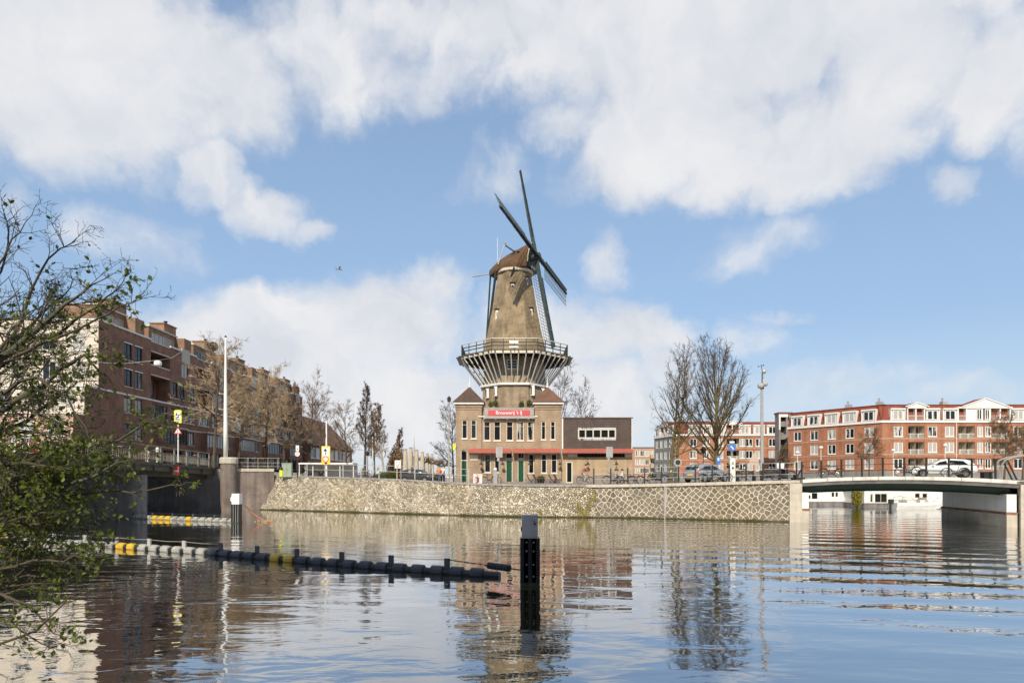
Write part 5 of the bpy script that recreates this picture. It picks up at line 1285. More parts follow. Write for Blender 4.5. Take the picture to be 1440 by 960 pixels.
def tree_meshes(seed, h, style, r0, fine=1.0):
    s, rnd = STY[style], random.Random(seed); T, C = MB(), MB()
    tp, tr, td = limb(T, (0,0,-.1), Vector((rnd.gauss(0,.03),rnd.gauss(0,.03),1)), h*s['top']*s['lean'] if style == 'vase' else h*s['top'], r0, rnd, 10, .035, .04, .16, 8)
    n = s['n1']
    for i in range(n):
        f = (i+rnd.random())/n; q = (s['bh'] + (1-s['bh'])*f)*(len(tp)-1); k = min(int(q), len(tp)-2); t = q-k
        p = tp[k].lerp(tp[k+1], t); r = tr[k]*(1-t)+tr[k+1]*t
        a = s['a'][0]*(1-f)+s['a'][1]*f; L = h*(s['l'][0]*(1-f)+s['l'][1]*f)*rnd.uniform(.75,1.15)
        P1, R1, D1 = limb(T if r > .05 else C, p, side(td[k], a*rnd.uniform(.85,1.15), rnd), L, min(r*.62, .011*L+.02), rnd, 6, .035 if style == 'vase' else .07, s['up'], .22, 5)
        for j in range(s['n2']):
            g = rnd.uniform(.18, 1.0); m = min(int(g*6), 5); p2 = P1[m].lerp(P1[m+1], g*6-m)
            L2 = L*s['l2']*rnd.uniform(.5,1.1)*(1.15-.6*g)
            P2, R2, D2 = limb(C, p2, side(D1[m], s['a2']*rnd.uniform(.7,1.2), rnd), L2, max(.010, R1[m]*.5), rnd, 4, .10, s['up'], .4, 4)
            for _ in range(s['n3']):
                g2 = rnd.uniform(.15,1); m2 = min(int(g2*4),3); p3 = P2[m2].lerp(P2[m2+1], g2*4-m2)
                L3 = max(.25, L2*.5*rnd.uniform(.5,1.1))
                P3, R3, D3 = limb(C, p3, side(D2[m2], rnd.uniform(.35,.85), rnd), L3, .0095*fine, rnd, 2, .14, s['up'], .6, 3)
                for _ in range(s['n4']):
                    g3 = rnd.random(); m3 = min(int(g3*2),1); p4 = P3[m3].lerp(P3[m3+1], g3*2-m3)
                    d4 = side(D3[m3], rnd.uniform(.4,.9), rnd); C.path([p4, p4+d4*L3*rnd.uniform(.3,.7)], [.0075*fine,.005*fine], 3, cap=False)
    return T, C
def bare_tree(label, loc, h, style, seed, bark='bark', twig='twig_dark', r0=.17, fine=1.0, rz=0, group=None, name='bare_tree'):
    t = thing(name, label, 'tree', loc, rz, group)
    T, C = tree_meshes(seed, h, style, r0, fine)
    T.build('trunk', M[bark], t, smooth=True); C.build('crown', M[twig], t)
    return t
def gz(X, Y): return lerp(X, [-34,-27,-14,16,21], [4.0,3.7,2.5,2.5,2.75])
def treepos(px, d): X = xat(px, d); return (X, d, gz(X, d)-.05)
def hgt(px, py, d): return zat(py, d) - gz(xat(px, d), d)
G1 = 'bare street trees along the apartments'
bare_tree('tallest golden bare tree beside the white mast, in front of the apartments', treepos(301, 68), hgt(301,478,68), 'haze', 21, 'bark', 'twig_tan', .19, 1.3, group=G1)
bare_tree('golden bare tree by the second set of balconies right of the white mast', treepos(368, 80), hgt(368,520,80), 'haze', 22, 'bark', 'twig_tan', .18, 1.4, group=G1)
bare_tree('brownish bare tree left of the yellow sign in front of the brown roof', treepos(434, 96), hgt(434,537,96), 'round', 23, 'bark', 'twig_brown', .2, 1.4, group=G1)
bare_tree('golden bare tree low in front of the middle of the apartments', treepos(334, 74), hgt(334,540,74), 'haze', 24, 'bark', 'twig_tan', .16, 1.3, group=G1)
bare_tree('golden brown bare tree over the far end of the apartments', treepos(400, 88), hgt(400,556,88), 'haze', 25, 'bark', 'twig_tan', .16, 1.5, group=G1)
bare_tree('thin grey bare tree rising above the far end of the apartments', treepos(415, 118), hgt(415,540,118), 'narrow', 26, 'bark', 'twig_brown', .18, 1.5, group=G1)
bare_tree('brown bare tree just right of the yellow sign', treepos(452, 112), hgt(452,562,112), 'round', 27, 'bark', 'twig_brown', .18, 1.5, group=G1)
G2 = 'bare trees in the gap left of the brewery'
bare_tree('greyish brown bare tree with dark trunk between yellow sign and tall narrow tree', treepos(486, 92), hgt(486,566,92), 'round', 31, 'bark', 'twig_brown', .19, 1.4, group=G2)
bare_tree('tall dark narrow bare tree, the darkest in the gap', treepos(513, 92), hgt(513,541,92), 'narrow', 32, 'bark', 'twig_dark', .22, 1.7, group=G2)
bare_tree('pale trunked slim bare tree beside the white square sign', treepos(540, 90), hgt(540,570,90), 'narrow', 33, 'bark_pale' if 'bark_pale' in M else M.setdefault('bark_pale', None) or 'bark_green', 'twig_brown', .17, 1.4, group=G2) if False else None
M['bark_pale'] = mat('pale_bark', (0.38,0.34,0.28), .9, .3, 4)
bare_tree('pale trunked slim bare tree beside the white square sign', treepos(540, 90), hgt(540,570,90), 'narrow', 33, 'bark_pale', 'twig_brown', .17, 1.4, group=G2)
bare_tree('thin brownish bare tree between the tall dark one and the pale trunked one', treepos(527, 108), hgt(527,580,108), 'narrow', 34, 'bark', 'twig_brown', .15, 1.6, group=G2)
bare_tree('small bare tree with pointed top behind the golden bush', treepos(561, 130), hgt(561,604,130), 'narrow', 35, 'bark', 'twig_brown', .16, 1.7, group=G2)
G3 = 'bare trees around the windmill'
bare_tree('grey bare tree half hidden by the brewery left turret', treepos(637, 92), hgt(637,572,92), 'round', 41, 'bark', 'twig_dark', .18, 1.3, group=G3)
bare_tree('dark bare tree close behind the right turret roof', treepos(790, 92), hgt(790,526,92), 'round', 42, 'bark', 'twig_dark', .22, 1.6, group=G3)
bare_tree('dark bare tree standing above the annex roof', treepos(815, 100), hgt(815,548,100), 'round', 43, 'bark', 'twig_dark', .2, 1.5, group=G3)
G4 = 'two big bare trees on the quay'
t = bare_tree('tall bare tree with two slender stems left of the bushy one', treepos(943, 60), hgt(946,500,60), 'twin', 51, 'bark_green', 'twig_dark', .17, 1.15, group=G4)
T2, C2 = tree_meshes(52, hgt(955,492,60), 'twin', .16, 1.15); M2 = Matrix.Translation((.55,.35,0)) @ Matrix.Rotation(.055, 4, 'Y')
T2.xf(M2).build('stem', M['bark_green'], t, smooth=True); C2.xf(M2).build('stem_crown', M['twig_dark'], t)
bare_tree('big vase shaped bare tree with upright branches and mossy trunk', treepos(1006, 61), hgt(1006,474,61)*.90, 'vase', 55, 'bark_green', 'twig_dark', .27, 1.2, group=G4)
G5 = 'small street trees before the red houses'
for (px, d, py, sd, lab) in ((1222,108,606,61,'small brown budding tree in front of the angled red house wing'), (1412,84,588,62,'brown budding tree near the right end of the red houses'), (1438,86,600,63,'brown budding tree cut by the picture edge before the red houses'), (1106,120,628,64,'small brown tree below the grey balcony tower')):
    X = xat(px, d); bare_tree(lab, (X, d, 2.7), zat(py,d)-2.7, 'haze', sd, 'bark', 'twig_brown', .13, 1.5, group=G5)

# leafy bushes
def bush(name, label, loc, rx, ry, rz, n, m, seed, leaf=.10, cat='bush', cone=False, stem=None):
    rnd = random.Random(seed); b = MB()
    for i in range(n):
        while True:
            x, y, z = rnd.uniform(-1,1), rnd.uniform(-1,1), rnd.uniform(0,1)
            w = (1-z)**.6 if cone else sqrt(max(0, 1-(2*z-1)**2))**.6
            if x*x+y*y < w*w*rnd.uniform(.7,1.05): break
        c = Vector((x*rx, y*ry, z*rz)); s = leaf*rnd.uniform(.6,1.3)
        u = Vector((rnd.gauss(0,1),rnd.gauss(0,1),rnd.gauss(0,1))).normalized(); v = u.orthogonal().normalized()
        b.add([c-u*s, c+v*s*.5, c+u*s, c-v*s*.5], [(0,1,2,3)])
    t = thing(name, label, cat, loc)
    b.build('foliage', m, t)
    k = MB()
    for i in range(5):
        a = i*1.3; k.tube((0,0,-.1), (rx*.5*cos(a), ry*.5*sin(a), rz*.7), .05, .015, 5)
    k.build('stem', M['bark'], t)
    return t
M['gold_leaf'] = leaf_mat('golden_dry_leaves', (0.20,0.115,0.035), (0.36,0.22,0.075), .2)
bush('golden_bush', 'large conical golden brown bush behind the hedge in the gap', treepos(557, 96), 1.9, 1.9, 5.6, 5200, M['gold_leaf'], 71, .13, cone=True)
bush('hedge', 'low clipped green hedge below the golden bush', treepos(549, 76), 1.9, .6, 1.35, 2600, M['hedge'], 72, .08, 'hedge')
bush('hedge', 'short green hedge just right of the dark parked car', treepos(608, 76), 1.1, .5, 1.15, 1500, M['hedge'], 73, .08, 'hedge')
bush('yellow_shrub', 'yellow green shrub between the two white houseboats', (xat(1205,65.2), 65.2, .1), .55, .5, 2.3, 2600, M['bush_yellow'], 74, .10, 'shrub')
for i, (px, py, dd, lab) in enumerate(((690.5,570,72.9,'leftmost small tuft of weeds on the ledge above the red brewery sign'), (697,569,72.9,'small brownish weed tuft left of centre above the brewery sign'), (733,569,72.9,'small spiky weed right of centre above the brewery sign'), (744,568,72.9,'rightmost green weed tuft above the brewery sign'))):
    p = at(px, py, dd); bush('weed_tuft', lab, (p.x, p.y, p.z-.25), .35, .3, .75, 130, M['hedge'], 80+i, .09, 'weed')

# low far tree belt closing the horizon
rnd = random.Random(9); b = MB()
for i in range(2600):
    x = rnd.uniform(-190, 420); y = rnd.uniform(380, 410); z = 2.5+abs(rnd.gauss(0,1))*5.5*(.6+.4*sin(x*.11)*sin(x*.043))
    c = Vector((x,y,z)); s = rnd.uniform(.5,1.3); u = Vector((rnd.gauss(0,1),rnd.gauss(0,1),rnd.gauss(0,1))).normalized(); v = u.orthogonal().normalized()
    b.add([c-u*s, c+v*s*.7, c+u*s, c-v*s*.7], [(0,1,2,3)])
tag(b.build('far_trees', M['twig_brown']), 'low brownish belt of far trees on the horizon', 'trees', kind='stuff')

# ================================================================== bicycles
def make_bike(label, cat='bicycle', group='bicycles parked along the quay'):
    """a Dutch roadster standing along X, wheels on z=0"""
    t = thing('bicycle', label, cat, (0,0,0), 0, group); R_ = .345
    for x in (-.55, .55):
        w = MB(); n = 20
        w.path([(x+R_*cos(2*pi*j/n), 0, R_+.02+R_*sin(2*pi*j/n)) for j in range(n)], .021, 5, closed=True)
        ww = w.build('wheel', M['tyre'], t)
        s = MB()
        for j in range(10): s.tube((x,0,R_+.02), (x+(R_-.02)*cos(pi*j/5+.2), 0, R_+.02+(R_-.02)*sin(pi*j/5+.2)), .004, n=3)
        s.tube((x,-.05,R_+.02), (x,.05,R_+.02), .03, n=6); s.build('spokes', M['chrome'], ww)
    f = MB(); bb = (-.08,0,.30); st_ = (-.22,0,.86); hd = (.36,0,.92); hd2 = (.40,0,.74)
    for p, q, r in ((bb,st_,.020),(bb,hd2,.024),(st_,hd,.018),((-.55,0,.365),bb,.014),((-.55,0,.365),st_,.012),(hd,hd2,.022),(hd2,(.55,0,.365),.018)): f.tube(p, q, r, n=6)
    f.build('frame', M['bike_black'], t)
    h = MB(); h.path([(.36,0,.92),(.33,0,1.08),(.30,.0,1.10)], .014, 5); h.path([(.14,-.27,1.07),(.27,-.22,1.11),(.31,0,1.10),(.27,.22,1.11),(.14,.27,1.07)], .014, 5); h.build('handlebar', M['chrome'], t)
    s = MB(); s.add([(-.36,-.10,1.0),(-.36,.10,1.0),(-.10,.03,.99),(-.10,-.03,.99),(-.36,-.08,.94),(-.36,.08,.94),(-.10,.02,.95),(-.10,-.02,.95)], [(3,2,1,0),(4,5,6,7),(0,1,5,4),(1,2,6,5),(2,3,7,6),(3,0,4,7)])
    s.tube(st_, (-.245,0,.95), .014, n=5); s.build('saddle', M['hair'], t)
    m = MB()
    for x in (-.55,.55): m.path([(x+(R_+.035)*cos(a), 0, R_+.02+(R_+.035)*sin(a)) for a in [radians(20+20*i) for i in range(8)]], .02, 4)
    m.cbox((-.62,0,.76), (.42,.14,.02)); m.tube((-.45,0,.75), (-.55,0,.365), .008, n=4); m.tube((-.78,0,.75), (-.55,0,.365), .008, n=4); m.cbox((-.02,-.03,.33), (.46,.015,.10))
    m.build('mudguard', M['bike_black'], t)
    m = MB(); m.tube((-.08,-.1,.30), (-.08,.1,.30), .03, n=6); m.cbox((.05,-.13,.22),(.09,.07,.02)); m.cbox((-.2,.13,.38),(.09,.07,.02)); m.tube((-.08,-.1,.3),(.05,-.11,.22),.01,n=4); m.tube((-.08,.1,.3),(-.2,.11,.38),.01,n=4); m.build('pedals', M['chrome'], t)
    return t
M['bike_black'] = mat('black_bike_paint', (0.03,0.035,0.03), .35, .2, 5)
proto = make_bike('black roadster bicycle leaning on the bridge railing at its left part')
def bike_on_bridge(px):
    k = (px-720)/F; t_ = (k*P0.y-P0.x)/(E.x-k*E.y); p = P0+E*t_+MM*.36; return (p.x, p.y, rz(t_)+.005), atan2(E.y, E.x)
l_, r_ = bike_on_bridge(1172); proto.location = l_; proto.rotation_euler = (radians(-4), 0, r_); proto.scale = (.9,)*3
GB = 'bicycles parked along the quay'
for px, lab, fl in ((1281,'bicycle leaning on the bridge railing in front of the bonnet of the white car',0), (1348,'bicycle leaning on the bridge railing in front of the rear door of the white car',pi)):
    l_, r_ = bike_on_bridge(px); c = dup(proto, l_, r_+fl, lab, scale=.86); c.rotation_euler = (radians(4 if fl else -4), 0, r_+fl)
def quay_p(px, back, dz=.0): f, t, b_ = quay(px); return (f.x, f.y+b_+back, t+dz)
for px, back, r, lab in ((1003,.75,-.15,'bicycle leaning on the quay railing before the silver car'), (1021,1.0,2.9,'bicycle beside the white ticket machine'), (886,1.4,.1,'bicycle at the railing beside the seated people'), (915,1.3,2.9,'bicycle at the railing beside the twin stemmed tree'),
                         (902,2.2,.5,'bicycle parked a step back from the railing near the annex corner'), (1096,1.6,.3,'bicycle below the small white box near the bridge'), (957,3.0,.2,'bicycle under the round mirror sign')):
    dup(proto, quay_p(px, back), r, lab)
for px, d, r, lab in ((672.5,66.5,1.2,'bicycle next to the pink board at the brewery front'), (688,67.1,.1,'bicycle leaning below the brewery window left of the green doors'), (698,66.9,.9,'bicycle half behind the grey sign post at the brewery front')):
    X = xat(px,d); dup(proto, (X, d, 2.5), r, lab)
rnd = random.Random(14)
for i, (px, d) in enumerate(((424,66),(430,67.5),(437,66.2),(444,68),(451,66.6),(497,71),(503,70),(509,72),(520,70.5),(526,72),(533,71))):
    X = xat(px,d); dup(proto, (X, d, gz(X,d)+.02), rnd.uniform(-.8,.8)+pi/2*(i % 2), 'bicycle in the crowded rack under the low white canopy' if px < 460 else 'bicycle in the rack between the dark narrow tree and the canopy', 'bicycles in the canopy rack' if px < 460 else 'bicycles in the open rack')
for i, (s_, lab) in enumerate(((1.0,'bicycle on the wing wall railing nearest the round pier'), (1.9,'bicycle in the middle of the wing wall railing'), (2.8,'bicycle at the quay end of the wing wall railing'))):
    dup(proto, (-26.1+.9285*s_-.3, 60.75+.3714*s_+.75, 4.02), .38+.2*i, lab)
for i, (Y, lab) in enumerate(((46.5,'bicycle chained inside the bridge rail near the stone pier'), (51,'bicycle leaning inside the bridge rail left of the warning sign'), (57.5,'bicycle inside the bridge rail at its far end'))):
    dup(proto, (BX-.55, Y, bz(Y)+.02), pi/2, lab)

# ================================================================== cars
def loft(mb, rings, mi=0, close=True):
    k = len(rings[0]); o = len(mb.v)
    for r in rings: mb.v += [tuple(p) for p in r]
    for i in range(len(rings)-1):
        for j in range(k): mb.f.append((o+i*k+j, o+(i+1)*k+j, o+(i+1)*k+(j+1)%k, o+i*k+(j+1)%k)); mb.m.append(mi)
    if close:
        mb.f.append(tuple(o+j for j in range(k))); mb.m.append(mi); mb.f.append(tuple(o+(len(rings)-1)*k+j for j in reversed(range(k)))); mb.m.append(mi)
def make_car(name, label, loc, rz_, m, kind='hatch'):
    t = thing(name, label, 'car', loc, rz_)
    b = MB()
    if kind == 'hatch':
        low = [(-2.0,.62,.42,.72),(-1.93,.78,.30,.93),(-1.5,.85,.24,.99),(-.6,.87,.22,.97),(.5,.87,.22,.94),(1.1,.85,.22,.90),(1.6,.82,.24,.80),(1.93,.72,.28,.68),(2.02,.58,.36,.56)]
        top = [(-1.93,.70,.95,.01),(-1.55,.66,.98,.42),(-1.1,.64,.98,.53),(-.3,.65,.96,.57),(.35,.64,.95,.52),(.75,.66,.93,.30),(1.22,.72,.885,.01)]
    else:
        low = [(-2.2,.62,.42,.74),(-2.13,.78,.30,.90),(-1.7,.85,.24,.95),(-.6,.87,.22,.93),(.5,.87,.22,.92),(1.0,.86,.22,.91),(1.7,.82,.24,.82),(2.15,.74,.28,.72),(2.25,.6,.36,.58)]
        top = [(-2.1,.70,.90,.01),(-1.75,.66,.93,.40),(-1.35,.64,.93,.50),(-.3,.65,.92,.54),(.2,.64,.92,.50),(.6,.66,.92,.28),(1.1,.74,.90,.01)]
    def ring(x, w, zb, zt): return [Vector((x,y,z)) for y, z in ((-w*.86,zb),(-w,zb+(zt-zb)*.28),(-w*.99,zt-.10),(-w*.93,zt),(0,zt+.02),(w*.93,zt),(w*.99,zt-.10),(w,zb+(zt-zb)*.28),(w*.86,zb))]
    loft(b, [ring(*r) for r in low])
    def tring(x, w, zt, h): return [Vector((x,y,z)) for y, z in ((-w-.08*min(1,h*3),zt-.02),(-w+.02-.10*h,zt+h*.90),(-w*.62,zt+h*.985),(0,zt+h),(w*.62,zt+h*.985),(w-.02+.10*h,zt+h*.90),(w+.08*min(1,h*3),zt-.02))]
    loft(b, [tring(*r) for r in top])
    b.build('body', m, t, smooth=True)
    # windows a hair proud of the body
    T_ = [tring(*r) for r in top]; g = []
    for sgn, (i0, i1) in ((-1,(0,1)), (1,(6,5))):
        for (ka, kb, fa, fb) in ((1,3,.25,0.0),(3,5,.06,.35)):
            A0, A1, B0, B1 = T_[ka][i0], T_[ka][i1], T_[kb][i0], T_[kb][i1]
            P = lambda f, v: (A0.lerp(B0,f)).lerp(A1.lerp(B1,f), v) + Vector((0, sgn*.022, 0))
            w = MB(); q = [P(.06+fa*.3,.22),P(.94,.22),P(.94-fb*.6,.90),P(.10+fa,.90)]
            w.add(q, [(0,1,2,3)] if sgn < 0 else [(3,2,1,0)]); w.build('side_window', M['pane_dark'], t)
    for (ka, kb) in ((6,4),(0,1)):
        w = MB(); ra, rb = T_[ka], T_[kb]; nrm = Vector((.03 if ka else -.03, 0, .02))
        q = [ra[2].lerp(ra[1],.5).lerp(rb[2].lerp(rb[1],.75),.18)+nrm, ra[4].lerp(ra[5],.5).lerp(rb[4].lerp(rb[5],.75),.18)+nrm, rb[4].lerp(rb[5],.55)+nrm, rb[2].lerp(rb[1],.55)+nrm]
        w.add(q, [(0,1,2,3)]); w.build('windscreen' if ka else 'rear_window', M['pane_dark'], t)
    xs = (-1.28, 1.28) if kind == 'hatch' else (-1.35, 1.42)
    for x in xs:
        for s_ in (-1, 1):
            w = MB()
            for j, (r, y) in enumerate(((.20,.70),(.315,.70),(.325,.73),(.325,.86),(.30,.885),(.20,.885))):
                pass
            prof = [(.20,.70),(.31,.70),(.325,.73),(.325,.86),(.30,.885),(.205,.885)]; n = 18
            vs = [(x+r*cos(2*pi*k/n), s_*y, .325+r*sin(2*pi*k/n)) for r, y in prof for k in range(n)]
            fs = [(i*n+k,(i+1)*n+k,(i+1)*n+(k+1)%n,i*n+(k+1)%n) for i in range(5) for k in range(n)]
            w.add(vs, fs); ww = w.build('wheel', M['tyre'], t)
            r = MB(); r.tube((x,s_*.80,.325),(x,s_*.872,.325),.205,n=14); 
            for k in range(5): r.cbox((x+.11*cos(k*1.2566),s_*.876,.325+.11*sin(k*1.2566)),(.06,.01,.06))
            r.build('rim', M['chrome'], ww)
            a = MB(); n = 12; a.add([(x,s_*.868,.33)]+[(x+.36*cos(pi*k/n),s_*.874,.33+.36*sin(pi*k/n)) for k in range(n+1)], [((0,k+1,k+2) if s_ > 0 else (0,k+2,k+1)) for k in range(n)]); a.build('wheel_arch', M['tyre'], t)
    xf, xr = low[-2][0], low[1][0]
    for s_ in (-1,1):
        h = MB(); h.cbox((xf+.0,s_*.56,.63),(.12,.26,.14),rz=-s_*.35); h.build('headlight', M['chrome'], t)
        h = MB(); h.cbox((xr-.02,s_*.68,.80),(.10,.16,.24)); h.build('tail_light', M['sign_red'], t)
        h = MB(); h.cbox((.72,s_*.97,.98),(.10,.16,.11)); h.build('wing_mirror', m, t)
    h = MB(); h.cbox((xf+.09,0,.42),(.06,.9,.12)); h.build('grille', M['iron'], t)
    h = MB(); h.cbox((xr-.075,0,.62),(.02,.52,.11)); h.build('number_plate', M['sign_yellow'], t)
    return t
cp_ = (-26.1,0)
make_car('parked_car', 'silver grey hatchback parked behind the quay railing below the big bare tree', (xat(993,51.8), 51.8, 2.68), radians(36), paint('silver_paint', (0.42,0.42,0.41), .6))
k = (1327-720)/F; t_ = (k*(P0.y+1.7)-P0.x-.3)/(E.x-k*E.y); p = P0+E*t_+MM*1.9
make_car('white_car', 'white estate car standing on the arched bridge behind two bicycles', (p.x, p.y, rz(t_)+.01), atan2(E.y,E.x)+pi, paint('white_car_paint', (0.75,0.75,0.72)), 'estate').scale = (.84,)*3
make_car('parked_car', 'dark grey hatchback parked in the gap left of the brewery', (xat(588,67), 67, 2.58), radians(-20), paint('dark_car_paint', (0.07,0.065,0.06), .3)).scale = (.92,)*3

# ================================================================== boats behind the right bridge
def houseboat(label, px0, px1, d, py_top, side_px, wins, seed):
    x0, x1 = xat(px0,d), xat(px1,d); t = thing('houseboat', label, 'houseboat', ((x0+x1)/2, d+2, 0)); o = (x0, d)
    b = MB(); b.box((x0-.15,d-.15,-.5),(x1+.15,d+4.6,.42)); b.build('hull', M['dark_concrete'], t, world=True)
    hs = [(xat(p,d)-x0, xat(q,d)-x0, zat(y1,d), zat(y0,d)) for p,q,y0,y1 in wins]; zt = zat(py_top, d)
    b = MB(); b.wall(o, U, x1-x0, .42, zt, hs, .1); b.wall((x1,d),(0,1),4.4,.42,zt); b.wall((x0,d+4.4),(0,-1),4.4,.42,zt); b.wall((x1,d+4.4),(-1,0),x1-x0,.42,zt); b.build('cabin', M['white'], t, world=True)
    b = MB(); b.box((x0-.2,d-.25,zt),(x1+.2,d+4.6,zt+.14)); b.build('roof', M['asphalt'], t, world=True)
    for h in hs: window(t, o, U, *h, 2 if h[1]-h[0] > .9 else 1, 1, 'iron' if seed == 1 else 'cream', .06, .06, False, 'pane')
    b = MB(); b.box((x0-.15,d-.22,.42),(x1+.15,d-.02,.50)); b.build('gunwale', M['sign_grey'], t, world=True)
houseboat('white flat roofed houseboat with three small windows left of the yellow shrub', 1126, 1189.5, 70, 687, 1197, [(1137,1139.8,696,701),(1141.6,1149.5,692.8,701.2),(1169.5,1173,692,698),(1175,1178.2,692,698)], 1)
houseboat('long white houseboat with one large curtained window right of the yellow shrub', 1215.5, 1345, 66, 687, 0, [(1223.5,1228,694,706),(1230,1248,693.5,706.5),(1286.5,1294,693,700),(1297,1304.5,693,700)], 2)
mb = thing('motorboat', 'small white open motorboat with outboard engine moored at the long houseboat', 'motorboat', (xat(1290,63.2), 63.2, 0))
b = MB(); rings = []
for x, w, zb, zt in ((-2.4,.75,-.1,.62),(-1.6,.88,-.15,.60),(-.2,.92,-.15,.62),(1.0,.80,-.12,.70),(1.9,.45,0,.80),(2.5,.05,.25,.88)):
    rings.append([Vector((x,y,z)) for y,z in ((0,zb-.05),(-w*.7,zb+.05),(-w,zt*.6),(-w,zt),(w,zt),(w,zt*.6),(w*.7,zb+.05))])
loft(b, rings); b.build('hull', M['white'], mb)
b = MB(); b.add([(.3,-.7,.66),(.3,.7,.66),(.75,.6,.68),(.75,-.6,.68),(.5,-.6,1.12),(.5,.6,1.12)], [(0,3,4),(1,5,2),(3,2,5,4),(0,4,5,1)]); b.build('windscreen', M['pane'], mb)
b = MB(); b.cbox((-1.0,0,.74),(.9,1.4,.3)); b.cbox((.1,0,.74),(.5,1.3,.34)); b.build('seat', M['cream'], mb)
b = MB(); b.path([(-1.9,-.7,.62),(-1.9,-.7,1.15),(-1.1,-.7,1.25),(-.5,-.7,.65)],.025,5); b.path([(-1.9,.7,.62),(-1.9,.7,1.15),(-1.1,.7,1.25),(-.5,.7,.65)],.025,5); b.path([(1.2,-.6,.75),(1.6,-.5,1.05),(2.3,0,1.12),(1.6,.5,1.05),(1.2,.6,.75)],.02,5); b.build('handrail', M['chrome'], mb)
b = MB(); b.cbox((-2.62,0,.72),(.34,.36,.46)); b.cbox((-2.66,0,.2),(.16,.14,.8)); b.beam((-2.45,0,.75),(-2.0,.1,.85),.05); b.build('outboard', M['iron'], mb)

# ================================================================== post, boom and pile in the water
po = thing('mooring_post', 'black ribbed mooring post with grey top standing in the near water', 'post', (at(745,822,18.5).x, 18.5, 0))
b = MB(); b.box((-.20,-.20,-1.5),(.20,.20,1.36))
for x in (-.225, .0, .225): b.box((x-.055,-.29,-1.5),(x+.055,-.19,1.36))
for x in (-.225, .225): b.box((x-.05,-.19,-1.5),(x+.05,.22,1.36))
b.box((-.27,-.2,-1.5),(.27,.24,1.34)); b.build('post_body', M['black_plastic'], po)
b = MB(); b.prism([(-.225,-.215),(.225,-.215),(.235,.0),(.225,.215),(-.225,.215),(-.235,.0)],1.36,2.02); b.build('post_top', M['post_grey'] if 'post_grey' in M else M.setdefault('post_grey', mat('worn_grey_paint',(0.42,0.42,0.42),.6,.14,3,streak=.2)), po)
b = MB()
for z in (.28,.62,1.0,1.25):
    for x in (-.10,.10): b.tube((x,-.302,z),(x,-.19,z),.022,n=8)
b.build('bolts', M['galv'], po)
b = MB(); b.tube((.12,-.222,1.85),(.12,-.215,1.85),.02,n=6); b.cbox((.14,-.225,1.78),(.05,.02,.06)); b.cbox((-.245,-.1,1.62),(.03,.10,.12)); b.build('hook', M['iron'], po)

bm = thing('floating_boom', 'string of grey and yellow floats across the near water, coloured dark where shaded', 'floating boom', (-12, 25.7, 0))
BP = [Vector((-.38,19.9,0)), Vector((-3.6,21.2,0)), Vector((-7.4,23.1,0)), Vector((-11.9,25.6,0)), Vector((-18,28.4,0)), Vector((-25,31.3,0)), Vector((-31,33.2,0))]
CL = [0]
for p, q in zip(BP, BP[1:]): CL.append(CL[-1]+(q-p).length)
def bp(s): return Vector((lerp(s,CL,[p.x for p in BP]), lerp(s,CL,[p.y for p in BP]), 0))
b = MB(); b.path([bp(s*.5)+Vector((0,0,.06)) for s in range(int(CL[-1]/.5))], .115, 8); b.build('pipe', M['black_plastic'], bm, world=True)
s = .55; i = 0; posts = []
while s < CL[-1]-.6:
    c, e = bp(s), bp(s+.46); d = (e-c).normalized(); nrm = Vector((d.y,-d.x,0))
    dark = s < 13.1  # floats and uprights within the shade get the darker colour
    yel = i in (11, 12) or i in (24, 25) or i in (37, 38, 39)
    m = M['yellow_plastic'] if yel else (M['dark_and_shaded_plastic'] if dark else M['grey_plastic'])
    f = MB(); rr = []
    for t_, r in ((0,.13),(.02,.165),(.22,.17),(.42,.165),(.44,.13)):
        ct = c+d*t_; rr.append([ct+nrm*r*1.05*cos(a)+Vector((0,0,.09+r*sin(a))) for a in [2*pi*k/10+.31 for k in range(10)]])
    loft(f, rr); f.build('float', m, bm, world=True)
    if i % 3 == 2:
        w = MB(); w.beam(c-d*.12+Vector((0,0,-.4)), c-d*.12+Vector((0,0,.52)), .06, .19, up=d.cross(Vector((0,0,1)))); 
        w.__init__(); cc = c-d*.13; n2 = nrm*.03
        vs = [cc+d*x+n2*y+Vector((0,0,z)) for z in (-.45,.50) for (x,y) in ((-.095,1),(.095,1),(.095,-1),(-.095,-1))]
        w.add(vs, [(0,3,2,1),(4,5,6,7),(0,1,5,4),(1,2,6,5),(2,3,7,6),(3,0,4,7)]); w.build('upright', M['dark_and_shaded_plastic'] if dark else M['grey_plastic'], bm, world=True); posts.append(cc+Vector((0,0,.46)))
    s += .71; i += 1
b = MB()
for p, q in zip(posts, posts[1:]): m_ = (p+q)/2-Vector((0,0,.03)); b.path([p,m_,q],.011,4)
b.build('cable', M['galv'], bm, world=True)
# the link to the post: chain and a rubber roller
e0 = posts[0]; e1 = Vector((po.location.x-.28, 18.45, .44)); d = (e1-e0)
b = MB(); b.tube(e0, e0.lerp(e1,.62), .016, n=5); b.tube(e0.lerp(e1,.86), e1, .02, n=5)
for k in range(6): q = e0.lerp(e1,.12+.09*k); b.ball(q,.028,6,4)
b.build('chain', M['iron'], bm, world=True)
b = MB(); 
for k in range(9): b.tube(e0.lerp(e1,.60+.03*k), e0.lerp(e1,.60+.03*k+.022), .105, n=12)
b.tube(e0.lerp(e1,.60), e0.lerp(e1,.865), .085, n=10); b.build('roller', M['black_plastic'], bm, world=True)

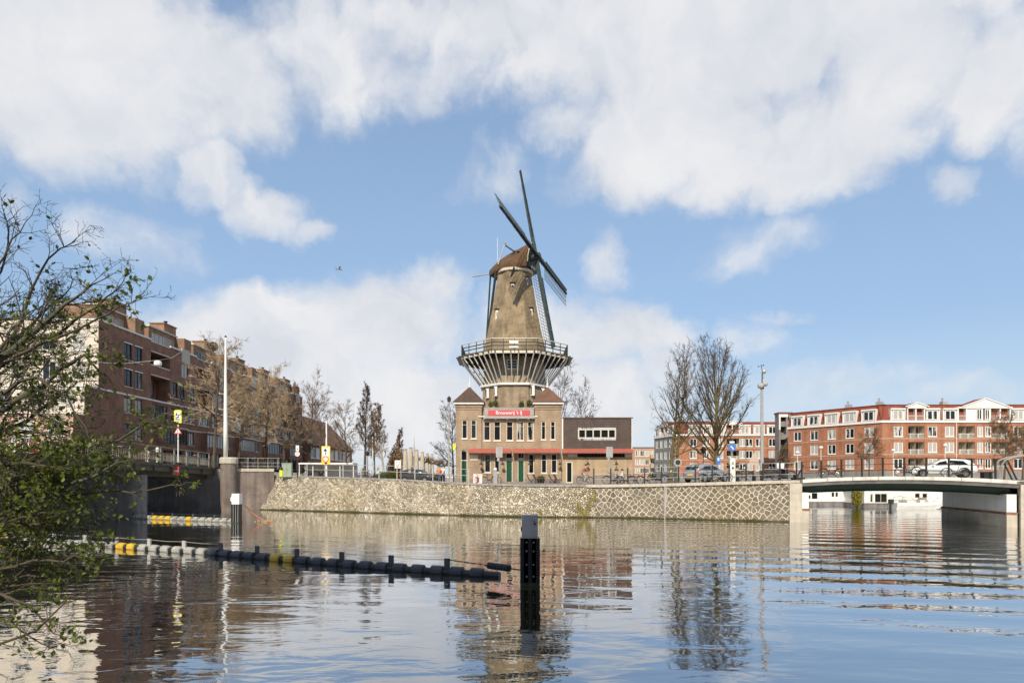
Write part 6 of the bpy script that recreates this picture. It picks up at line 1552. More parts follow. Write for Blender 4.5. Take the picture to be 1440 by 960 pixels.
pile = thing('dolphin_pile', 'ribbed pile with bright white cap at the left bridge opening', 'pile', (xat(333,43.6), 43.6, 0))
b = MB(); b.box((-.24,-.2,-1.5),(.24,.28,1.28))
for x in (-.24,-.08,.08,.24): b.box((x-.035,-.29,-1.5),(x+.035,-.2,1.28))
b.build('post_body', M['black_plastic'], pile)
b = MB()
for x in (-.16,0,.16): b.box((x-.012,-.215,-.5),(x+.012,-.203,1.25))
b.build('fender_strip', M['galv'], pile)
b = MB(); b.box((-.24,-.26,1.285),(.27,.28,2.0)); b.add([(-.24,-.2,1.45),(-.24,.2,1.45),(-.24,.2,1.9),(-.24,-.2,1.9),(-.38,-.12,1.5),(-.38,.12,1.5),(-.38,.12,1.72),(-.38,-.12,1.72)], [(4,5,6,7),(0,4,7,3),(5,1,2,6),(7,6,2,3),(4,0,1,5)]); b.build('cap', M['white'], pile)
b2 = thing('floating_boom', 'low weathered yellowish floats between the bridge pier and the white capped pile', 'floating boom', (-23, 47, 0))
q0, q1 = Vector((-28.6,48.3,0)), Vector((-18.9,43.9,0)); n = 15
b = MB(); b.tube(q0+Vector((0,0,.08)), q1+Vector((0,0,.08)), .10, n=8); b.build('pipe', M['grey_plastic'], b2, world=True)
for i in range(n):
    c = q0.lerp(q1,(i+.25)/n); e = q0.lerp(q1,(i+.85)/n); f = MB(); f.tube(c+Vector((0,0,.13)), e+Vector((0,0,.13)), .17, n=10); f.build('float', M['yellow_plastic'] if i in (3,4,5,8) else M['grey_plastic'], b2, world=True)
b = MB()
for i in (0,3,6,9,12): c = q0.lerp(q1,(i+.05)/n); b.cbox((c.x,c.y,.25),(.08,.08,.5))
b.tube(q0+Vector((0,0,.46)), q1+Vector((0,0,.46)), .014, n=4); b.build('upright', M['dark_and_shaded_plastic'], b2, world=True)
tag(MB().build('x', M['iron'])) if False else None
ro = MB(); ro.path([(xat(344,44.5),44.5,1.15),(xat(355,44.8),44.8,.62),(xat(366,45),45,.22),(xat(376,44.6),44.6,.04),(xat(384,44.2),44.2,.03)], .03, 6)
M['orange'] = mat('orange_rope', (0.62,0.20,0.08), .7, .15, 4)
tag(ro.build('mooring_rope', M['orange']), 'orange rope running down from the white capped pile into the water', 'rope')
dr = bush('driftwood', 'small tangle of floating twigs at the end of the orange rope', (xat(372,44.6),44.6,-.03), .7,.25,.14, 160, M['twig_tan'], 91, .08, 'debris')

# ================================================================== signs, lamps and small street things
def pole(t, h, r=.04, m='galv'): b = MB(); b.tube((0,0,0),(0,0,h),r,n=8); return b.build('pole', M[m], t)
def disc(r, y0, y1, n=20, c=(0,0,0)): 
    b = MB(); b.add([(c[0]+r*cos(2*pi*k/n), y, c[2]+r*sin(2*pi*k/n)) for y in (y0,y1) for k in range(n)], [tuple(range(n)), tuple(reversed(range(n,2*n)))]+[(k,n+k,n+(k+1)%n,(k+1)%n) for k in range(n)]); return b
def ringm(r0, r1, y0, y1, n=20, c=(0,0,0)):
    b = MB(); b.add([(c[0]+r*cos(2*pi*k/n), y, c[2]+r*sin(2*pi*k/n)) for y in (y0,y1) for r in (r0,r1) for k in range(n)],
        [f for k in range(n) for f in ((k,(k+1)%n,n+(k+1)%n,n+k),(2*n+k,3*n+k,3*n+(k+1)%n,2*n+(k+1)%n),(n+k,n+(k+1)%n,3*n+(k+1)%n,3*n+k),(2*n+k,2*n+(k+1)%n,(k+1)%n,k))]); return b
def plate(w, h, y0, y1, z): b = MB(); b.box((-w/2,y0,z-h/2),(w/2,y1,z+h/2)); return b
# lime sign with warning triangle on the left bridge
Y = 50.0; sX = xat(250.5,Y); zb = bz(Y)
t = thing('traffic_sign', 'lime yellow sign above a red edged warning triangle on the left bridge', 'traffic sign', (sX, Y, zb))
pole(t, zat(576,Y)-zb, .045, 'white')
zc_ = zat(585.5,Y)-zb; plate(.58,1.02,-.05,-.02,zc_).build('lime_board', M['sign_lime'], t)
pl_ = plate(.40,.74,-.056,-.051,zc_); pl_.build('white_panel', M['sign_white'], t)
for (dx,dz,w,h) in ((-.08,.15,.10,.16),(.08,.12,.12,.10),(0,-.05,.22,.08),(-.06,-.2,.1,.14),(.09,-.22,.08,.12)):
    k = MB(); k.cbox((dx,-.060,zc_+dz),(w,.004,h)); k.build('symbol', M['sign_black'], t)
zc_ = zat(605.5,Y)-zb
def tri(r, y0, y1, z): b = MB(); P_ = [(r*1.0*sin(a), r*1.0*cos(a)) for a in (0, 2*pi/3, 4*pi/3)]; b.add([(x,y,z+zz_) for y in (y0,y1) for (x,zz_) in P_], [(0,1,2),(5,4,3),(0,3,4,1),(1,4,5,2),(2,5,3,0)]); return b
tri(.36,-.05,-.02,zc_-.04).build('triangle_board', M['sign_red'], t); tri(.24,-.058,-.051,zc_-.045).build('triangle_panel', M['sign_white'], t)
k = MB(); k.cbox((0,-.062,zc_-.02),(.05,.004,.14)); k.cbox((0,-.062,zc_-.13),(.05,.004,.05)); k.build('symbol', M['sign_black'], t)
# small white bollards on the bridge
for px, lab in ((259,'short white bollard beside the warning sign pole on the bridge'),(262.5,'white lamp topped bollard right of the warning sign on the bridge')):
    d = 51.0; tb = thing('bollard', lab, 'bollard', (xat(px,d)-.3 if False else BX-.9+(.2 if px > 260 else -.1), d+(.8 if px > 260 else 0), bz(d)))
    b = MB(); b.lathe([(.11,0),(.10,.75 if px < 260 else 1.0),(.13,.78 if px < 260 else 1.04),(.12,.9 if px < 260 else 1.2),(.04,.98 if px < 260 else 1.28)],10); b.build('shaft', M['white'], tb)
    b = MB(); b.lathe([(.12,.45),(.12,.55)],10); b.build('band', M['sign_red'], tb)
# white banner with a red ring, left on the bridge behind the tree
Y = 48.0; bn = thing('ring_banner', 'white banner with a red ring and red panel on the left bridge behind the tree', 'banner', (xat(35,Y), Y, bz(Y)))
b = MB(); b.box((-1.1,-.03,.35),(1.1,.03,1.75)); b.build('cloth', M['sign_white'], bn); ringm(.30,.42,-.045,-.032,c=(-.15,0,1.1)).build('red_ring', M['sign_red'], bn)
b = MB(); b.box((.45,-.045,.6),(1.0,-.032,1.5)); b.build('red_panel', M['sign_red'], bn)
b = MB()
for x in (-1.12,1.12): b.tube((x,0,0),(x,0,1.9),.035,n=6)
b.build('pole', M['galv'], bn)
# round back-of-sign pair left of the canopy
d = 60.5; X = xat(418.5,d); zg = gz(X,d); t = thing('traffic_sign', 'pinkish round sign below a white plate on a dark pole left of the canopy', 'traffic sign', (X,d,zg))
pole(t, zat(624,d)-zg, .05, 'iron'); disc(.24,-.08,-.05,c=(0,0,zat(638,d)-zg)).build('round_board', M['sign_pink'] if 'sign_pink' in M else M.setdefault('sign_pink', mat('faded_pink',(0.72,0.52,0.48),.5,.05,1)), t)
zc_ = zat(630,d)-zg; plate(.30,.52,-.075,-.05,zc_).build('white_board', M['sign_white'], t)
k = MB(); k.cbox((0,-.08,zc_-.05),(.10,.006,.14)); k.build('symbol', M['sign_black'], t)
# yellow sign with two circles, on the lamp pole
d = 60.0; X = xat(459,d); zg = gz(X,d); lp = thing('street_lamp', 'slim white lamp post rising behind the yellow sign', 'street lamp', (X,d,zg)); hT = zat(585,d)-zg
b = MB(); b.lathe([(.10,0),(.09,2),(.06,hT)],8); b.build('pole', M['white'], lp); b = MB(); b.cbox((-.08,-.15,hT),(.22,.6,.16)); b.ball((-.05,-.2,hT+.1),.14,8,6); b.build('lamp_head', M['galv'], lp)
b = MB(); b.cbox((-.12,-.1,zat(612,d)-zg),(.16,.2,.3)); b.cbox((.0,.0,zat(600,d)-zg),(.3,.06,.06)); b.build('bracket', M['iron'], lp)
zc_ = zat(640,d); t = thing('yellow_sign', 'yellow board with black turn symbol and a red ringed white disc', 'traffic sign', (X,d-.16,zc_)); b = MB(); b.box((-.40,-.02,-.86),(.40,.02,.86)); b.build('board', M['sign_yellow'], t)
b = MB(); b.box((-.32,-.03,-.05),(.32,-.021,.72)); b.build('white_panel', M['sign_white'], t)
b = MB(); b.box((-.085,-.038,.02),(-.015,-.031,.40)); b.add([(-.26,-.036,.38),(.16,-.036,.38),(-.05,-.036,.66)],[(0,1,2)]); b.beam((-.05,-.0345,.10),(.20,-.0345,.32),.09,.007); b.build('symbol', M['sign_black'], t)
disc(.30,-.034,-.021,c=(-.02,0,-.36)).build('ring_board', M['sign_white'], t); ringm(.20,.29,-.045,-.035,c=(-.02,0,-.36)).build('red_ring', M['sign_red'], t)
b = MB(); b.cbox((0,-.03,-.74),(.26,.008,.12)); b.build('caption_bar', M['sign_black'], t)
# white square sign with a ring
d = 58.5; X = xat(560,d); zg = gz(X,d); t = thing('traffic_sign', 'white square sign with a dark ring in front of the golden bush', 'traffic sign', (X+.25,d,zg)); pole(t, zat(645,d)-zg,.035)
zc_ = zat(652.5,d)-zg; b = MB(); b.box((-.55,-.05,zc_-.36),(-.02,-.02,zc_+.36)); b.build('board', M['sign_white'], t); ringm(.14,.21,-.06,-.051,c=(-.28,0,zc_+.08)).build('ring', M['sign_grey'], t)
b = MB(); b.cbox((-.28,-.055,zc_-.24),(.34,.008,.06)); b.build('caption_bar', M['sign_grey'], t)
# tall grey sign posts at the brewery
for px, pyt, pyb, d, lab in ((702,628,643,60.5,'tall grey blank sign on a post in front of the brewery doors'), (857,628,643,60.0,'tall grey blank sign on a post in front of the annex')):
    X = xat(px,d); zg = gz(X,d); t = thing('sign_post', lab, 'sign', (X,d,zg)); pole(t, zat(pyt,d)-zg,.045)
    b = MB(); zc_ = (zat(pyt,d)+zat(pyb,d))/2-zg
    for s_ in (-1,1): b.box((s_*.17-.14,-.07,zc_-.5),(s_*.17+.14,-.045,zc_+.5))
    b.build('board', M['pole_grey'], t); b = MB(); b.box((-.33,-.045,zc_-.05),(.33,-.03,zc_+.05)); b.box((-.2,-.08,zc_-.85),(.0,-.04,zc_-.55)); b.build('clamp', M['galv'], t)
t = thing('signal_cabinet', 'pale grey cabinet post at the foot of the grey brewery sign', 'cabinet', (xat(696.5,60.3),60.3,2.5)); b = MB(); b.box((-.18,-.15,0),(.18,.15,1.15)); b.box((-.2,-.17,1.15),(.2,.17,1.2)); b.build('body', M['pole_grey'], t); b = MB(); b.ball((0,0,1.36),.17,10,6); b.build('lamp_globe', M['white'], t)
# mirror, blue signs, triangle from behind, ticket machine
d = 49; X = xat(953,d); t = thing('mirror_sign', 'round dark mirror sign on a pole beside the twin stemmed tree', 'traffic sign', (X,d,2.6)); pole(t, zat(645,d)-2.6,.03); ringm(.20,.30,-.07,-.03,c=(0,0,zat(650,d)-2.6)).build('rim', M['galv'], t); disc(.21,-.05,-.035,c=(0,0,zat(650,d)-2.6)).build('face', M['iron'], t)
d = 52; X = xat(1029,d); t = thing('traffic_sign', 'round blue sign on a pole above the white ticket machine', 'traffic sign', (X,d,2.7)); pole(t, zat(620,d)-2.7,.035); disc(.30,-.07,-.04,c=(0,0,zat(629,d)-2.7)).build('blue_board', M['sign_blue'], t)
k = MB(); k.beam((-.10,-.075,zat(629,d)-2.7+.12),(.12,-.075,zat(629,d)-2.7-.14),.01,.09); k.cbox((0,-.06,zat(621.5,d)-2.7),(.4,.02,.14)); k.build('arrow', M['sign_white'], t)
d = 53; X = xat(1010,d); t = thing('traffic_sign', 'small rectangular blue sign beside the mossy tree trunk', 'traffic sign', (X,d,2.7)); pole(t, zat(641,d)-2.7,.03); plate(.32,.66,-.06,-.04,zat(647,d)-2.7).build('blue_board', M['sign_blue'], t); k = MB(); k.cbox((0,-.064,zat(645.5,d)-2.7),(.14,.006,.24)); k.build('symbol', M['sign_white'], t)
d = 47.5; X = xat(1029.5,d); t = thing('ticket_machine', 'white ticket machine with small dark screen behind the quay railing', 'ticket machine', (X,d,2.75)); hT = zat(645,d)-2.75
b = MB(); b.box((-.19,-.16,0),(.19,.16,hT)); b.box((-.21,-.18,hT),(.21,.18,hT+.06)); b.build('body', M['white'], t); b = MB(); b.box((-.09,-.172,hT-.42),(.09,-.161,hT-.22)); b.build('screen', M['pane_dark'], t); b = MB(); b.box((-.07,-.172,hT-.75),(.07,-.161,hT-.6)); b.build('slot', M['iron'], t)
d = 49.5; X = xat(1061,d); t = thing('traffic_sign', 'beige back of a triangular warning sign beside the camera mast', 'traffic sign', (X,d,2.8)); pole(t, zat(634,d)-2.8,.035); z_ = zat(644,d)-2.8
tri(.52,-.03,0,z_-.02).build('triangle_board', M['beige_sign'] if 'beige_sign' in M else M.setdefault('beige_sign', mat('beige_sign_back',(0.55,0.43,0.36),.6,.06,1)), t); plate(.80,.22,-.035,-.005,z_-.42).build('plate', M['beige_sign'], t)
d = 47; X = xat(1097,d); t = thing('white_box_sign', 'small bright white box on a post left of the arched bridge', 'sign', (X,d,2.85)); pole(t, 1.0,.035); b = MB(); b.add([(-.24,-.1,.92),(.24,-.1,.92),(.24,.1,.92),(-.24,.1,.92),(-.27,-.1,1.28),(.27,-.1,1.28),(.27,.1,1.28),(-.27,.1,1.28)],[(3,2,1,0),(4,5,6,7),(0,1,5,4),(1,2,6,5),(2,3,7,6),(3,0,4,7)]); b.build('box', M['sign_white'], t)
# camera mast on the right
d = 49; X = xat(1071.5,d); t = thing('camera_mast', 'tall grey mast with floodlights and cameras on top', 'mast', (X,d,2.8)); hT = zat(547,d)-2.8
b = MB(); b.lathe([(.14,0),(.12,hT*.5),(.10,hT)],10); b.build('pole', M['pole_grey'], t)
b = MB(); b.lathe([(.10,hT),(.18,hT+.05),(.14,hT+.25),(.05,hT+.3)],8); b.tube((0,0,hT),(0.02,0,hT+1.3),.04,n=6); b.build('bracket', M['iron'], t)
for (x,z,s_,a) in ((-.14,.25,.26,.5),(.20,.38,.22,-.6)): b = MB(); b.ball((x,-.1,hT+z),s_,10,7,sc=(1,.8,.9)); b.build('floodlight', M['galv'], t)
b = MB(); b.ball((.14,-.05,hT+1.35),.18,8,6); b.cbox((.10,0,hT+1.05),(.14,.2,.35)); b.build('dome_camera', M['galv'], t)
b = MB(); b.tube((.03,0,hT+1.3),(-.05,0,hT+1.75),.02,n=5); b.tube((-.28,0,hT+1.72),(.12,0,hT+1.8),.018,n=5); b.ball((-.28,0,hT+1.75),.05,6,4); b.ball((.12,0,hT+1.84),.05,6,4); b.ball((-.05,0,hT+1.86),.04,6,4); b.build('wind_sensor', M['iron'], t)
# tall lamp pole left of the brewery and others
def lamp(label, px, pyt, d, zg=None, style='cap', m='pole_grey', r=.09, group=None, cat='street lamp', name='street_lamp'):
    X = xat(px,d); zg = gz(X,d) if zg is None else zg; t = thing(name, label, cat, (X,d,zg), 0, group); hT = zat(pyt,d)-zg
    b = MB(); b.lathe([(r,0),(r*.8,hT*.5),(r*.55,hT-.1)],8); b.build('pole', M[m], t)
    b = MB()
    if style == 'cap': b.lathe([(.05,hT-.15),(.16,hT-.1),(.18,hT+.15),(.22,hT+.2),(.05,hT+.42)],10)
    elif style == 'globe': b.ball((0,0,hT),.34,10,7,sc=(1,1,.75))
    elif style == 'lantern': b.add([(sx*w,sy*w,z) for (w,z) in ((.12,hT-.45),(.26,hT),(.05,hT+.25)) for (sx,sy) in ((-1,-1),(1,-1),(1,1),(-1,1))],[(i*4+j,i*4+(j+1)%4,(i+1)*4+(j+1)%4,(i+1)*4+j) for i in (0,1) for j in range(4)])
    b.build('lamp_head', M['iron'] if style in ('cap','lantern') else M['white'], t)
    return t
lamp('tall slim grey pole with dark cap directly left of the brewery', 631.5, 563, 62)
lamp('thin pale pole between the dark narrow tree and the pale trunked tree', 524, 612, 100, m='white', r=.12)
lamp('old lantern hanging beside the tall dark narrow tree', 517, 636, 88, style='lantern', m='iron', r=.06)
for px, py, lab in ((1121.5,636,'white globe lamp before the leftmost windows of the red wing'),(1154.5,629,'white globe lamp before the second column of windows of the red wing'),(1256,633,'white globe lamp right of the small brown tree'),(1329,626,'white globe lamp behind the white car roof')):
    lamp(lab, px, py, 108, 2.7, 'globe', 'white', .07, 'globe lamps before the red houses')
d = 64; lamp('dark thin lamp post rising in front of the quay beside the grey car', 989, 631, d, style='lantern', m='iron', r=.05)
# hanging lamp over the street
hl_ = thing('hanging_lamp', 'white lamp hanging on a wire across the street beside the apartments', 'street lamp', at(222,511,62))
b = MB(); b.lathe([(.10,.30),(.30,.22),(.36,.05),(.34,-.18),(.16,-.26)],10); b.build('lamp_head', M['white'], hl_)
A_ = Vector((-40.0,59.8,zat(508,59.8))); B_ = Vector((-39.95,77.5,zat(494,77.5))); L_ = hl_.location
b = MB(); b.path([A_, A_.lerp(L_,.5)-Vector((0,0,.12)), L_+Vector((0,0,.32))],.022,4); b.path([L_+Vector((0,0,.32)), L_.lerp(B_,.5)-Vector((0,0,.15)), B_],.022,4); b.build('wire', M['galv'], hl_, world=True)
# canopy, cabinet and bin
d = 65; cx0, cx1 = xat(421,d), xat(497,d); t = thing('bike_canopy', 'low white framed glass canopy behind the galvanised railing', 'shelter', ((cx0+cx1)/2,d,3.0))
b = MB(); b.box((cx0,d-.3,zat(652.5,d)),(cx1,d+1.8,zat(651,d)+.04)); b.build('roof', M['white'], t, world=True)
for i in range(5):
    x = cx0+(cx1-cx0)*i/4; b = MB(); b.tube((x,d,2.7),(x,d,zat(652,d)),.05,n=6); b.build('post', M['white'], t, world=True)
b = MB(); b.box((cx0,d+1.7,2.9),(cx1,d+1.74,zat(652.5,d))); b.build('back_panel', M['milky'] if 'milky' in M else M.setdefault('milky', mat('milky_panel',(0.55,0.54,0.50),.3,.1,1)), t, world=True)
d = 61.5; X = xat(404,d); t = thing('utility_cabinet', 'grey green utility cabinet behind the railing left of the canopy', 'cabinet', (X,d,3.15)); b = MB(); b.box((-.46,-.2,0),(.46,.2,1.28)); b.box((-.49,-.23,1.28),(.49,.23,1.34)); b.build('body', M['cab_green'] if 'cab_green' in M else M.setdefault('cab_green', mat('grey_green_paint',(0.27,0.33,0.25),.5,.1,1)), t)
b = MB(); b.box((-.005,-.206,.05),(.005,-.2,1.25)); b.box((.05,-.225,.6),(.08,-.2,.75)); b.build('door_gap', M['iron'], t)
X = xat(395.5,61.3); t = thing('yellow_bin', 'small yellow topped bin beside the utility cabinet', 'bin', (X,61.3,3.2)); b = MB(); b.lathe([(.16,0),(.18,.6)],10); b.build('body', M['sign_lime'], t); b = MB(); b.lathe([(.19,.6),(.19,.72),(.05,.95)],10); b.build('lid', M['iron'], t)
# folded parasols, terrace things
M['parasol'] = mat('beige_canvas', (0.50,0.43,0.32), .85, .12, 1.5, streak=.2)
for i, (px, pyt, d) in enumerate(((570,632,74),(577.5,630,77),(586,633,82),(594,636,88),(601,638,94),(607.5,639,100))):
    X = xat(px,d); hT = zat(pyt,d)-2.5
    t = thing('folded_parasol', ('first and thickest','second and tallest','third','fourth','fifth','last and smallest')[i]+' folded beige parasol in the row counted from the golden bush', 'parasol', (X,d,2.5), 0, 'folded beige terrace parasols')
    b = MB(); b.lathe([(.18,.9),(.34,1.1),(.30,1.8),(.24,hT-.5),(.20,hT-.08),(.05,hT)],9); b.build('canvas', M['parasol'], t); b = MB(); b.tube((0,0,0),(0,0,hT+.15),.04,n=6); b.cbox((0,0,.05),(.7,.7,.1)); b.build('pole', M['galv'], t)
    b = MB(); b.cbox((0,0,hT+.05),(.42,.42,.09)); b.build('cap', M['sign_grey'], t)
t = thing('church_spire', 'tiny dark far spire above the second folded parasol', 'spire', (xat(582.5,420),420,2)); b = MB(); b.box((-1.1,-1.1,0),(1.1,1.1,15)); b.build('tower', M['brick_grey'], t); b = MB(); b.lathe([(1.5,15),(1.0,16),(.8,18),(.2,23),(.1,28)],8); b.build('spire', M['sign_grey'], t)
# pollarded trees on the terrace
for i, (px, d, pyt, lab) in enumerate(((597,90,641,'pollarded tree nearest the folded parasols'),(606,94,643,'second pollarded tree from the folded parasols'),(616,99,646,'pollarded tree right of the orange shirted person'),(625,104,648,'pollarded tree nearest the tall grey pole'),(555,80,637,'small pollarded tree with tied crown before the golden bush'))):
    X = xat(px,d); hT = zat(pyt,d)-2.5; t = thing('pollarded_tree', lab, 'tree', (X,d,2.5), 0, 'pollarded terrace trees'); rnd = random.Random(100+i)
    b = MB(); b.tube((0,0,0),(0,0,hT*.75),.10,.08,6); b.build('trunk', M['bark'], t, smooth=True); b = MB()
    for k in range(14):
        a = k*2.4; p_ = Vector((cos(a)*rnd.uniform(.5,1.0), sin(a)*.6, hT*.75+rnd.uniform(.2,.8))); b.path([(0,0,hT*.72), p_*.55+Vector((0,0,hT*.33)), p_], [.06,.05,.05], 5); b.ball(p_,.13,6,5)
        for _ in range(7): b.tube(p_, p_+Vector((rnd.gauss(0,.2),rnd.gauss(0,.2),rnd.uniform(.1,.5))), .012, n=3)
    b.build('crown', M['twig_brown'], t)
# low things on the terrace between the grey pole and the brewery
t = thing('terrace_pergola', 'low dark slatted pergola behind the tall grey pole', 'pergola', (xat(636,84),84,2.5)); b = MB()
for x in (-1.7,0,1.7): b.box((x-.06,-.06,0),(x+.06,.06,2.1)); b.box((x-.06,1.9,0),(x+.06,2.02,2.1))
b.build('post', M['clad'], t); b = MB()
for i in range(12): b.box((-2.0,-.2+i*.2,2.1),(2.0,-.1+i*.2,2.2))
b.build('roof_slats', M['clad'], t)
# pink board, folded chairs at the front
t = thing('sandwich_board', 'pale pink sandwich board standing at the brewery left front', 'board', (xat(672,66.8),66.8,2.5)); b = MB()
b.add([(-.46,-.25,0),(.46,-.25,0),(.46,0,.98),(-.46,0,.98),(-.46,-.22,0),(.46,-.22,0),(.46,.03,.98),(-.46,.03,.98)],[(0,1,2,3),(5,4,7,6),(3,2,6,7),(1,5,6,2),(4,0,3,7)]); b.add([(-.46,.28,0),(.46,.28,0),(.46,.04,.98),(-.46,.04,.98),(-.46,.25,0),(.46,.25,0),(.46,.01,.98),(-.46,.01,.98)],[(1,0,3,2),(4,5,6,7)]); b.build('board', M['sign_pink'], t)
b = MB(); b.cbox((.05,-.155,.52),(.34,.01,.08),tilt=Matrix.Rotation(-.25,3,'X')); b.build('motif', M['sign_grey'], t)
def chair(label, px, d, rz_, h=.9):
    t = thing('terrace_chair', label, 'chair', (xat(px,d),d,2.5), rz_, 'dark reclining chairs along the brewery front'); b = MB()
    b.add([(-.25,-.25,.42),(.25,-.25,.42),(.25,.2,.36),(-.25,.2,.36),(-.25,-.25,.38),(.25,-.25,.38),(.25,.2,.32),(-.25,.2,.32)],[(0,1,2,3),(7,6,5,4),(0,4,5,1),(1,5,6,2),(2,6,7,3),(3,7,4,0)]); b.build('seat', M['clad'], t)
    b = MB(); b.beam((0,.2,.36),(0,.48,h),.5,.04); b.build('backrest', M['clad'], t)
    for x in (-.23,.23):
        for y0,y1 in ((-.25,.05),(.2,-.12)): b = MB(); b.beam((x,y0,.40),(x,y1,0),.04); b.build('leg', M['clad'], t)
for px, r, lab in ((747,1.4,'dark reclining chair under the brewery window right of the green doors'),(756,1.2,'dark reclining chair second from the green doors'),(768,1.5,'dark reclining chair under the turret windows'),(778,1.3,'dark reclining chair nearest the annex'),(785,1.1,'dark reclining chair at the corner of brewery and annex')): chair(lab, px, 66.9, r)
for px, lab in ((758,'low dark planter tub at the brewery right front'),(763,'low dark planter tub between the reclining chairs')):
    t = thing('planter', lab, 'planter', (xat(px,66.6),66.6,2.5)); b = MB(); b.lathe([(.16,0),(.24,.4),(.26,.42),(.26,.48)],10); b.build('tub', M['iron'], t); b = MB(); rnd = random.Random(px)
    for _ in range(90):
        c = Vector((rnd.gauss(0,.12),rnd.gauss(0,.12),.5+abs(rnd.gauss(0,.14)))); b.add([c, c+Vector((rnd.gauss(0,.08),rnd.gauss(0,.08),.06)), c+Vector((rnd.gauss(0,.08),rnd.gauss(0,.08),-.03))],[(0,1,2)])
    b.build('foliage', M['hedge'], t)
for px, lab in ((630,'low white bollard left of the grey pole'),(636,'low white bollard between the grey pole and the brewery')):
    t = thing('bollard', lab, 'bollard', (xat(px,60.5),60.5,2.52)); b = MB(); b.lathe([(.09,0),(.09,.8),(.04,.9)],8); b.build('shaft', M['pole_grey'], t); b = MB(); b.lathe([(.095,.55),(.095,.68)],8); b.build('band', M['white'], t)
t = thing('flag', 'small yellow flag hanging from the brewery left corner', 'flag', (xat(641,67.6),67.6,zat(626,67.6))); b = MB(); b.add([(-.02,0,.2),(-.34,-.1,.1),(-.30,-.05,-.55),(-.05,.02,-.45),(-.02,.015,.2),(-.34,-.085,.1),(-.30,-.035,-.55),(-.05,.035,-.45)],[(0,1,2,3),(7,6,5,4)]); b.build('cloth', M['sign_lime'], t); b = MB(); b.tube((.1,.35,.3),(-.4,-.12,.15),.02,n=5); b.build('staff', M['white'], t)
t = thing('gangway_arch', 'pale curved gangway rail at the right end of the arched bridge', 'rail', (xat(1430,40),40,2.95)); b = MB()
for y in (0,.5): b.path([(-.95,y,0),(-.95,y,.9),(-.75,y,1.22),(-.2,y,1.42),(.8,y,1.55)],.05,6)
b.build('rail', M['concrete'], t)
b = MB(); b.beam((-.6,0,1.25),(.0,0,0),.07); b.beam((-.5,.5,1.25),(.1,.5,0),.07); b.build('brace', M['iron'], t)
t = thing('bridge_lever', 'dark slanting lever standing behind the railing at the left bridge end', 'lever', (xat(1122,45.6),45.6,2.93)); b = MB(); b.beam((-.1,0,.1),(.4,0,1.05),.08); b.build('arm', M['iron'], t); b = MB(); b.cbox((0,0,.08),(.9,.3,.16)); b.cbox((-.2,0,.25),(.2,.2,.3)); b.build('base', M['iron'], t)
b = MB(); b.cbox((0,0,.22),(.55,.35,.44)); b.cbox((0,0,.47),(.6,.4,.05)); t = b.build('planter_box', M['iron'], None); t.location = (xat(1387,41.3),41.3,2.98); tag(t, 'dark square planter box on the bridge right of the white car', 'planter')

# a gull over the rooftops
t = thing('gull', 'small grey gull flying alone in the sky left of the windmill', 'bird', at(477,378.5,62), .6)
b = MB(); rr = []
for x, r in ((-.28,.01),(-.18,.05),(0,.075),(.16,.06),(.24,.045),(.31,.008)): rr.append([Vector((x,r*cos(a),r*sin(a))) for a in [2*pi*k/8 for k in range(8)]])
loft(b, rr); b.add([(-.28,-.02,0),(-.28,.02,0),(-.42,.07,0),(-.42,-.07,0)],[(0,1,2,3)]); b.build('body', M['sign_grey'], t)
for s_ in (-1,1): b = MB(); b.add([(.08,0,.03),(-.08,0,.03),(-.10,s_*.25,.17),(.07,s_*.27,.19),(-.14,s_*.62,.07),(-.07,s_*.60,.09)],[(0,1,2,3),(3,2,4,5)] if s_ < 0 else [(3,2,1,0),(5,4,2,3)]); b.build('wing', M['sign_grey'], t)

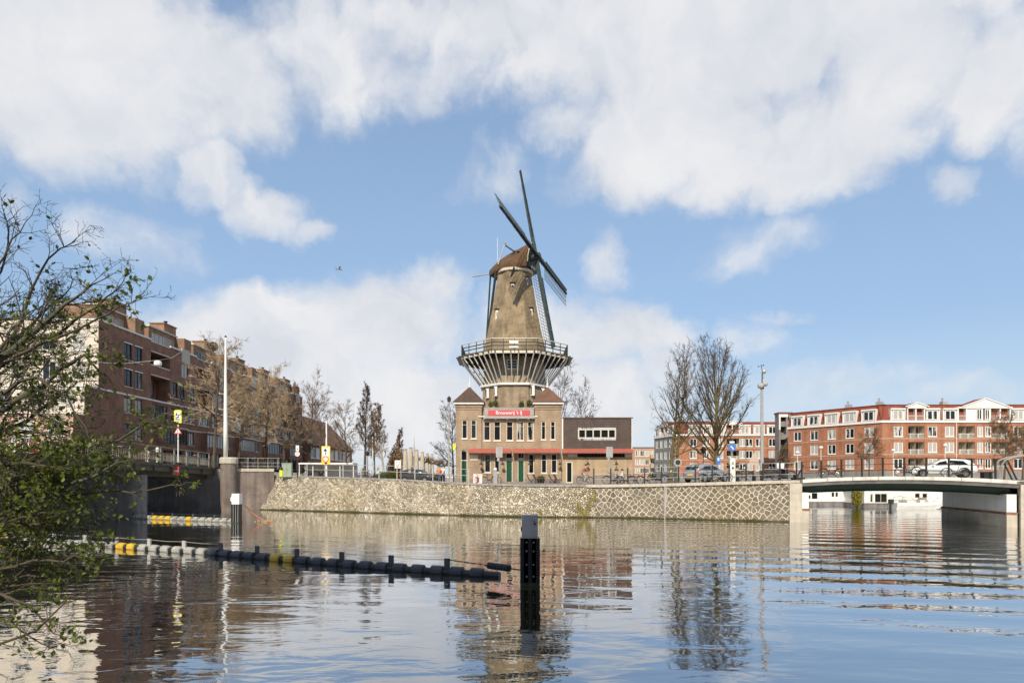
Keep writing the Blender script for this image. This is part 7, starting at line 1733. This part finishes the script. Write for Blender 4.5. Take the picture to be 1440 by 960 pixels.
# ================================================================== people
def skin_me(V, R_, Ed, root=0, sub=1):
    me = bpy.data.meshes.new('figure'); me.from_pydata([tuple(v) for v in V], Ed, [])
    o = bpy.data.objects.new('figure', me); COL.objects.link(o)
    md = o.modifiers.new('s', 'SKIN'); md.use_smooth_shade = True
    for i, sv in enumerate(me.skin_vertices[0].data): sv.radius = (R_[i], R_[i]) if not isinstance(R_[i], tuple) else R_[i]; sv.use_root = (i == root)
    if sub: sm = o.modifiers.new('b', 'SUBSURF'); sm.levels = sub; sm.render_levels = sub
    bpy.context.view_layer.update()
    out = bpy.data.meshes.new_from_object(o.evaluated_get(bpy.context.evaluated_depsgraph_get()))
    bpy.data.objects.remove(o); bpy.data.meshes.remove(me)
    return out
POSES = {  # joints in metres, facing +X: hip, chest, neck, head, and left/right elbow, hand, knee, ankle, toe
 'stand': dict(hip=(0,0,.92), chest=(.0,0,1.30), neck=(0,0,1.50), head=(.02,0,1.66), el=(.02,.28,1.15), hl=(.10,.27,.92), er=(.04,-.28,1.15), hr=(.14,-.25,.94), kl=(.03,.10,.50), al=(0,.11,.07), kr=(.02,-.10,.50), ar=(-.02,-.11,.07)),
 'walk': dict(hip=(0,0,.91), chest=(.03,0,1.29), neck=(.05,0,1.49), head=(.09,0,1.65), el=(-.10,.27,1.14), hl=(-.02,.26,.92), er=(.12,-.27,1.14), hr=(.28,-.24,.98), kl=(.18,.09,.52), al=(.26,.10,.08), kr=(-.03,-.09,.50), ar=(-.30,-.10,.14)),
 'cycle': dict(hip=(-.25,0,1.04), chest=(-.06,0,1.38), neck=(.03,0,1.55), head=(.10,0,1.70), el=(.14,.27,1.22), hl=(.28,.26,1.13), er=(.14,-.27,1.22), hr=(.28,-.26,1.13), kl=(.14,.10,.86), al=(-.08,.12,.46), kr=(.05,-.10,.66), ar=(-.10,-.12,.24)),
 'sit': dict(hip=(0,0,.50), chest=(-.02,0,.88), neck=(.02,0,1.08), head=(.06,0,1.24), el=(.10,.27,.74), hl=(.30,.18,.76), er=(.10,-.27,.74), hr=(.30,-.16,.76), kl=(.44,.10,.50), al=(.40,.11,.07), kr=(.44,-.10,.50), ar=(.42,-.11,.07))}
def person(label, loc, rz_, pose, top, legs, hair='hair'):
    t = thing('person', label, 'person', loc, rz_); J = {k: Vector(v) for k, v in POSES[pose].items()}
    sh = {s: J['neck'].lerp(J['chest'],.30)+Vector((0,s*.17,0)) for s in (1,-1)}; hp = {s: J['hip']+Vector((0,s*.09,-.03)) for s in (1,-1)}
    arm = {1:(J['el'],J['hl']), -1:(J['er'],J['hr'])}; leg = {1:(J['kl'],J['al']), -1:(J['kr'],J['ar'])}
    V, R_, Ed = [J['hip'], J['hip'].lerp(J['chest'],.5), J['chest'], J['neck'], J['head']-Vector((.01,0,.06)), J['head']+Vector((.0,0,.04)), J['head']+Vector((0,0,.10))], [.125,.115,.14,.055,.078,.09,.06], [(0,1),(1,2),(2,3),(3,4),(4,5),(5,6)]
    def chain(a, pts, rs):
        for p, r in zip(pts, rs): V.append(p); R_.append(r); Ed.append((a, len(V)-1)); a = len(V)-1
        return a
    fw = Vector((1,0,0))
    for s in (1,-1):
        el, ha = arm[s]; d = (ha-el).normalized()
        w = chain(2, [sh[s], el, ha], [.06,.043,.028]); chain(w, [ha+d*.05], [.034])
        for k in range(4): a0 = chain(w, [ha+d*.09+Vector((0,(k-1.5)*.018,0)), ha+d*.15+Vector((0,(k-1.5)*.02,-.02))], [.009,.007])
        chain(w, [ha+d*.04+Vector((.03,-s*.03,.0))], [.010])
        kn, an = leg[s]; chain(0, [hp[s], kn, an, an+Vector((.15,0,-.035))], [.085,.058,.042,.035])
    V.append(J['head']+Vector((.105,0,-.01))); R_.append(.014); Ed.append((5, len(V)-1))
    me = skin_me(V, R_, Ed); me.materials.append(M['skin']); o = bpy.data.objects.new('body', me); COL.objects.link(o); o.parent = t
    def part(nm, V, R_, Ed, m):
        me = skin_me(V, R_, Ed); me.materials.append(m); o = bpy.data.objects.new(nm, me); COL.objects.link(o); o.parent = t
    part('jacket', [J['hip']+Vector((0,0,.0)), J['hip'].lerp(J['chest'],.5), J['chest'], J['neck']-Vector((0,0,.05)), sh[1], arm[1][0], arm[1][1], sh[-1], arm[-1][0], arm[-1][1]],
         [.15,.145,.165,.07,.08,.062,.045,.08,.062,.045], [(0,1),(1,2),(2,3),(2,4),(4,5),(5,6),(2,7),(7,8),(8,9)], top)
    part('trousers', [J['hip']+Vector((0,0,.04)), hp[1], leg[1][0], leg[1][1]+Vector((0,0,.03)), hp[-1], leg[-1][0], leg[-1][1]+Vector((0,0,.03))], [.14,.10,.075,.058,.10,.075,.058], [(0,1),(1,2),(2,3),(0,4),(4,5),(5,6)], legs)
    b = MB()
    for s in (1,-1): a = leg[s][1]; b.ball(a+Vector((.06,0,-.03)), .05, 8, 5, sc=(2.4,1,.8))
    b.build('shoes', M['sign_black'], t, smooth=True)
    b = MB(); b.ball(J['head']+Vector((-.025,0,.06)), .112, 10, 7, sc=(1,.95,.9)); b.build('hair', M[hair], t, smooth=True)
    e = MB()
    for s in (1,-1): e.ball(J['head']+Vector((.085,s*.034,.025)), .011, 6, 4)
    e.build('eyes', M['sign_black'], t)
    return t
c_red, c_white, c_orange, c_dark, c_blue, c_tan = cloth('rust_cloth',(0.36,0.12,0.07)), cloth('white_cloth',(0.72,0.71,0.68)), cloth('orange_cloth',(0.68,0.24,0.09)), cloth('dark_cloth',(0.035,0.035,0.045)), cloth('blue_cloth',(0.06,0.09,0.17)), cloth('pale_trousers',(0.45,0.39,0.31))
# cyclist riding past the annex
cx, cy = xat(821,59.5), 59.5
dup(proto, (cx+.1,cy,2.5), .15, 'bicycle being ridden by the person in a rust jacket').rotation_euler = (0,0,.15)
person('person in rust jacket and pale trousers riding a bicycle past the annex', (cx+.1,cy,2.5), .15, 'cycle', c_red, c_tan)
d = 58
for px, rz_, tp, lg, lab in ((866,0.2,cloth('grey_cloth',(.3,.3,.3)),c_dark,'person in grey sitting on the quay bench facing the white shirted one'), (875.5,pi-.2,c_white,c_dark,'person in white shirt and dark trousers sitting at the quay railing')):
    X = xat(px,d); person(lab, (X,d,2.5), rz_, 'sit', tp, lg)
    bt = thing('stool', 'low dark stool under the '+('grey dressed' if px < 870 else 'white shirted')+' sitting person', 'stool', (X,d,2.5)); b = MB(); b.box((-.2,-.2,.34),(.2,.2,.40)); b.build('seat', M['clad'], bt)
    for sx in (-1,1):
        for sy in (-1,1): b = MB(); b.tube((sx*.15,sy*.15,.34),(sx*.18,sy*.18,0),.02,n=6); b.build('leg', M['clad'], bt)
d = 63; person('person in orange top walking left of the tall grey pole', (xat(617.5,d),d,2.5), -2.0, 'walk', c_orange, c_blue); person('person in white shirt standing beside the orange dressed one', (xat(622.5,d+.6),d+.6,2.5), -1.2, 'stand', c_white, c_dark)
# riders on the left bridge
for Y, tp, lab, lb in ((50.2,c_orange,'person in orange jacket cycling on the left bridge behind the twigs','bicycle under the orange jacketed rider on the left bridge'), (47.6,c_white,'person in white jacket cycling on the left bridge behind the twigs','bicycle under the white jacketed rider on the left bridge')):
    px = 143 if tp is c_orange else 131; X = xat(px,Y)
    person(lab, (X,Y,bz(Y)+.02), -pi/2-.2, 'cycle', tp, c_dark); dup(proto, (X,Y,bz(Y)+.02), -pi/2-.2, lb).rotation_euler = (0,0,-pi/2-.2)

# ================================================================== unseen block shaped to shade the near water, with a gap letting sun through
NBk = thing('unseen_shade_block', 'unseen brick block shading the near water, its high gap added to pass sunlight', 'building', (10,-10,1.5))
b = MB(); o = (48,-8.0); ga0, ga1, gh = 53.6, 58.4, 20.2  # gap added so sunlight reaches the overhanging tree
hs = [(2+4.4*i, 3.8+4.4*i, 3+3*j, 4.8+3*j) for i in range(14) for j in range(8)]; hs = [h for h in hs if h[1] < ga0-.3 or h[0] > ga1+.3]
b.wall(o, (-1,0), 65.4, 1.4, 29.8, hs+[(ga0,ga1,1.4,gh)], .15)
b.wall((-17.4,-8),(0,-1),2.4,1.4,29.8); b.wall((48,-10.4),(0,1),2.4,1.4,29.8); b.wall((-17.4,-10.4),(1,0),65.4,1.4,29.8,[(65.4-ga1,65.4-ga0,1.4,gh)],.15)
for x in (48-ga0, 48-ga1): b.add([(x,-8.1,1.4),(x,-10.3,1.4),(x,-10.3,gh),(x,-8.1,gh)], [(0,1,2,3)])
b.add([(48-ga0,-8.1,gh),(48-ga1,-8.1,gh),(48-ga1,-10.3,gh),(48-ga0,-10.3,gh)], [(0,1,2,3)])
b.build('wall', M['brick_brown'], NBk, world=True)
b = MB(); b.box((-17.3,-10.3,29.5),(47.9,-8.1,29.7)); b.build('roof', M['asphalt'], NBk, world=True)
b = MB()
for h in hs: b.wq(o, (-1,0), h[0], h[1], h[2], h[3], -.13)
tag(b.build('window_glass', M['pane'], NBk, world=True), kind='stuff')

# ================================================================== leafy tree overhanging the near water on the left
NT = thing('overhanging_tree', 'half bare shrubby tree with young green leaves overhanging the water on the left', 'tree', (-7.2, 7.4, 1.5))
rnd = random.Random(77); TR, TW, LF = MB(), MB(), MB()
def leaf(p, d, s):
    d = d.normalized(); x = d.cross(Vector((rnd.gauss(0,1),rnd.gauss(0,1),rnd.gauss(0,1)))).normalized(); n_ = d.cross(x); q = rnd.uniform(.15,.45)
    w = s*.34; f = n_*w*q
    LF.add([p, p+d*s*.30+x*w*.85+f, p+d*s*.62+x*w*.9+f, p+d*s, p+d*s*.62-x*w*.9+f, p+d*s*.30-x*w*.85+f, p+d*s*.45], [(0,6,1),(1,6,2),(2,6,3),(3,6,4),(4,6,5),(5,6,0)])
def sprig(p, d, L, r, lvl, leafy):
    n_ = max(3, int(L/.13)); P_, R_, D_ = limb(TW, p, d, L, r, rnd, n_, .17, .03, .35, 4 if lvl < 2 else 3)
    for i in range(1, n_+1):
        if lvl < 2:
            for _ in range(2 if rnd.random() < .62 else 1):
                if rnd.random() < .88: sprig(P_[i], side(D_[i], rnd.uniform(.5,1.15), rnd), L*rnd.uniform(.30,.62), max(.0028, R_[i]*.62), lvl+1, leafy)
        elif rnd.random() < .55: # short bare spurs
            q = side(D_[i], rnd.uniform(.6,1.2), rnd); TW.path([P_[i], P_[i]+q*rnd.uniform(.03,.10)], [.0026,.002], 3, cap=False)
        if rnd.random() < leafy*(.55 if lvl < 2 else 1.0):
            for _ in range(rnd.choice((1,1,2))): leaf(P_[i], side(D_[i], rnd.uniform(.4,1.3), rnd), rnd.uniform(.036,.070))
def bough(pix, r0, n1, L, leafy, thick=True, r1=.3):
    pts = [at(x, y, d) for x, y, d in pix]; full = []
    for p, q in zip(pts, pts[1:]):
        m = max(2, int((q-p).length/.16))
        for k in range(m): full.append(p.lerp(q, k/m)+Vector((rnd.gauss(0,.012),rnd.gauss(0,.012),rnd.gauss(0,.012))))
    full.append(pts[-1]); N_ = len(full); rr = [r0*(1-(1-r1)*i/(N_-1)) for i in range(N_)]
    (TR if r0 > .03 else TW).path(full, rr, 7, cap=True)
    for k in range(n1):
        i = min(N_-2, int(N_*(.04+.96*(k+rnd.random())/n1))); d = (full[i+1]-full[i]).normalized()
        sprig(full[i], (side(d, rnd.uniform(.45,1.2), rnd)+Vector((0,0,.12))).normalized(), L*rnd.uniform(.5,1.2)*(1.15-.5*i/N_), max(.005, rr[i]*.45), 0 if L > .5 else 1, leafy)
    e = full[-1]; sprig(e, (full[-1]-full[-3]).normalized(), L*.7, max(.004, rr[-1]*.9), 1, leafy)
# trunk from the bank, out of the picture, and its boughs
base = Vector((-7.2,7.4,1.4))
TR.path([base, base+Vector((.1,.0,1.0)), at(-60,640,7.4), at(-30,540,7.3)], [.22,.18,.14,.12], 10)
TR.path([base+Vector((.0,.1,.5)), at(-110,720,7.6), at(-70,700,7.8)], [.16,.12,.10], 9)
bough([(-40,560,7.3),(0,505,7.2),(45,470,7.1),(90,430,7.0),(118,410,7.0)], .055, 17, .54, .10, r1=.18)
bough([(-30,540,7.3),(30,450,7.5),(58,380,7.5),(82,350,7.4),(104,340,7.3)], .028, 16, .50, .07, r1=.15)
bough([(-40,470,7.0),(-10,385,7.0),(15,335,7.0),(36,312,7.0)], .022, 12, .42, .05, r1=.18)
bough([(-20,420,7.6),(8,360,7.6),(14,325,7.6),(6,300,7.6)], .015, 8, .36, .04)
bough([(20,500,6.8),(80,475,6.7),(135,450,6.7),(170,432,6.6),(200,420,6.6)], .020, 12, .36, .16, r1=.15)
bough([(70,480,7.2),(120,440,7.2),(150,420,7.2),(172,398,7.1)], .018, 10, .36, .4)
bough([(-40,600,7.2),(30,560,7.0),(80,520,6.9),(120,500,6.9),(138,520,6.9)], .034, 18, .58, .22)
bough([(-40,660,7.6),(60,642,7.4),(120,630,7.2),(170,618,7.0),(205,595,6.9),(238,580,6.8)], .036, 18, .52, .22, r1=.15)
bough([(-50,790,6.9),(10,725,6.9),(70,690,6.9),(125,672,6.8),(165,650,6.8)], .045, 16, .52, .38, r1=.2)
bough([(60,700,7.2),(140,692,7.1),(205,690,7.0),(240,684,7.0),(262,678,7.0)], .018, 9, .30, .35)
bough([(-50,640,7.8),(20,600,7.8),(70,570,7.8),(100,545,7.8)], .036, 18, .55, .22)
bough([(-50,720,7.3),(20,690,7.3),(70,670,7.3),(110,655,7.3)], .036, 18, .50, .72)
bough([(-60,760,7.0),(0,740,7.0),(60,735,7.0),(105,740,7.0),(135,748,7.0)], .03, 18, .48, .72)
bough([(-60,690,6.6),(-10,660,6.6),(30,650,6.6),(65,655,6.6)], .03, 14, .45, .9)
bough([(-60,830,6.8),(0,800,6.8),(50,785,6.8),(90,790,6.8),(118,775,6.8)], .026, 16, .45, .55)
bough([(-60,850,6.5),(0,835,6.5),(40,850,6.5),(75,890,6.5)], .022, 11, .40, .35)
bough([(-60,960,6.4),(0,905,6.4),(50,885,6.4),(85,850,6.4),(105,835,6.4)], .020, 9, .36, .30, r1=.2)
bough([(-60,880,6.3),(10,870,6.3),(55,905,6.3),(90,905,6.3)], .014, 7, .30, .35, r1=.25)
bough([(-40,520,7.9),(20,480,8.0),(60,440,8.0),(90,415,8.0)], .03, 17, .55, .10)
for (x0,y0,x1,y1,d_,lf) in ((-40,530,70,500,7.4,.4),(-40,560,100,600,7.6,.35),(-40,620,90,610,7.1,.4),(-40,650,60,690,6.9,.7),(-40,700,110,705,7.5,.7),(-40,745,120,715,7.7,.75),(-40,770,90,765,7.4,.7),(-40,480,60,520,7.8,.3),(-40,820,80,815,7.3,.6),(-40,455,80,455,7.6,.2),(-40,670,140,640,8.0,.5),(-40,690,80,665,6.8,.9),(-40,720,95,690,7.0,.9),(-40,800,70,770,7.1,.85),(-40,760,60,720,6.7,.9),(-40,780,100,745,7.8,.85),(-40,840,60,820,7.0,.7)):
    bough([(x0,y0,d_),((x0*2+x1)/3,(y0*2+y1)/3-8,d_),((x0+x1*2)/3,(y0+y1*2)/3-6,d_-.1),(x1,y1,d_-.1)], .024, 13, .46, lf)
bough([(-40,590,6.7),(10,545,6.7),(50,530,6.7),(95,560,6.7),(120,600,6.7)], .026, 14, .48, .36)
for mb_, nm, m_ in ((TR,'trunk','bark_grey'),(TW,'twigs','twig_near'),(LF,'foliage','leaf')): mb_.build(nm, M[m_], NT, world=True, smooth=(nm == 'trunk'))
print('leaves', len(LF.f)//6, 'twig faces', len(TW.f))

# ================================================================== weather and clutter
M['algae'] = mat('green_algae', (0.035,0.042,0.012), .6, .5, 6, bump=.5, bscale=40)
b = MB(); b.box((-.276,-.296,-.3),(.276,.246,.10)); b.build('algae_band', M['algae'], po)
b = MB(); b.box((-.26,-.297,-.3),(.26,.29,.09)); b.build('algae_band', M['algae'], pile)
def bench(label, px, d, rz_):
    t = thing('bench', label, 'bench', (xat(px,d),d,2.76), rz_)
    b = MB()
    for y in (-.16,0,.16): b.box((-.8,y-.06,.42),(.8,y+.06,.46))
    b.build('seat', M['clad'], t); b = MB()
    for z in (.62,.8): b.box((-.8,.22,z-.06),(.8,.26,z+.06))
    b.build('backrest', M['clad'], t)
    for x in (-.65,.65): b = MB(); b.box((x-.04,-.2,0),(x+.04,.2,.42)); b.box((x-.04,.2,0),(x+.04,.26,.85)); b.build('leg', M['iron'], t)
bench('dark slatted bench between the white ticket machine and the camera mast', 1049, 48.8, 0.1); bench('dark slatted bench right of the camera mast', 1084, 48.2, -.15)
for px, back, r, lab in ((1063,2.2,.2,'bicycle parked between the two benches'), (1113,1.3,2.8,'bicycle at the stone pillar of the bridge'), (930,1.0,.1,'bicycle on the railing left of the mirror sign'), (870,2.6,.0,'bicycle lying back against the annex terrace behind the seated people')):
    dup(proto, quay_p(px, back), r, lab, scale=.95)
for px, lab in ((858,'small dark terrace table left of the seated people'),(893,'small dark terrace table right of the seated people')):
    t = thing('terrace_table', lab, 'table', (xat(px,58.5),58.5,2.5)); b = MB(); b.lathe([(.36,.72),(.36,.75)],14); b.build('tabletop', M['clad'], t); b = MB(); b.tube((0,0,0),(0,0,.72),.03,n=6); b.lathe([(.22,0),(.22,.03)],12); b.build('pedestal', M['iron'], t)

p = at(300, 487, 68); bush('bird_nest', 'dark round birds nest high in the golden tree beside the white mast', (p.x, p.y, p.z-.5), .5, .5, .95, 700, M['twig_dark'], 95, .09, 'nest')
